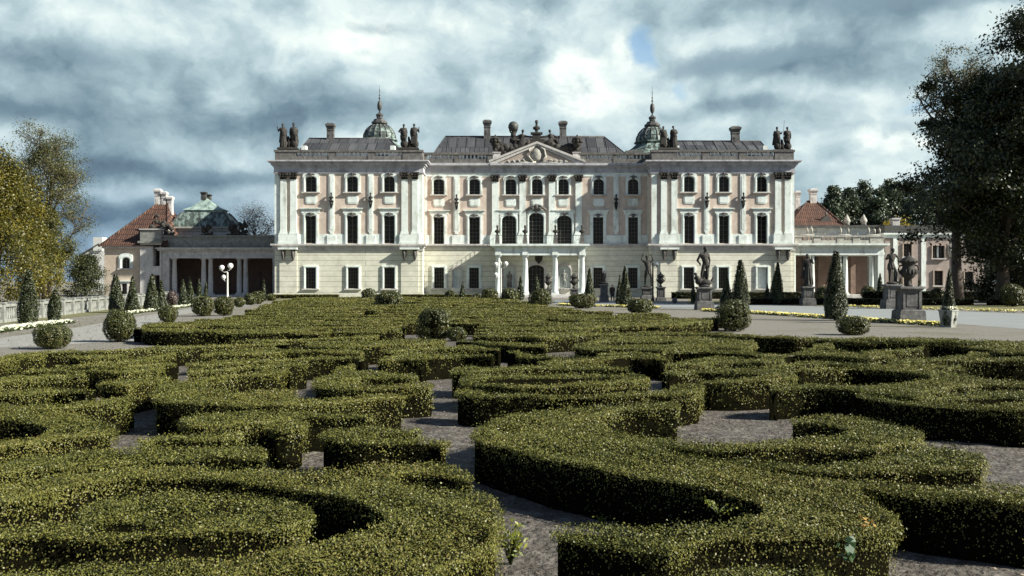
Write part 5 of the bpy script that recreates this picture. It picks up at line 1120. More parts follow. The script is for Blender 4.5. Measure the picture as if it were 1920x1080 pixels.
# ================================================================== TREES
def tree(name, label, loc, h, rad, z0, nl, ls, lm, bark, seed, trunk_r=.35, limbs=12, group=None, egg=.55, twig=0, spread=.9, hole=.25, top=None, gold=False, clump=.16, cat='tree', depth=1.0, thin=0):
    rng = np.random.default_rng(seed); rnd = random.Random(seed)
    t = thing(name, label, cat, loc, group)
    tb = MB(); ht = h * .8
    tr = [Vector((rnd.uniform(-.02, .02) * h * i / 6, rnd.uniform(-.02, .02) * h * i / 6, ht * i / 6)) for i in range(7)]
    tb.tube(tr, [trunk_r * (1.25 if i == 0 else 1 - .135 * i) for i in range(7)], 9)
    def env(z):     # crown half width at height z
        u = (z - z0) / (h - z0)
        if u <= 0 or u >= 1: return .05 * rad
        return rad * (math.sin(math.pi * u ** egg) ** .75)
    tips = []
    for i in range(limbs):
        u = (i + .5) / limbs; zs = z0 * .75 + (ht - z0 * .75) * u ** 1.1; a = i * 2.4 + rnd.uniform(-.5, .5); p = Vector((tr[min(6, int(zs / ht * 6))].x, tr[min(6, int(zs / ht * 6))].y, zs))
        ze = min(h * .97, zs + (h - zs) * rnd.uniform(.35, .8)); L = env(ze) * rnd.uniform(.75, 1.0)
        end = Vector((math.cos(a) * L, math.sin(a) * L * depth, ze)); mid = p.lerp(end, .5) + Vector((rnd.uniform(-.08, .08) * h * .4, rnd.uniform(-.08, .08) * h * .4, rnd.uniform(-.02, .05) * h))
        r0 = trunk_r * (.55 - .35 * u); tb.tube([p, p.lerp(mid, .5) + Vector((0, 0, .02 * h)), mid, end], [r0, r0 * .75, r0 * .5, r0 * .15], 6); tips += [end, mid.lerp(end, .6)]
        nb = 5 + twig
        for j in range(nb):
            f = .25 + .75 * (j + rnd.random()) / nb; q = mid.lerp(end, (f - .4) / .6) if f > .4 else p.lerp(mid, f / .4)
            dv = Vector((rnd.gauss(0, 1), rnd.gauss(0, 1) * depth, rnd.gauss(.35, .6))).normalized() * rad * rnd.uniform(.18, .42); e2 = q + dv; m2 = q.lerp(e2, .5) + Vector((0, 0, rnd.uniform(0, .08) * rad))
            tb.tube([q, m2, e2], [r0 * .3, r0 * .2, r0 * .06], 5); tips.append(e2)
            for _ in range(twig):
                q2 = q.lerp(e2, rnd.uniform(.3, 1)); d2 = (dv.normalized() + Vector((rnd.gauss(0, .6), rnd.gauss(0, .6), rnd.gauss(.2, .5)))).normalized() * rad * rnd.uniform(.1, .22); e3 = q2 + d2
                tb.tube([q2, q2.lerp(e3, .5) + Vector((0, 0, .02 * rad)), e3], [r0 * .11, r0 * .08, r0 * .025], 4); tips.append(e3)
    tb.build('trunk', bark, t, local=True)
    # leaf clumps: round branch tips plus a shell of clumps inside the crown outline, with real gaps
    C = [np.array(v) for v in tips if v.z > z0 * .9]
    k = int(len(C) * spread)
    while k > 0:
        z = rnd.uniform(z0, h * .985); a = rnd.uniform(0, 2 * math.pi); rr = env(z) * (rnd.uniform(.45, 1.0)); k -= 1
        pt = np.array((math.cos(a) * rr, math.sin(a) * rr * depth, z))
        if mnoise.noise(Vector(pt) * (2.2 / rad) + Vector((seed, 0, 0))) > hole - .25: C.append(pt)
    C = np.array(C); w = rng.uniform(.4, 1.6, len(C)); w /= w.sum(); idx = rng.choice(len(C), nl, p=w); sg = rad * clump * rng.uniform(.5, 1.3, len(C))
    off = np.clip(rng.normal(size=(nl, 3)), -1.7, 1.7) * sg[idx][:, None] * [1, 1, .6]
    pos = C[idx] + off
    if gold: pos[:, 2] -= np.abs(rng.normal(0, 1, nl)) * rad * .22
    pos = pos[pos[:, 2] > z0 * .45]
    if thin: pos = pos[rng.random(len(pos)) < np.clip(1.25 - (pos[:, 2] / h - thin) * 3.2, .12, 1)]
    n = len(pos)
    nrm = np.stack([pos[:, 0], pos[:, 1], np.full(n, rad * .6)], 1) / rad + rng.normal(0, .8, (n, 3))
    lv, lf = leaves(pos, nrm, ls * rng.uniform(.55, 1.35, n), rng, .62)
    mesh_np('crown', [(lv, lf, 0)], [lm], parent=t)
    return t
# right: big dark trees
tree('broad_tree', 'huge dark leafy tree overhanging the pink building, its thin top bare', (40.6, 86, 0), 18.6, 7.4, 3.2, 120000, .27, M_DARKLEAF, M_BARK, 21, .55, 22, 'big dark trees at the right edge', egg=.84, spread=.8, hole=.36, twig=2, clump=.10)
tree('broad_tree', 'tallest tree at the right edge, its feathery crown cut by the top of the photo', (45.0, 83, 0), 28.5, 7.0, 3.0, 95000, .26, M_DARKLEAF, M_BARK, 22, .6, 18, 'big dark trees at the right edge', thin=.6, egg=.78, spread=.8, hole=.3, twig=2, clump=.09)
tree('broad_tree', 'dark tree behind the two big ones at the right edge', (50.0, 97, 0), 15, 6.8, .4, 60000, .3, M_DARKLEAF, M_BARK, 23, .5, 14, 'big dark trees at the right edge', egg=.7, spread=1.4)
tree('sparse_tree', 'thin feathery tree top rising above the dark leafy tree', (39.4, 92, 0), 23.2, 3.6, 16.0, 11000, .15, M_OLIVELEAF, M_TWIG, 24, .5, 12, 'big dark trees at the right edge', egg=.8, spread=.3, twig=5, clump=.10)
tree('dark_bush', 'tall dark shrub mass behind the trunk of the big tree at the right edge', (46.5, 95, 0), 8.5, 5.2, .2, 40000, .25, M_DARKLEAF, M_BARK, 28, .25, 14, spread=1.6, clump=.14, cat='bush')
# left: golden willow, bare tree, dark bush, small ones
tree('willow_tree', 'golden yellow autumn willow filling the left edge', (-40.8, 82, 0), 12.6, 4.4, .5, 76000, .16, M_GOLDLEAF, M_BARK, 31, .4, 14, egg=.6, spread=1.2, gold=True, clump=.13, hole=.05)
tree('willow_tree', 'lower green and gold tree between the tallest thuja column and the dark bush', (-42.0, 92, 0), 7.0, 2.7, .3, 24000, .16, M_GOLDLEAF, M_BARK, 36, .25, 10, egg=.6, spread=1.2, gold=True, clump=.15)
tree('sparse_tree', 'tall half bare tree with purple grey twigs behind the golden willow', (-44.6, 100, 0), 17.2, 4.2, 3.0, 40000, .13, M_OLIVELEAF, M_TWIG, 32, .32, 17, egg=.7, spread=.3, twig=8, clump=.11)
tree('olive_tree', 'green leafy tree under the half bare tree', (-43.6, 97, 0), 9.0, 2.8, .6, 26000, .15, M_OLIVELEAF, M_BARK, 37, .25, 10, egg=.6, spread=1.0, clump=.15)
tree('dark_bush', 'dark purple green bush in front of the far white house', (-42.3, 103, 0), 4.3, 2.2, .2, 20000, .14, M_DARKLEAF, M_BARK, 33, .15, 9, spread=1.5, clump=.2, cat='bush')
tree('bare_tree', 'bare winter tree behind the colonnade roof beside the west wing', (-36.5, 148, 0), 13.0, 3.9, 4.5, 9000, .12, M_TWIGLEAF, M_TWIG, 34, .25, 13, 'bare trees behind the colonnade', egg=.62, spread=.1, twig=5)
tree('bare_tree', 'lower bare tree touching the west wing behind the colonnade', (-32.6, 152, 0), 12.2, 3.4, 4.5, 8000, .12, M_TWIGLEAF, M_TWIG, 35, .22, 12, 'bare trees behind the colonnade', egg=.62, spread=.1, twig=5)
# far right treeline
far = [(1562, 350, 20, 'far tree, leftmost of the treeline behind the red tiled roof'), (1592, 352, 19, 'low far tree right of the red roof chimney in the treeline'), (1620, 338, 24, 'tall broad far tree in the treeline above the colonnade end'), (1648, 352, 18, 'shorter far tree between the two tall ones in the treeline'), (1668, 335, 22, 'tallest far tree in the treeline above the white chimney'), (1696, 338, 20, 'pointed far tree right of the tallest one in the treeline'), (1722, 342, 22, 'far tree in the treeline next to the dark foliage'), (1750, 350, 24, 'far tree of the treeline partly hidden behind the big dark tree'), (1788, 348, 26, 'far tree seen in gaps of the big dark tree, first past its left edge'), (1830, 352, 28, 'far tree seen in gaps behind the trunk of the big dark tree'), (1874, 348, 28, 'far tree seen in gaps right of the big dark trunk'), (1918, 352, 30, 'far tree seen in gaps at the right edge')]
for i, (px, py, w, lb) in enumerate(far):
    Y = 205 + 6 * (i % 3); x, _, z = W(px, py, Y); tree('poplar_tree', lb, (x, Y, 0), z, w * 1.55 / F * Y, 1.5, 20000, .42, M_FARLEAF, M_BARK, 50 + i, .35, 11, 'treeline far behind the east side', egg=.6, spread=2.2, clump=.16, hole=.1)
x, _, z = W(1695, 408, 150); tree('yellow_bush', 'yellow autumn treetop showing above the flat dark roof', (x, 150, 0), z, 2.6, 4.5, 3500, .3, M_YELLOWBUSH, M_BARK, 70, .15, 9, spread=1.4, clump=.2)
x, _, z = W(1663, 416, 152); tree('yellow_bush', 'small yellow treetop left of the white roof chimney', (x, 152, 0), z, 1.6, 4.5, 1500, .3, M_YELLOWBUSH, M_BARK, 71, .12, 8, spread=1.4, clump=.2)
# ================================================================== GROUND
def sheet(name, pts, z, m, kind='structure', res=None):
    bm = bmesh.new(); vs = [bm.verts.new((x, y, z)) for x, y in pts]; bm.faces.new(vs)
    me = bpy.data.meshes.new(name); bm.normal_update(); bm.to_mesh(me); bm.free(); me.materials.append(m)
    if me.polygons[0].normal.z < 0: me.flip_normals()
    o = bpy.data.objects.new(name, me); COL.objects.link(o); tag(o, None, None, kind=kind); return o
sheet('ground', [(-1500, -40), (1500, -40), (1500, 3000), (-1500, 3000)], 0, M_GRAVEL)
PARTERRE_NEAR = [(-30, -6), (30, -6), (30, 17), (17, 22.2), (9, 25.3), (4, 28), (-4, 29.5), (-8, 27.5), (-12.5, 24.0), (-16, 20.5), (-24, 16)]
PARTERRE_FAR = [(-11.9, 32.8), (-12.8, 40), (-13.9, 52), (-16.7, 68), (-19.0, 84), (-20, 96), (-10, 99), (-3, 97), (.5, 88), (2.0, 66), (4.2, 58), (6.6, 51), (8.4, 46), (8.6, 40), (4.9, 34.2), (2.6, 32.4), (2.2, 28.0), (-4, 28.0), (-8, 30.5)]
sheet('parterre_soil', PARTERRE_NEAR, .004, M_DIRT); sheet('far_parterre_soil', PARTERRE_FAR, .008, M_DIRT)
sheet('road', [gp(*p) for p in ((1040, 562), (1180, 565), (1300, 570), (1500, 574), (1700, 580), (1920, 588), (2200, 600), (2300, 640), (1920, 617), (1790, 607), (1600, 596), (1480, 588), (1330, 581), (1240, 577), (1180, 574), (1040, 570))], .004, M_ROAD)
sheet('west_walk', [gp(*p) for p in ((-200, 660), (120, 618), (290, 589), (360, 578), (430, 570), (470, 566), (470, 573), (340, 590), (300, 600), (250, 640), (0, 652), (-200, 680))], .004, noisy('grey_walk_gravel', [(.3, (.19, .185, .17)), (.7, (.31, .305, .285))], 3, bump=.4, bscale=60))
sheet('lawn_strip', [gp(*p) for p in ((-100, 618), (110, 598), (230, 585), (330, 573), (330, 569), (210, 579), (0, 604), (-100, 610))], .008, M_GRASS)
sheet('lawn', [(-25, 100), (0, 99), (0, 121.6), (-25, 121.6)], .012, M_GRASS)
sheet('east_lawn', [gp(*p) for p in ((1290, 568), (1920, 581), (1920, 574), (1290, 562))], .008, M_GRASS)

# ================================================================== BOX HEDGES
def pip(P, X, Y):
    inside = np.zeros(len(X), bool); n = len(P)
    for i in range(n):
        x1, y1 = P[i]; x2, y2 = P[(i + 1) % n]
        if y1 == y2: continue
        c = ((Y < y1) != (Y < y2))
        if not c.any(): continue
        xi = (x2 - x1) * (Y - y1) / (y2 - y1) + x1
        inside ^= c & (X < xi)
    return inside
def smooth_poly(P, step):
    P = [np.array(p, float) for p in P]; n = len(P); out = []
    for i in range(n):
        p0, p1, p2, p3 = P[i - 1], P[i], P[(i + 1) % n], P[(i + 2) % n]
        L = np.linalg.norm(p2 - p1); k = max(1, min(14, int(L / step)))
        # centripetal Catmull-Rom keeps tight turns clean
        a = .5; t0 = 0; t1 = t0 + max(1e-3, np.linalg.norm(p1 - p0)) ** a; t2 = t1 + max(1e-3, L) ** a; t3 = t2 + max(1e-3, np.linalg.norm(p3 - p2)) ** a
        for j in range(k):
            t = t1 + (t2 - t1) * j / k
            A1 = (t1 - t) / (t1 - t0) * p0 + (t - t0) / (t1 - t0) * p1; A2 = (t2 - t) / (t2 - t1) * p1 + (t - t1) / (t2 - t1) * p2; A3 = (t3 - t) / (t3 - t2) * p2 + (t - t2) / (t3 - t2) * p3
            B1 = (t2 - t) / (t2 - t0) * A1 + (t - t0) / (t2 - t0) * A2; B2 = (t3 - t) / (t3 - t1) * A2 + (t - t1) / (t3 - t1) * A3
            out.append((t2 - t) / (t2 - t1) * B1 + (t - t1) / (t2 - t1) * B2)
    return np.array(out)
def lod(Y):     # leaf size in metres by distance
    return np.clip(.0135 + .00095 * (Y - 5), .0135, .10)
NH = [0]
def inset(rg, o):
    d = np.roll(rg, -1, axis=0) - np.roll(rg, 1, axis=0); d /= np.maximum(np.linalg.norm(d, axis=1, keepdims=True), 1e-6)
    ar = np.sum(rg[:, 0] * np.roll(rg[:, 1], -1) - np.roll(rg[:, 0], -1) * rg[:, 1]); return rg + np.stack([-d[:, 1], d[:, 0]], 1) * np.sign(ar) * o
def hedge(label, P, holes=(), h=None, group='box hedges of the near parterre', world=False, dens=1.0, name='box_hedge', lm=None, zb=0.0):
    NH[0] += 1; rng = np.random.default_rng(1000 + NH[0]); h = h or HH + rng.uniform(-.012, .012)
    if not world: P = [gp(a, b, HH) for a, b in P]; holes = [[gp(a, b, HH) for a, b in q] for q in holes]
    ymin = min(p[1] for p in P); step = max(.07, .012 * ymin)
    rings = [smooth_poly(P, step)] + [smooth_poly(q, step) for q in holes]
    # clipping lane: draw the outline in a little from the traced edge
    if not world:
        for i, rg in enumerate(rings):
            d = np.roll(rg, -1, axis=0) - np.roll(rg, 1, axis=0); d /= np.maximum(np.linalg.norm(d, axis=1, keepdims=True), 1e-6)
            ar = np.sum(rg[:, 0] * np.roll(rg[:, 1], -1) - np.roll(rg[:, 0], -1) * rg[:, 1]); sg = np.sign(ar) * (1 if i == 0 else -1)
            per = np.sum(np.linalg.norm(np.roll(rg, -1, axis=0) - rg, axis=1)); off = np.minimum(np.clip(.015 * (rg[:, 1:2] - 7.5) + .03, .03, .34), .32 * abs(ar) / per); rings[i] = rg + np.stack([-d[:, 1], d[:, 0]], 1) * sg * off
    cx, cy = np.mean(rings[0], axis=0)
    # solid inner body
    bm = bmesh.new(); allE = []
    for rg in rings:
        # pull the dark core in a little from the leaf surface
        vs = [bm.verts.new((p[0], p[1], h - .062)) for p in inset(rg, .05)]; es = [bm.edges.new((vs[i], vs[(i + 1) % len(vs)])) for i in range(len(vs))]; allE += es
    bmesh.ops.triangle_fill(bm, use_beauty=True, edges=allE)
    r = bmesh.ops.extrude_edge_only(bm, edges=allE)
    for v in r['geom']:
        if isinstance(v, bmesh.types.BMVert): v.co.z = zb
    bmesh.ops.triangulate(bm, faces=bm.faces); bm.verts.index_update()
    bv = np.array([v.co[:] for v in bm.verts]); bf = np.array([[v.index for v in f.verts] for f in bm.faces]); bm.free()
    # leaves on top
    edges = [(rg, np.roll(rg, -1, axis=0)) for rg in rings]
    A = rings[0]; x0, x1, y0, y1 = A[:, 0].min(), A[:, 0].max(), A[:, 1].min(), A[:, 1].max()
    Ps, Ns, Ss = [], [], []
    ys = y0
    while ys < y1:
        dy = min(y1 - ys, max(.4, .06 * ys)); ym = ys + dy / 2; s = float(lod(np.array(max(ym, 4.0)))); d = dens * 1.55 / (s * s * .6)
        n = int((x1 - x0) * dy * d)
        X = rng.uniform(x0, x1, n); Y = rng.uniform(ys, ys + dy, n); k = (np.abs(X) < .5 * Y + 1.2) & (Y > 3.6); X, Y = X[k], Y[k]
        m = pip(A, X, Y)
        for q in rings[1:]: m &= ~pip(q, X, Y)
        X, Y = X[m], Y[m]; n = len(X)
        if n:
            und = .020 * np.sin(X * 2.1 + Y * 1.3) * np.sin(Y * 2.7 - X * .7) + .012 * np.sin(X * 5.3 - Y * 3.1) + .010 * np.sin(X * 11 + Y * 8.0)
            tuft = np.where(rng.random(n) < .03, np.abs(rng.normal(0, .036, n)), 0)
            Z = h + und + rng.normal(0, .014, n) - .034 + tuft
            Ps.append(np.stack([X, Y, Z], 1)); Ns.append(np.stack([0 * X, 0 * X, np.ones(n)], 1) + rng.normal(0, .62, (n, 3))); Ss.append(s * rng.uniform(.65, 1.35, n))
        ys += dy
    # leaves on the sides
    for ri, (a, b) in enumerate(edges):
        d = b - a; L = np.linalg.norm(d, axis=1); mid = (a + b) / 2; s = lod(np.maximum(mid[:, 1], 4.0))
        nn = dens * .72 / (s * s * .6) * L * (h - zb); nn *= (np.abs(mid[:, 0]) < .5 * mid[:, 1] + 1.2) & (mid[:, 1] > 3.4)
        area2 = np.sum(a[:, 0] * b[:, 1] - b[:, 0] * a[:, 1]); sg = np.sign(area2) * (1 if ri == 0 else -1)
        nx, ny = d[:, 1] / np.maximum(L, 1e-6) * sg, -d[:, 0] / np.maximum(L, 1e-6) * sg
        bs_ = np.clip(.40 + .03 * (mid[:, 1] - 9), .40, .6); nn *= bs_ + (1 - bs_) * np.clip((nx - .22) / .5, 0, 1)      # leaves thinned off the sun side so the dark core stands for shade
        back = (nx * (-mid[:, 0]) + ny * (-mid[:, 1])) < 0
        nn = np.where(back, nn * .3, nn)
        cnt = rng.poisson(nn); idx = np.repeat(np.arange(len(a)), cnt); n = len(idx)
        if not n: continue
        f = rng.random((n, 1)); q = a[idx] + d[idx] * f; hz = np.where(rng.random(n) < .36, h - .13 * rng.random(n) ** 1.3, zb + (h - zb) * rng.random(n) ** .6)  # side leaves crowd the top; the dark core shows as shade below
        wob = .022 * np.sin(q[:, 0] * 6 + q[:, 1] * 5 + hz * 9) + .018 * np.sin(q[:, 0] * 17 - q[:, 1] * 13 + hz * 23) + rng.normal(0, .02, n)
        Ps.append(np.stack([q[:, 0] + nx[idx] * (wob - .022), q[:, 1] + ny[idx] * (wob - .022), hz], 1)); Ns.append(np.stack([nx[idx], ny[idx], .05 + 0 * hz], 1) + rng.normal(0, .42, (n, 3)) * [1, 1, .6]); Ss.append(s[idx] * rng.uniform(.65, 1.3, n))
    blocks = [(bv, bf, 0)]
    if Ps:
        P_, N_, S_ = np.concatenate(Ps), np.concatenate(Ns), np.concatenate(Ss)
        lv, lf = leaves(P_, N_, S_, rng, .62); blocks.append((lv, lf, 1)); NH.append(len(P_))
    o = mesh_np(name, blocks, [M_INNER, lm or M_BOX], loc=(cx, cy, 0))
    return tag(o, label, 'hedge', group)
HEDGES = [
 ('big S shaped box hedge sweeping across the right foreground with a deep shadowed bay', [(868,815),(876,800),(905,785),(960,771),(1040,761),(1120,755),(1200,752),(1272,752),(1292,758),(1285,766),(1190,768),(1140,775),(1148,793),(1200,815),(1290,845),(1360,862),(1440,878),(1540,890),(1660,898),(1790,903),(1960,912),(1960,950),(1850,938),(1770,930),(1690,920),(1640,912),(1608,908),(1630,922),(1668,940),(1690,962),(1680,985),(1640,997),(1560,1003),(1440,1006),(1340,1012),(1290,1020),(1262,1030),(1180,1022),(1100,1012),(1030,1000),(1022,988),(1045,977),(1130,981),(1220,980),(1310,975),(1385,966),(1422,950),(1415,932),(1360,920),(1260,902),(1140,880),(1020,857),(930,836),(885,822)], []),
 ('low front piece of box hedge at the bottom edge before the S shaped hedge', [(1292,1085),(1310,1066),(1380,1052),(1460,1048),(1540,1051),(1575,1064),(1565,1090),(1450,1130),(1330,1120)], []),
 ('hook shaped box hedge curling round the bare soil patch right of the S shaped hedge', [(1115,797),(1180,806),(1260,813),(1340,818),(1440,818),(1520,812),(1580,806),(1570,799),(1540,791),(1472,787),(1462,783),(1478,778),(1540,774),(1600,775),(1650,780),(1700,791),(1742,804),(1747,816),(1740,826),(1690,832),(1650,839),(1560,834),(1440,838),(1330,838),(1240,832),(1180,822),(1130,808)], []),
 ('blunt ended box hedge strip just behind the right arm of the S shaped hedge', [(1215,838),(1260,842),(1340,852),(1440,858),(1560,858),(1640,851),(1690,834),(1745,824),(1800,828),(1848,842),(1864,862),(1845,872),(1780,874),(1700,874),(1600,877),(1500,873),(1420,868),(1330,857),(1250,845)], []),
 ('big ring shaped box hedge in the left foreground round an oval hedge island', [(-60,915),(0,900),(60,886),(140,875),(240,868),(340,865),(460,869),(560,871),(640,867),(700,858),(760,856),(830,864),(885,878),(898,890),(880,893),(820,884),(760,884),(738,889),(790,900),(860,908),(915,918),(945,940),(952,965),(945,990),(925,1015),(880,1045),(800,1080),(700,1120),(500,1150),(200,1180),(-60,1200),(-60,1062),(0,1056),(120,1046),(250,1040),(400,1033),(520,1020),(620,998),(690,975),(714,958),(690,944),(620,925),(520,905),(400,892),(250,893),(140,908),(60,928),(-60,945)], []),
 ('oval box hedge island inside the ring hedge in the left foreground', [(-60,985),(40,980),(142,973),(135,952),(160,936),(220,924),(310,917),(400,915),(470,919),(540,931),(590,946),(602,960),(585,976),(540,986),(450,992),(350,996),(200,1002),(60,1002),(-60,1010)], []),
 ('long straight box hedge just behind the foreground ring hedge', [(-40,870),(20,852),(100,842),(200,835),(300,830),(420,828),(490,833),(514,845),(505,854),(420,854),(300,857),(200,864),(100,872),(0,885),(-40,890)], []),
 ('yellowish C shaped box hedge at the left edge round a deep dark hollow', [(-40,770),(40,769),(120,768),(180,778),(225,788),(231,800),(224,810),(180,816),(100,823),(30,834),(-40,848),(-40,822),(30,815),(60,808),(75,798),(60,792),(20,785),(-40,780)], []),
 ('short box hedge beside the right end of the yellowish C shaped hedge', [(243,820),(260,812),(320,807),(400,804),(460,803),(466,810),(440,816),(360,820),(290,822),(250,826)], []),
 ('long tapering box hedge arm before the dark hollow left of centre', [(322,788),(335,775),(380,768),(450,765),(530,764),(620,768),(700,770),(720,774),(690,777),(620,777),(560,779),(535,786),(500,790),(420,797),(350,797)], []),
 ('stubby box hedge below the tapering arm with its lit front face', [(484,792),(530,783),(575,782),(590,787),(580,797),(540,802),(495,801)], []),
 ('hedge with a slit notch beside the bare soil left of the S shaped hedge', [(583,812),(605,803),(660,799),(730,796),(795,797),(806,804),(770,808),(710,811),(760,816),(840,817),(858,825),(840,830),(760,826),(680,826),(620,822)], []),
 ('large two armed box hedge with a long right arm over a dark hollow at left', [(268,742),(272,728),(300,714),(360,706),(430,700),(500,690),(552,688),(557,694),(530,701),(460,704),(415,711),(402,722),(430,730),(500,729),(565,728),(570,738),(600,745),(680,738),(730,735),(768,737),(772,744),(720,748),(660,753),(600,758),(520,762),(440,759),(360,757),(300,755),(275,750)], []),
 ('curving box hedge joining the left edge to the two armed hedge', [(-40,753),(50,752),(120,748),(200,741),(262,737),(268,742),(240,752),(190,758),(120,764),(40,766),(-40,768)], []),
 ('narrow box hedge at the left edge above the curving hedge', [(-40,733),(0,728),(80,724),(130,724),(175,727),(182,731),(112,732),(100,735),(60,738),(0,740),(-40,742)], []),
 ('small box hedge wedge left of the two armed hedge', [(168,720),(180,710),(230,704),(300,702),(345,706),(310,712),(272,718),(240,722),(200,722)], []),
 ('thin box hedge along the left edge before two parallel strips', [(-40,708),(30,702),(100,700),(180,699),(176,703),(100,707),(40,714),(-40,722)], []),
 ('long box hedge strip with a blunt lit right end left of centre', [(32,692),(60,688),(130,688),(210,690),(290,685),(325,680),(330,686),(300,693),(230,697),(150,696),(80,695),(45,697)], []),
 ('box hedge with a bright lit end face at the far left rim', [(-40,678),(0,664),(50,658),(95,656),(98,661),(60,667),(20,676),(-40,690)], []),
 ('little box hedge strip beside the lit end at the far left rim', [(105,668),(120,664),(180,663),(230,661),(260,663),(230,667),(185,670),(130,671)], []),
 ('stepped box hedge behind the long strip with a blunt right end', [(90,684),(160,681),(220,672),(270,664),(330,659),(352,663),(300,671),(330,676),(326,681),(240,687),(150,686)], []),
 ('outermost low box hedge along the gravel walk at the left', [(-40,672),(0,662),(100,654),(200,652),(300,647),(400,643),(480,640),(560,641),(480,645),(380,649),(280,654),(180,658),(100,659),(20,668)], []),
 ('box hedge strip behind the outer left rim, upper of three', [(357,662),(400,656),(480,652),(560,654),(545,660),(480,663),(400,664),(360,665)], []),
 ('box hedge strip behind the outer left rim, middle of three', [(328,680),(400,674),(480,669),(540,670),(520,676),(460,679),(400,683),(340,684)], []),
 ('box hedge strip behind the outer left rim, lowest of three', [(330,694),(350,688),(420,687),(480,682),(560,679),(600,681),(560,686),(480,689),(400,696),(340,699)], []),
 ('large C shaped box hedge with a slit, left of the middle soil patch', [(566,716),(575,706),(605,698),(615,685),(660,679),(687,682),(682,692),(740,693),(796,699),(802,704),(760,706),(690,706),(668,711),(700,716),(770,716),(825,716),(828,723),(780,726),(700,727),(620,725),(580,722)], []),
 ('box hedge strip behind the large C shaped hedge', [(480,672),(560,667),(620,664),(690,665),(688,672),(650,670),(580,671),(480,677)], []),
 ('box hedge with a dark blunt front at the centre above the C shaped hedge', [(688,673),(720,664),(780,659),(860,662),(940,664),(938,668),(880,667),(820,670),(815,674),(750,674),(695,676)], []),
 ('top arm of the comb of hedge strips right of centre', [(822,694),(840,688),(880,684),(920,686),(960,683),(1040,682),(1150,684),(1188,687),(1190,693),(1140,691),(1050,690),(960,693),(920,696),(880,699),(858,698),(830,697)], []),
 ('looped double box hedge strip in the comb right of centre', [(842,710),(860,703),(900,701),(960,697),(1060,696),(1130,697),(1200,699),(1232,703),(1235,711),(1200,714),(1120,720),(1040,722),(960,723),(900,719),(850,716)], [[(905,709),(960,706),(1060,705),(1120,704),(1155,707),(1120,711),(1050,713),(960,714)]]),
 ('long lowest strip of the comb of hedges with a thick blunt right end', [(836,735),(845,727),(880,724),(960,733),(1060,738),(1160,733),(1230,727),(1250,718),(1330,717),(1336,725),(1330,734),(1300,739),(1220,740),(1120,742),(1020,743),(950,742),(880,740)], []),
 ('forked box hedge right of centre with two pointed bays', [(1230,698),(1240,692),(1330,689),(1430,690),(1490,693),(1512,700),(1500,710),(1440,714),(1370,716),(1300,714),(1290,710),(1350,707),(1400,706),(1420,702),(1390,698),(1310,697),(1260,701)], []),
 ('sweeping box hedge at the right with a long dark hollow behind it', [(1425,726),(1440,719),(1520,716),(1600,719),(1660,717),(1700,712),(1727,705),(1700,699),(1660,693),(1620,690),(1560,692),(1490,694),(1484,689),(1540,685),(1600,686),(1660,681),(1740,682),(1812,683),(1822,688),(1800,693),(1835,700),(1870,708),(1950,712),(1950,724),(1860,722),(1800,727),(1745,738),(1725,744),(1690,741),(1640,738),(1597,734),(1585,729),(1520,727),(1440,729)], []),
 ('broad box hedge at the right edge over the deepest black shadow', [(1597,736),(1620,738),(1680,746),(1720,748),(1760,738),(1840,731),(1950,729),(1950,770),(1860,766),(1780,762),(1700,757),(1630,749),(1600,742)], []),
 ('wide flat box hedge at the right below the gravel', [(1440,670),(1465,660),(1500,652),(1510,642),(1560,640),(1585,646),(1590,655),(1640,661),(1700,664),(1650,669),(1600,668),(1540,665),(1490,664),(1465,671)], []),
 ('short box hedge finger at the right below the gravel', [(1596,657),(1640,653),(1740,649),(1744,653),(1690,657),(1640,661),(1605,660)], []),
 ('long low box hedge bordering the gravel at the far right', [(1500,633),(1600,630),(1700,630),(1800,633),(1950,639),(1950,662),(1880,659),(1820,651),(1770,645),(1700,641),(1620,640),(1560,637)], []),
 ('narrow box hedge with a stepped back at the right edge', [(1648,674),(1700,669),(1760,665),(1810,661),(1843,658),(1847,664),(1880,667),(1950,668),(1950,675),(1850,674),(1760,675),(1700,680),(1660,679)], []),
 ('thin box hedge between the forked hedge and the wide flat one', [(1395,689),(1440,683),(1510,675),(1600,677),(1670,680),(1640,683),(1560,682),(1500,685),(1440,690)], []),
 ('stepped box hedge above the forked hedge', [(1232,680),(1260,676),(1300,670),(1330,666),(1400,668),(1470,669),(1495,675),(1440,680),(1380,679),(1300,684),(1240,686)], []),
 ('box hedge with a dark hollow on its left, above the stepped hedge', [(1250,656),(1290,652),(1360,655),(1440,660),(1480,663),(1440,666),(1380,662),(1310,660),(1262,661)], []),
 ('thick box hedge with a square right end near the middle right', [(960,656),(1000,659),(1060,664),(1120,667),(1180,663),(1250,662),(1259,667),(1250,672),(1190,667),(1150,671),(1100,677),(1020,680),(985,676),(1010,673),(1015,669),(960,667)], []),
 ('short blunt box hedge right of the boxy bush in the middle', [(860,635),(960,640),(1030,641),(1034,648),(960,646),(880,641)], []),
 ('large lens shaped box hedge behind the square ended hedge', [(1058,650),(1060,643),(1110,633),(1180,627),(1300,628),(1420,634),(1440,640),(1435,648),(1400,652),(1300,650),(1250,655),(1180,653),(1120,653)], [[(1130,640),(1250,639),(1252,642),(1140,643)]]),
 ('long rear box hedge strip of the near parterre right of the middle', [(960,629),(1060,625),(1200,621),(1300,621),(1440,627),(1560,632),(1500,635),(1400,631),(1280,626),(1100,629),(1000,633)], []),
 ('slim box hedge under the lens shaped hedge', [(1115,660),(1200,657),(1245,660),(1240,664),(1180,662),(1120,664)], []),
 ('box hedge strip left of the boxy bush, front one', [(560,642),(640,637),(720,635),(820,634),(860,638),(800,645),(720,648),(620,650),(560,648)], []),
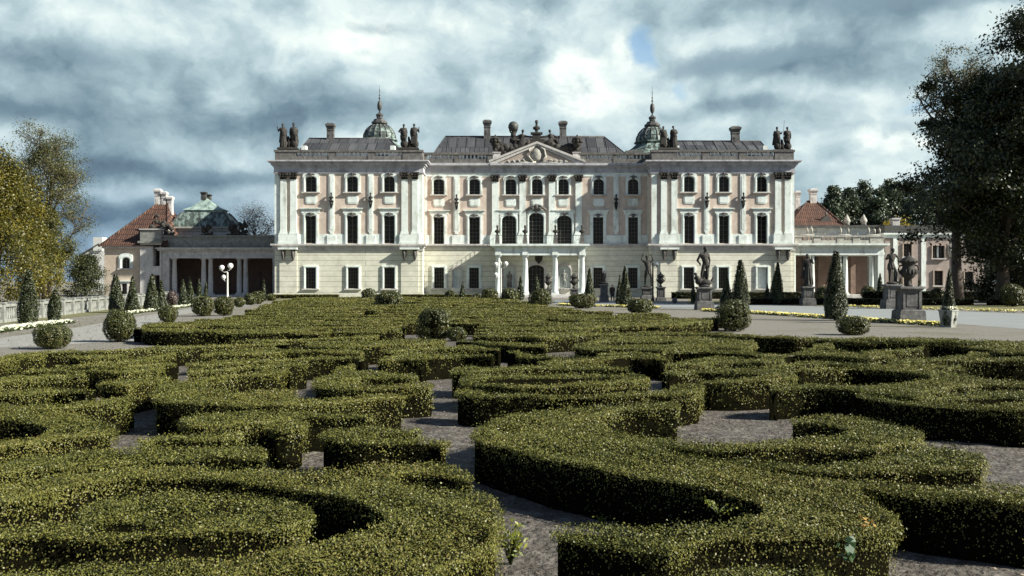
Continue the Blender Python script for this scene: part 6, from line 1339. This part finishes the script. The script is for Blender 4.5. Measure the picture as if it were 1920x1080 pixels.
 ('box hedge strip below the boxy bush in the middle', [(700,653),(780,649),(880,646),(950,650),(950,655),(880,654),(800,656),(720,660)], []),
 ('box hedge strip left of the middle below the rear rim', [(480,650),(560,652),(690,652),(690,660),(600,660),(500,657)], []),
 ('rearmost left box hedge strip before the far parterre', [(415,639),(480,636),(560,633),(640,629),(720,626),(715,631),(640,634),(560,637),(480,640)], []),
]
SLITS = {'wide flat': (1515, 652, 1578, 655, 1.6), 'long low box hedge bordering': (1600, 635.5, 1860, 645, 1.6), 'thick box': (1015, 664, 1115, 671, 1.8), 'oval box': (172, 974, 348, 984, 5), 'broad box': (1770, 752, 1925, 747, 4),
         'stepped box hedge behind': (140, 685.5, 270, 676, 1.5), 'box hedge with a dark blunt front': (730, 669, 860, 666, 1.4), 'sweeping': (1745, 690, 1805, 688.5, 1.5)}
for lb, P, ho in HEDGES:
    ho = list(ho)
    for k, (xa, ya, xb, yb, t) in SLITS.items():
        if lb.startswith(k): ho.append([(xa, ya), (xa * .75 + xb * .25, ya * .75 + yb * .25 - t), (xa * .25 + xb * .75, ya * .25 + yb * .75 - t), (xb, yb), (xa * .25 + xb * .75, ya * .25 + yb * .75 + t), (xa * .75 + xb * .25, ya * .75 + yb * .25 + t)])
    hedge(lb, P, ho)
# far parterre: rims traced, inside it rows of scrolled strips
FG = 'box hedge strips of the far parterre'
for lb, P in (('front rim hedge of the far parterre at the west, with a long dark front face', [(252,619),(256,613),(300,614),(400,616),(480,617),(560,618),(640,621),(620,625),(560,625),(480,622),(380,621),(300,621)]),
              ('west corner hedge of the far parterre behind its front rim', [(253,611),(270,605),(320,603),(400,604),(480,605),(460,608),(400,609),(320,611)]),
              ('front rim hedge of the far parterre at the east, with a dark blunt end', [(1078,611),(1120,606),(1180,604),(1222,605),(1226,611),(1150,612)]),
              ('slanting lit rim hedge running to the large round bush at the east corner', [(1222,611),(1228,604),(1300,597),(1345,594),(1352,600),(1290,606)])):
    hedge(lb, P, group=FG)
def ribbon(C, w):      # outline of a strip of given half widths along a centre line
    C = np.array(C); d = np.gradient(C, axis=0); n = np.stack([-d[:, 1], d[:, 0]], 1); n /= np.maximum(np.linalg.norm(n, axis=1, keepdims=True), 1e-6); w = np.asarray(w)[:, None]
    return [tuple(p) for p in np.concatenate([C + n * w, (C - n * w)[::-1]])]
rnd = random.Random(77); FP = PARTERRE_FAR
def xrange_at(Y):
    xs = []
    for i in range(len(FP)):
        (x1, y1), (x2, y2) = FP[i], FP[(i + 1) % len(FP)]
        if (y1 <= Y) != (y2 <= Y): xs.append(x1 + (x2 - x1) * (Y - y1) / (y2 - y1))
    return (min(xs), max(xs)) if len(xs) >= 2 else None
Yr = 29.2; row = 0; nfar = 0
while Yr < 96:
    pitch = .044 * Yr ** 1.05 + .2
    xr = xrange_at(Yr)
    if xr:
        x = xr[0] + rnd.uniform(.1, 1.2)
        if Yr < 36: x = max(x, -9.5)
        while x < xr[1] - 1.0:
            L = rnd.uniform(2.2, 7.5) * (1 + Yr / 90); x2 = min(x + L, xr[1] - .15)
            if x2 - x < 1.2: break
            if 28.5 < Yr < 37.5 and x < -1.2 and x2 > -3.6:
                if x < -5: x2 = -3.6
                else: x = -1.1; continue
            n = 9; ph = rnd.uniform(0, 6.28); am = rnd.uniform(.06, .2) * pitch; hook = rnd.choice((0, 0, 0, 1, -1)) * pitch * rnd.uniform(.3, .6)
            tilt = rnd.uniform(-.15, .15) * pitch
            C = []
            for i in range(n):
                u = i / (n - 1); yy = Yr + am * math.sin(ph + u * 4.2) + tilt * (u - .5) + hook * max(0, (u - .7) / .3) ** 1.6
                C.append((x + (x2 - x) * u - abs(hook) * .25 * max(0, (u - .85) / .15), yy))
            hw = pitch * rnd.uniform(.15, .24); wd = [hw * (.55 if i in (0, n - 1) else 1 + .22 * math.sin(ph * 2 + i)) for i in range(n)]
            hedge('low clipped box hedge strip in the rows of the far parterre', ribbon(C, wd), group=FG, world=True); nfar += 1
            x = x2 + rnd.uniform(.15, 1.1)
    Yr += pitch * rnd.uniform(.9, 1.1); row += 1
# straight hedges by the palace and beyond the road
def straight(label, a, b, w, h, lm=None, grp='low straight hedges before the buildings'):
    C = [(a[0] + (b[0] - a[0]) * i / 10, a[1] + (b[1] - a[1]) * i / 10 + .05 * math.sin(i * 2.1)) for i in range(11)]
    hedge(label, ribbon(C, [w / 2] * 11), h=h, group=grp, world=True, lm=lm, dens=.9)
straight('low straight hedge along the foot of the west wing', (-26.5, 116), (-19.3, 116), 1.0, .45); straight('low straight hedge between the wide flat topped bush and the portico', (-15.5, 117), (-4.5, 117.2), 1.0, .45)
straight('low hedge along the foot of the east wing', (17.5, 114), (33.5, 113), 1.2, .75, M_YEW); straight('long dark hedge beyond the road before the sunlit colonnade', (18.5, 87.5), (37.0, 83.5), 1.1, .55, M_YEW); straight('long dark hedge beyond the road in the tree shade', (38.0, 83.2), (56, 78), 1.1, .6, M_YEW); straight('dark hedge before the pink building', (36.5, 108), (58, 104), 1.3, .9, M_YEW)

# ================================================================== BEDS, LITTER, WEEDS
def bed(name, label, line, width, n, petal, size, seed, hmax=.2):
    rng = np.random.default_rng(seed); L = np.array([gp(*p) for p in line]); seg = np.linalg.norm(np.diff(L, axis=0), axis=1); cum = np.concatenate([[0], np.cumsum(seg)])
    u = rng.uniform(0, cum[-1], n); X = np.interp(u, cum, L[:, 0]); Y = np.interp(u, cum, L[:, 1])
    clump = rng.normal(0, .3, n) * width; ang = rng.uniform(0, 6.28, n); X += clump * np.cos(ang); Y += clump * np.sin(ang)
    Z = rng.uniform(.08, hmax, n); den = .5 + .5 * np.sin(u * 3.1) * np.sin(u * 1.3 + 1); k = rng.random(n) < .35 + .65 * den; X, Y, Z = X[k], Y[k], Z[k]; n = len(X)
    nr = np.stack([rng.normal(0, .35, n), -0.5 + rng.normal(0, .35, n), np.ones(n)], 1); P = np.stack([X, Y, Z], 1)
    a, fa = leaves(P, nr, size * rng.uniform(.7, 1.2, n), rng, 1.0); b, fb = leaves(P + [0, 0, .004], nr, size * rng.uniform(.7, 1.2, n), rng, 1.0)
    m = n * 2; Q = P[rng.integers(0, n, m)] + rng.normal(0, .09, (m, 3)) * [1, 1, .3]; Q[:, 2] = np.abs(Q[:, 2] - .06)
    c, fc = leaves(Q, rng.normal(0, .6, (m, 3)) + [0, 0, 1], size * 1.2, rng, .5)
    o = mesh_np(name, [(a, fa, 0), (b, fb, 0), (c, fc, 1)], [petal, M_BEDLEAF]); return tag(o, label, 'flower bed', kind='stuff')
bed('flower_bed', 'strip of yellow pansies along the near edge of the road at the right', [(1318, 584), (1400, 588), (1500, 594), (1600, 601), (1700, 608), (1785, 613)], .45, 2300, M_YPETAL, .11, 1)
bed('flower_bed', 'bed of white flowers under the two dark thuja bushes at the left edge', [(-30, 628), (40, 617), (90, 611), (130, 607)], .55, 2400, M_WPETAL, .11, 2)
bed('flower_bed', 'strip of white flowers at the feet of the clipped cones on the west walk', [(232, 591), (262, 587), (298, 583), (335, 578), (365, 574)], .4, 1500, M_WPETAL, .12, 3)
bed('flower_bed', 'small yellow flower strip behind the bushes before the portico', [(1048, 573), (1100, 575), (1150, 576), (1190, 577), (1235, 579)], .4, 700, M_YPETAL, .13, 4)
bed('flower_bed', 'faded flower strip beyond the road in the tree shade', [(1560, 575), (1700, 580), (1800, 583), (1920, 587)], .5, 700, M_YPETAL, .10, 5)
rng = np.random.default_rng(9); n = 34000
X = rng.uniform(-14, 14, n); Y = 4 + 24 * rng.random(n) ** 1.3; P = np.stack([X, Y, np.full(n, .012) + rng.random(n) * .012], 1)
lv, lf = leaves(P, rng.normal(0, .35, (n, 3)) + [0, 0, 1], rng.uniform(.012, .038, n), rng, .6)
tag(mesh_np('fallen_leaves', [(lv, lf, 0)], [M_LITTER]), 'dry leaf and twig litter lying on the parterre soil', 'leaf litter', kind='stuff')
n = 1500; P = np.stack([rng.uniform(-24, -9, n), rng.uniform(26, 62, n), np.full(n, .02)], 1); k = P[:, 0] < -.31 * P[:, 1]; lv, lf = leaves(P[k], rng.normal(0, .3, (k.sum(), 3)) + [0, 0, 1], .07, rng, .7)
tag(mesh_np('fallen_leaves', [(lv, lf, 0)], [M_LITTER]), 'scattered dry leaves on the west gravel walk', 'leaf litter', kind='stuff')
gx, gy = np.meshgrid(np.arange(-9, 9.01, .07), np.arange(3.6, 15, .07)); gz = np.array([mnoise.noise(Vector((a * 1.6, b * 1.6, 0))) * .022 + mnoise.noise(Vector((a * 5, b * 5, 3))) * .014 + mnoise.noise(Vector((a * 13, b * 13, 7))) * .008 for a, b in zip(gx.ravel(), gy.ravel())])
edge = np.minimum(np.minimum(gx + 9, 9 - gx), np.minimum(gy - 3.6, 15 - gy)).ravel(); gz = np.where(edge < .3, -.02, gz + .012)
nx_, ny_ = gx.shape[1], gx.shape[0]; ii = (np.arange(ny_ - 1)[:, None] * nx_ + np.arange(nx_ - 1)[None, :]).ravel()
tag(mesh_np('uneven_soil', [(np.stack([gx.ravel(), gy.ravel(), gz], 1), np.stack([ii, ii + 1, ii + nx_ + 1, ii + nx_], 1), 0)], [M_DIRT]), None, None, kind='structure')
# stone rubble and a kerb by the far parterre
m = MB(); pts = [gp(*p) for p in ((1238, 618), (1290, 615.5), (1350, 613), (1372, 611))]
for a, b in zip(pts[:-1], pts[1:]):
    L = math.dist(a, b); k = int(L / .9) + 1
    for i in range(k):
        u, v = i / k + .01, (i + 1) / k - .012; p, q = [(a[0] + (b[0] - a[0]) * t, a[1] + (b[1] - a[1]) * t) for t in (u, v)]
        m.add([(p[0], p[1], -.02), (q[0], q[1], -.02), (q[0], q[1] + .22, -.02), (p[0], p[1] + .22, -.02), (p[0], p[1], .11), (q[0], q[1], .11), (q[0], q[1] + .22, .11), (p[0], p[1] + .22, .11)], [(0, 1, 5, 4), (1, 2, 6, 5), (2, 3, 7, 6), (3, 0, 4, 7), (4, 5, 6, 7)])
tag(m.build('kerb', M_PALEST), 'pale stone kerb along the east rim hedge before the large round bush', 'kerb')
def sprout(px, py, label, cat, m, n, hgt, ls, rad, seed, asp=.45, name='weed_plant', z=0.0):
    x, y = gp(px, py, z); t = thing(name, label, cat, (x, y, z)); r = np.random.default_rng(seed); st = MB(); P, Nn = [], []
    for i in range(n):
        a = r.uniform(0, 6.28); tip = np.array((math.cos(a) * rad * r.uniform(.3, 1), math.sin(a) * rad * r.uniform(.3, 1), hgt * r.uniform(.55, 1.0)))
        st.tube([(0, 0, 0), tuple(tip * [.4, .4, .6]), tuple(tip)], [.004, .003, .0015], 5)
        for k in range(6): f = .35 + .65 * k / 5; P.append(tip * [f, f, f ** .7] + r.normal(0, ls * .4, 3)); Nn.append(r.normal(0, .55, 3) + [0, -.3, .9])
    st.build('stem', M_BEDLEAF, t, local=True); lv, lf = leaves(np.array(P), np.array(Nn), ls * r.uniform(.7, 1.3, len(P)), r, asp); mesh_np('foliage', [(lv, lf, 0)], [m], parent=t)
sprout(958, 1062, 'yellow green sprouting bush on the soil at the bottom, right of the ring hedge', 'plant', M_SPROUT, 26, .34, .045, .17, 1, .4)
sprout(1128, 985, 'tiny green weed growing on bare soil before the S shaped hedge', 'plant', M_SPROUT, 7, .08, .03, .05, 2)
sprout(1590, 1052, 'broad leaved green weed climbing out of the S shaped hedge at the bottom', 'plant', M_WEED, 3, .15, .06, .06, 3, .75, z=.33)
sprout(1625, 1000, 'dry orange shoot in the S shaped hedge beside the broad leaved weed', 'plant', M_DRYLEAF, 4, .12, .03, .05, 4, .5, z=.42)
sprout(1345, 965, 'pale thin weed tuft on top of the S shaped hedge', 'plant', M_SPROUT, 10, .10, .022, .14, 6, .5, z=.46)

# ================================================================== WEST GARDEN BALUSTRADE
def garden_balustrade():
    a, b = np.array(gp(-60, 613)), np.array(gp(318, 565.5)); d = b - a; L = np.linalg.norm(d); u = d / L; nrm = np.array((-u[1], u[0])); k = int(L / 2.15); h = .9
    t = thing('garden_balustrade', 'long white stone balustrade with square posts along the west side of the garden', 'balustrade', (a[0], a[1], 0), rz=math.atan2(u[1], u[0]))
    r = MB(); r.box(0, L, -.14, .14, .74, .88); r.box(0, L, -.16, .16, .0, .16); r.build('rail', M_GREYB, t, local=True)
    post = None
    for i in range(k + 1):
        if post is None: m = MB(); m.box(-.17, .17, -.2, .2, 0, .9); m.box(-.22, .22, -.25, .25, .903, .98); m.box(-.2, .2, -.23, .23, -.01, .2); post = m.build('post', M_GREYB, t, local=True); o = post
        else: o = post.copy(); COL.objects.link(o); o.parent = t
        o.location = (L * i / k, 0, 0)
    pb = MB(); bay = None
    for i in range(1):
        for j in range(6):
            x = L * (i + (j + .8) / 6.6) / k; pb.lathe(x, 0, [(.08, .163), (.05, .22), (.095, .40), (.05, .6), (.08, .70), (.08, .737)], 7)
    bay = pb.build('baluster_panel', M_GREYB, t, local=True)
    for i in range(1, k): o = bay.copy(); COL.objects.link(o); o.parent = t; o.location = (L * i / k, 0, 0)
garden_balustrade()

# ================================================================== LIGHT, SKY, CAMERA
AZ, EL = R(180 - 73), R(32)
sd = Vector((math.sin(AZ) * math.cos(EL), math.cos(AZ) * math.cos(EL), math.sin(EL)))
sl = bpy.data.lights.new('sun', 'SUN'); sl.energy = 5.0; sl.angle = R(.5); sl.color = (1.0, .965, .84)
so = bpy.data.objects.new('sun', sl); COL.objects.link(so); so.rotation_euler = sd.to_track_quat('Z', 'Y').to_euler(); so.location = (60, -20, 60)
w = bpy.data.worlds.new('World'); sc.world = w; w.use_nodes = True; nt = w.node_tree; nt.nodes.clear(); lk = nt.links.new
def mth(op, a, b=None, c=None, clamp=False):
    n = N(nt, 'ShaderNodeMath', operation=op, use_clamp=clamp)
    for i, v in enumerate((a, b, c)):
        if v is None: continue
        if isinstance(v, (int, float)): n.inputs[i].default_value = v
        else: lk(v, n.inputs[i])
    return n.outputs[0]
tc = N(nt, 'ShaderNodeTexCoord'); sp = N(nt, 'ShaderNodeSeparateXYZ'); lk(tc.outputs['Generated'], sp.inputs[0])
az = mth('ARCTAN2', sp.outputs[0], sp.outputs[1]); el = mth('ARCSINE', sp.outputs[2])
sky = N(nt, 'ShaderNodeTexSky', sky_type='NISHITA', sun_disc=False, sun_elevation=EL, sun_rotation=AZ, air_density=1.0, dust_density=0.6, ozone_density=1.5)
# cloud deck in direction space (azimuth, stretched elevation)
cv = N(nt, 'ShaderNodeCombineXYZ'); lk(az, cv.inputs[0]); lk(mth('MULTIPLY', el, 1.25), cv.inputs[1])
def fbm(scale, detail, rough, off, src=None, dist=0.0, col=False):
    mp = N(nt, 'ShaderNodeMapping'); mp.inputs['Location'].default_value = off; lk(src or cv.outputs[0], mp.inputs['Vector'])
    n = N(nt, 'ShaderNodeTexNoise'); n.inputs['Scale'].default_value = scale; n.inputs['Detail'].default_value = detail; n.inputs['Roughness'].default_value = rough; n.inputs['Distortion'].default_value = dist
    lk(mp.outputs[0], n.inputs['Vector']); return n.outputs['Color' if col else 'Fac']
wc = fbm(7, 6, .6, (3.1, 1.7, 0), col=True); vm = N(nt, 'ShaderNodeVectorMath', operation='MULTIPLY_ADD'); vs = N(nt, 'ShaderNodeVectorMath', operation='SUBTRACT'); lk(wc, vs.inputs[0]); vs.inputs[1].default_value = (.5, .5, .5)
lk(vs.outputs[0], vm.inputs[0]); vm.inputs[1].default_value = (.085, .06, 0); lk(cv.outputs[0], vm.inputs[2]); wv = vm.outputs[0]
ws = N(nt, 'ShaderNodeSeparateXYZ'); lk(wv, ws.inputs[0])
def cloud(px, py, rx, ry, amp):       # one cloud mass: centre and spread as angles
    a, e = (px - CX) / F, (HY - py) / F * 1.25
    u = mth('MULTIPLY', mth('SUBTRACT', ws.outputs[0], a), F / rx); v = mth('MULTIPLY', mth('SUBTRACT', ws.outputs[1], e), F / (ry * 1.25))
    q = mth('ADD', mth('MULTIPLY', u, u), mth('MULTIPLY', v, v)); return mth('MULTIPLY', mth('POWER', 2.718, mth('MULTIPLY', q, -1)), amp)
CL = [(1085, 130, 70, 75, .34), (1110, 205, 120, 55, .14), (1650, 270, 90, 44, .20), (1560, 195, 150, 22, .20), (620, 95, 150, 38, .24), (880, 45, 220, 40, .24), (1370, 60, 90, 40, .06), (690, 285, 80, 26, .26), (60, 200, 110, 28, .16), (1300, 20, 120, 30, .10),
      (1860, 110, 70, 70, .20), (1600, 315, 170, 26, .04), (230, 372, 120, 12, .20), (880, 225, 90, 24, .16), (1180, 110, 40, 50, .16), (1350, 245, 60, 26, .16), (330, 95, 200, 36, .10), (1700, 195, 60, 26, .14), (1290, 335, 200, 36, .12), (720, 165, 120, 22, .16), (40, 285, 90, 22, .14), (560, 140, 110, 20, .14), (150, 30, 120, 22, .12), (1230, 250, 90, 22, .12), (640, 330, 120, 14, .06),
      (190, 150, 210, 34, -.20), (400, 245, 240, 30, -.20), (420, 335, 220, 18, -.30), (300, 410, 240, 28, -.26), (740, 65, 120, 22, -.16), (690, 205, 90, 18, -.14), (1640, 40, 230, 40, -.32), (1480, 135, 130, 30, -.24), (1330, 140, 110, 26, -.24), (1390, 212, 130, 18, -.20), (1590, 245, 60, 14, -.10), (1545, 300, 60, 20, -.10), (100, 245, 120, 18, -.16), (560, 225, 160, 18, -.14), (960, 120, 60, 26, -.12), (300, 30, 100, 16, -.08), (1000, 200, 40, 30, -.06)]
tot = None
for c in CL: o_ = cloud(*c); tot = o_ if tot is None else mth('ADD', tot, o_)
f1 = fbm(9, 9, .58, (11.3, 4.2, 0), src=wv); f2 = fbm(24, 8, .6, (1.3, 8.2, 0), src=wv); f3 = fbm(3.2, 5, .5, (5.3, 2.2, 0))
val = mth('ADD', mth('ADD', mth('MULTIPLY', mth('SUBTRACT', f1, .5), .62), mth('MULTIPLY', mth('SUBTRACT', f2, .5), .18)), mth('MULTIPLY', mth('SUBTRACT', f3, .5), .25))
val = mth('ADD', mth('ADD', tot, val), .47)
# sunlit edges and shaded bellies: slope of the cloud field towards the sun
def relief(scale, off, amp, step):
    o1 = fbm(scale, 8, .55, off, src=wv); o2 = fbm(scale, 8, .55, (off[0] + step[0], off[1] + step[1], 0), src=wv)
    return mth('MULTIPLY', mth('SUBTRACT', o1, o2), amp)
val = mth('ADD', val, mth('ADD', relief(7, (11.3, 4.2, 0), .85, (.03, .07)), relief(17, (1.3, 8.2, 0), .36, (.02, .05))))
rp = ramp(nt, [(.0, (.085, .13, .175)), (.20, (.15, .225, .28)), (.38, (.275, .38, .425)), (.54, (.44, .555, .59)), (.70, (.65, .745, .735)), (.85, (.81, .88, .81)), (1.0, (.88, .935, .84))]); lk(val, rp.inputs[0])
# crisp heaped clouds, then darker torn patches, laid over the deck
def heap(blobs, s1, s2, a1, a2, lo, hi):
    t = None
    for c in blobs: o_ = cloud(*c); t = o_ if t is None else mth('ADD', t, o_)
    t = mth('ADD', t, mth('ADD', mth('MULTIPLY', mth('SUBTRACT', fbm(s1, 10, .6, (7.7, 2.1, 0), src=wv), .5), a1), mth('MULTIPLY', mth('SUBTRACT', fbm(s2, 8, .6, (2.7, 9.1, 0), src=wv), .5), a2)))
    m = N(nt, 'ShaderNodeMapRange', interpolation_type='SMOOTHSTEP'); lk(t, m.inputs[0]); m.inputs[1].default_value = lo; m.inputs[2].default_value = hi; return m.outputs[0]
def over(base, col, fac):
    m = N(nt, 'ShaderNodeMix', data_type='RGBA'); lk(fac, m.inputs[0]); lk(base, m.inputs[6])
    if isinstance(col, tuple): m.inputs[7].default_value = (*col, 1)
    else: lk(col, m.inputs[7])
    return m.outputs[2]
dk = heap([(1640, 35, 260, 42, .8), (1480, 130, 130, 26, .62), (1330, 138, 110, 26, .66), (1390, 215, 140, 20, .55), (740, 62, 130, 22, .5), (200, 150, 190, 30, .5), (420, 330, 230, 18, .62), (420, 245, 220, 22, .45), (650, 185, 90, 22, .45)], 15, 40, .75, .25, .28, .75)
deck = over(rp.outputs[0], (.215, .305, .365), mth('MULTIPLY', dk, .72))
br = ramp(nt, [(.0, (.50, .60, .62)), (.45, (.72, .80, .77)), (1.0, (.92, .96, .86))]); lk(mth('ADD', mth('ADD', relief(20, (4.3, 6.2, 0), 2.2, (.05, .12)), relief(50, (6.3, 1.2, 0), 1.1, (.04, .10))), .55, clamp=True), br.inputs[0])
cu = heap([(1085, 140, 62, 62, .85), (1130, 205, 120, 34, .62), (1655, 272, 84, 34, .80), (690, 280, 80, 26, .55), (620, 100, 150, 40, .52), (900, 50, 200, 50, .55), (1290, 340, 130, 24, .55), (1180, 95, 24, 36, .6)], 17, 48, 1.05, .4, .34, .72)
deck = over(deck, br.outputs[0], mth('MULTIPLY', cu, .88))
# low sky on the left is a slate blue rain bank
bank = mth('MULTIPLY', mth('POWER', 2.718, mth('MULTIPLY', mth('MULTIPLY', mth('ADD', az, .36), mth('ADD', az, .36)), -14)), mth('POWER', 2.718, mth('MULTIPLY', mth('MULTIPLY', el, el), -150)), clamp=True)
mb_ = N(nt, 'ShaderNodeMix', data_type='RGBA', blend_type='MULTIPLY'); lk(mth('MULTIPLY', bank, .85), mb_.inputs[0]); lk(deck, mb_.inputs[6]); mb_.inputs[7].default_value = (.46, .56, .74, 1)
# openings to the blue sky
BL_ = [(1215, 95, 26, 32, 1.0), (1270, 170, 26, 22, .55), (1735, 205, 55, 14, 1.0), (655, 8, 30, 12, .7), (1700, 220, 60, 10, .5), (40, 20, 40, 15, .3), (1500, 265, 60, 60, .25)]
bt = None
for c in BL_: o_ = cloud(*c); bt = o_ if bt is None else mth('ADD', bt, o_)
gap = mth('MULTIPLY', mth('SUBTRACT', bt, .22), 2.2, clamp=True)
CG = 20.0       # clouds are given at picture brightness; the physically bright sky and they share one Background strength
sc_ = N(nt, 'ShaderNodeVectorMath', operation='SCALE'); lk(mb_.outputs[2], sc_.inputs[0]); sc_.inputs['Scale'].default_value = CG * .60
bs = N(nt, 'ShaderNodeVectorMath', operation='MULTIPLY'); lk(sky.outputs[0], bs.inputs[0]); bs.inputs[1].default_value = (1.15, 1.45, 1.6)
mg = N(nt, 'ShaderNodeMix', data_type='RGBA'); lk(mth('MULTIPLY', mth('MULTIPLY', gap, mth('SUBTRACT', 1.35, f1, clamp=True)), .75), mg.inputs[0]); lk(sc_.outputs[0], mg.inputs[6]); lk(bs.outputs[0], mg.inputs[7])
# the cloud field lies ahead (north); overhead and behind it is clear
hi = N(nt, 'ShaderNodeMapRange', interpolation_type='SMOOTHSTEP'); lk(el, hi.inputs[0]); hi.inputs[1].default_value = .36; hi.inputs[2].default_value = .62
bk = N(nt, 'ShaderNodeMapRange', interpolation_type='SMOOTHSTEP'); lk(sp.outputs[1], bk.inputs[0]); bk.inputs[1].default_value = .2; bk.inputs[2].default_value = -.2
clr = mth('MAXIMUM', hi.outputs[0], bk.outputs[0])
mz = N(nt, 'ShaderNodeMix', data_type='RGBA'); lk(clr, mz.inputs[0]); lk(mg.outputs[2], mz.inputs[6]); lk(sky.outputs[0], mz.inputs[7])
bg = N(nt, 'ShaderNodeBackground'); bg.inputs['Strength'].default_value = .05; lk(mz.outputs[2], bg.inputs[0])
wo = N(nt, 'ShaderNodeOutputWorld'); lk(bg.outputs[0], wo.inputs[0])
cam = bpy.data.cameras.new('camera'); co = bpy.data.objects.new('camera', cam); COL.objects.link(co)
cam.sensor_width = 36; cam.lens = F / 1920 * 36; co.location = (0, 0, CH); co.rotation_euler = (math.pi / 2, 0, 0); cam.shift_y = -(540 - HY) / 1920; cam.clip_start = .1; cam.clip_end = 6000
sc.camera = co
vs_ = sc.view_settings; vs_.view_transform = 'Standard'; vs_.look = 'None'; vs_.exposure = 1.08; vs_.gamma = 1.0; vs_.use_curve_mapping = False
sc.cycles.max_bounces = 6; sc.cycles.diffuse_bounces = 3; sc.cycles.glossy_bounces = 3; sc.cycles.transmission_bounces = 3; sc.cycles.transparent_max_bounces = 4; sc.cycles.caustics_reflective = False; sc.cycles.caustics_refractive = False
sc.cycles.use_denoising = True
print('HEDGES', NH[0], 'far', nfar, 'leaves', sum(NH[1:]), 'objects', len(bpy.data.objects))
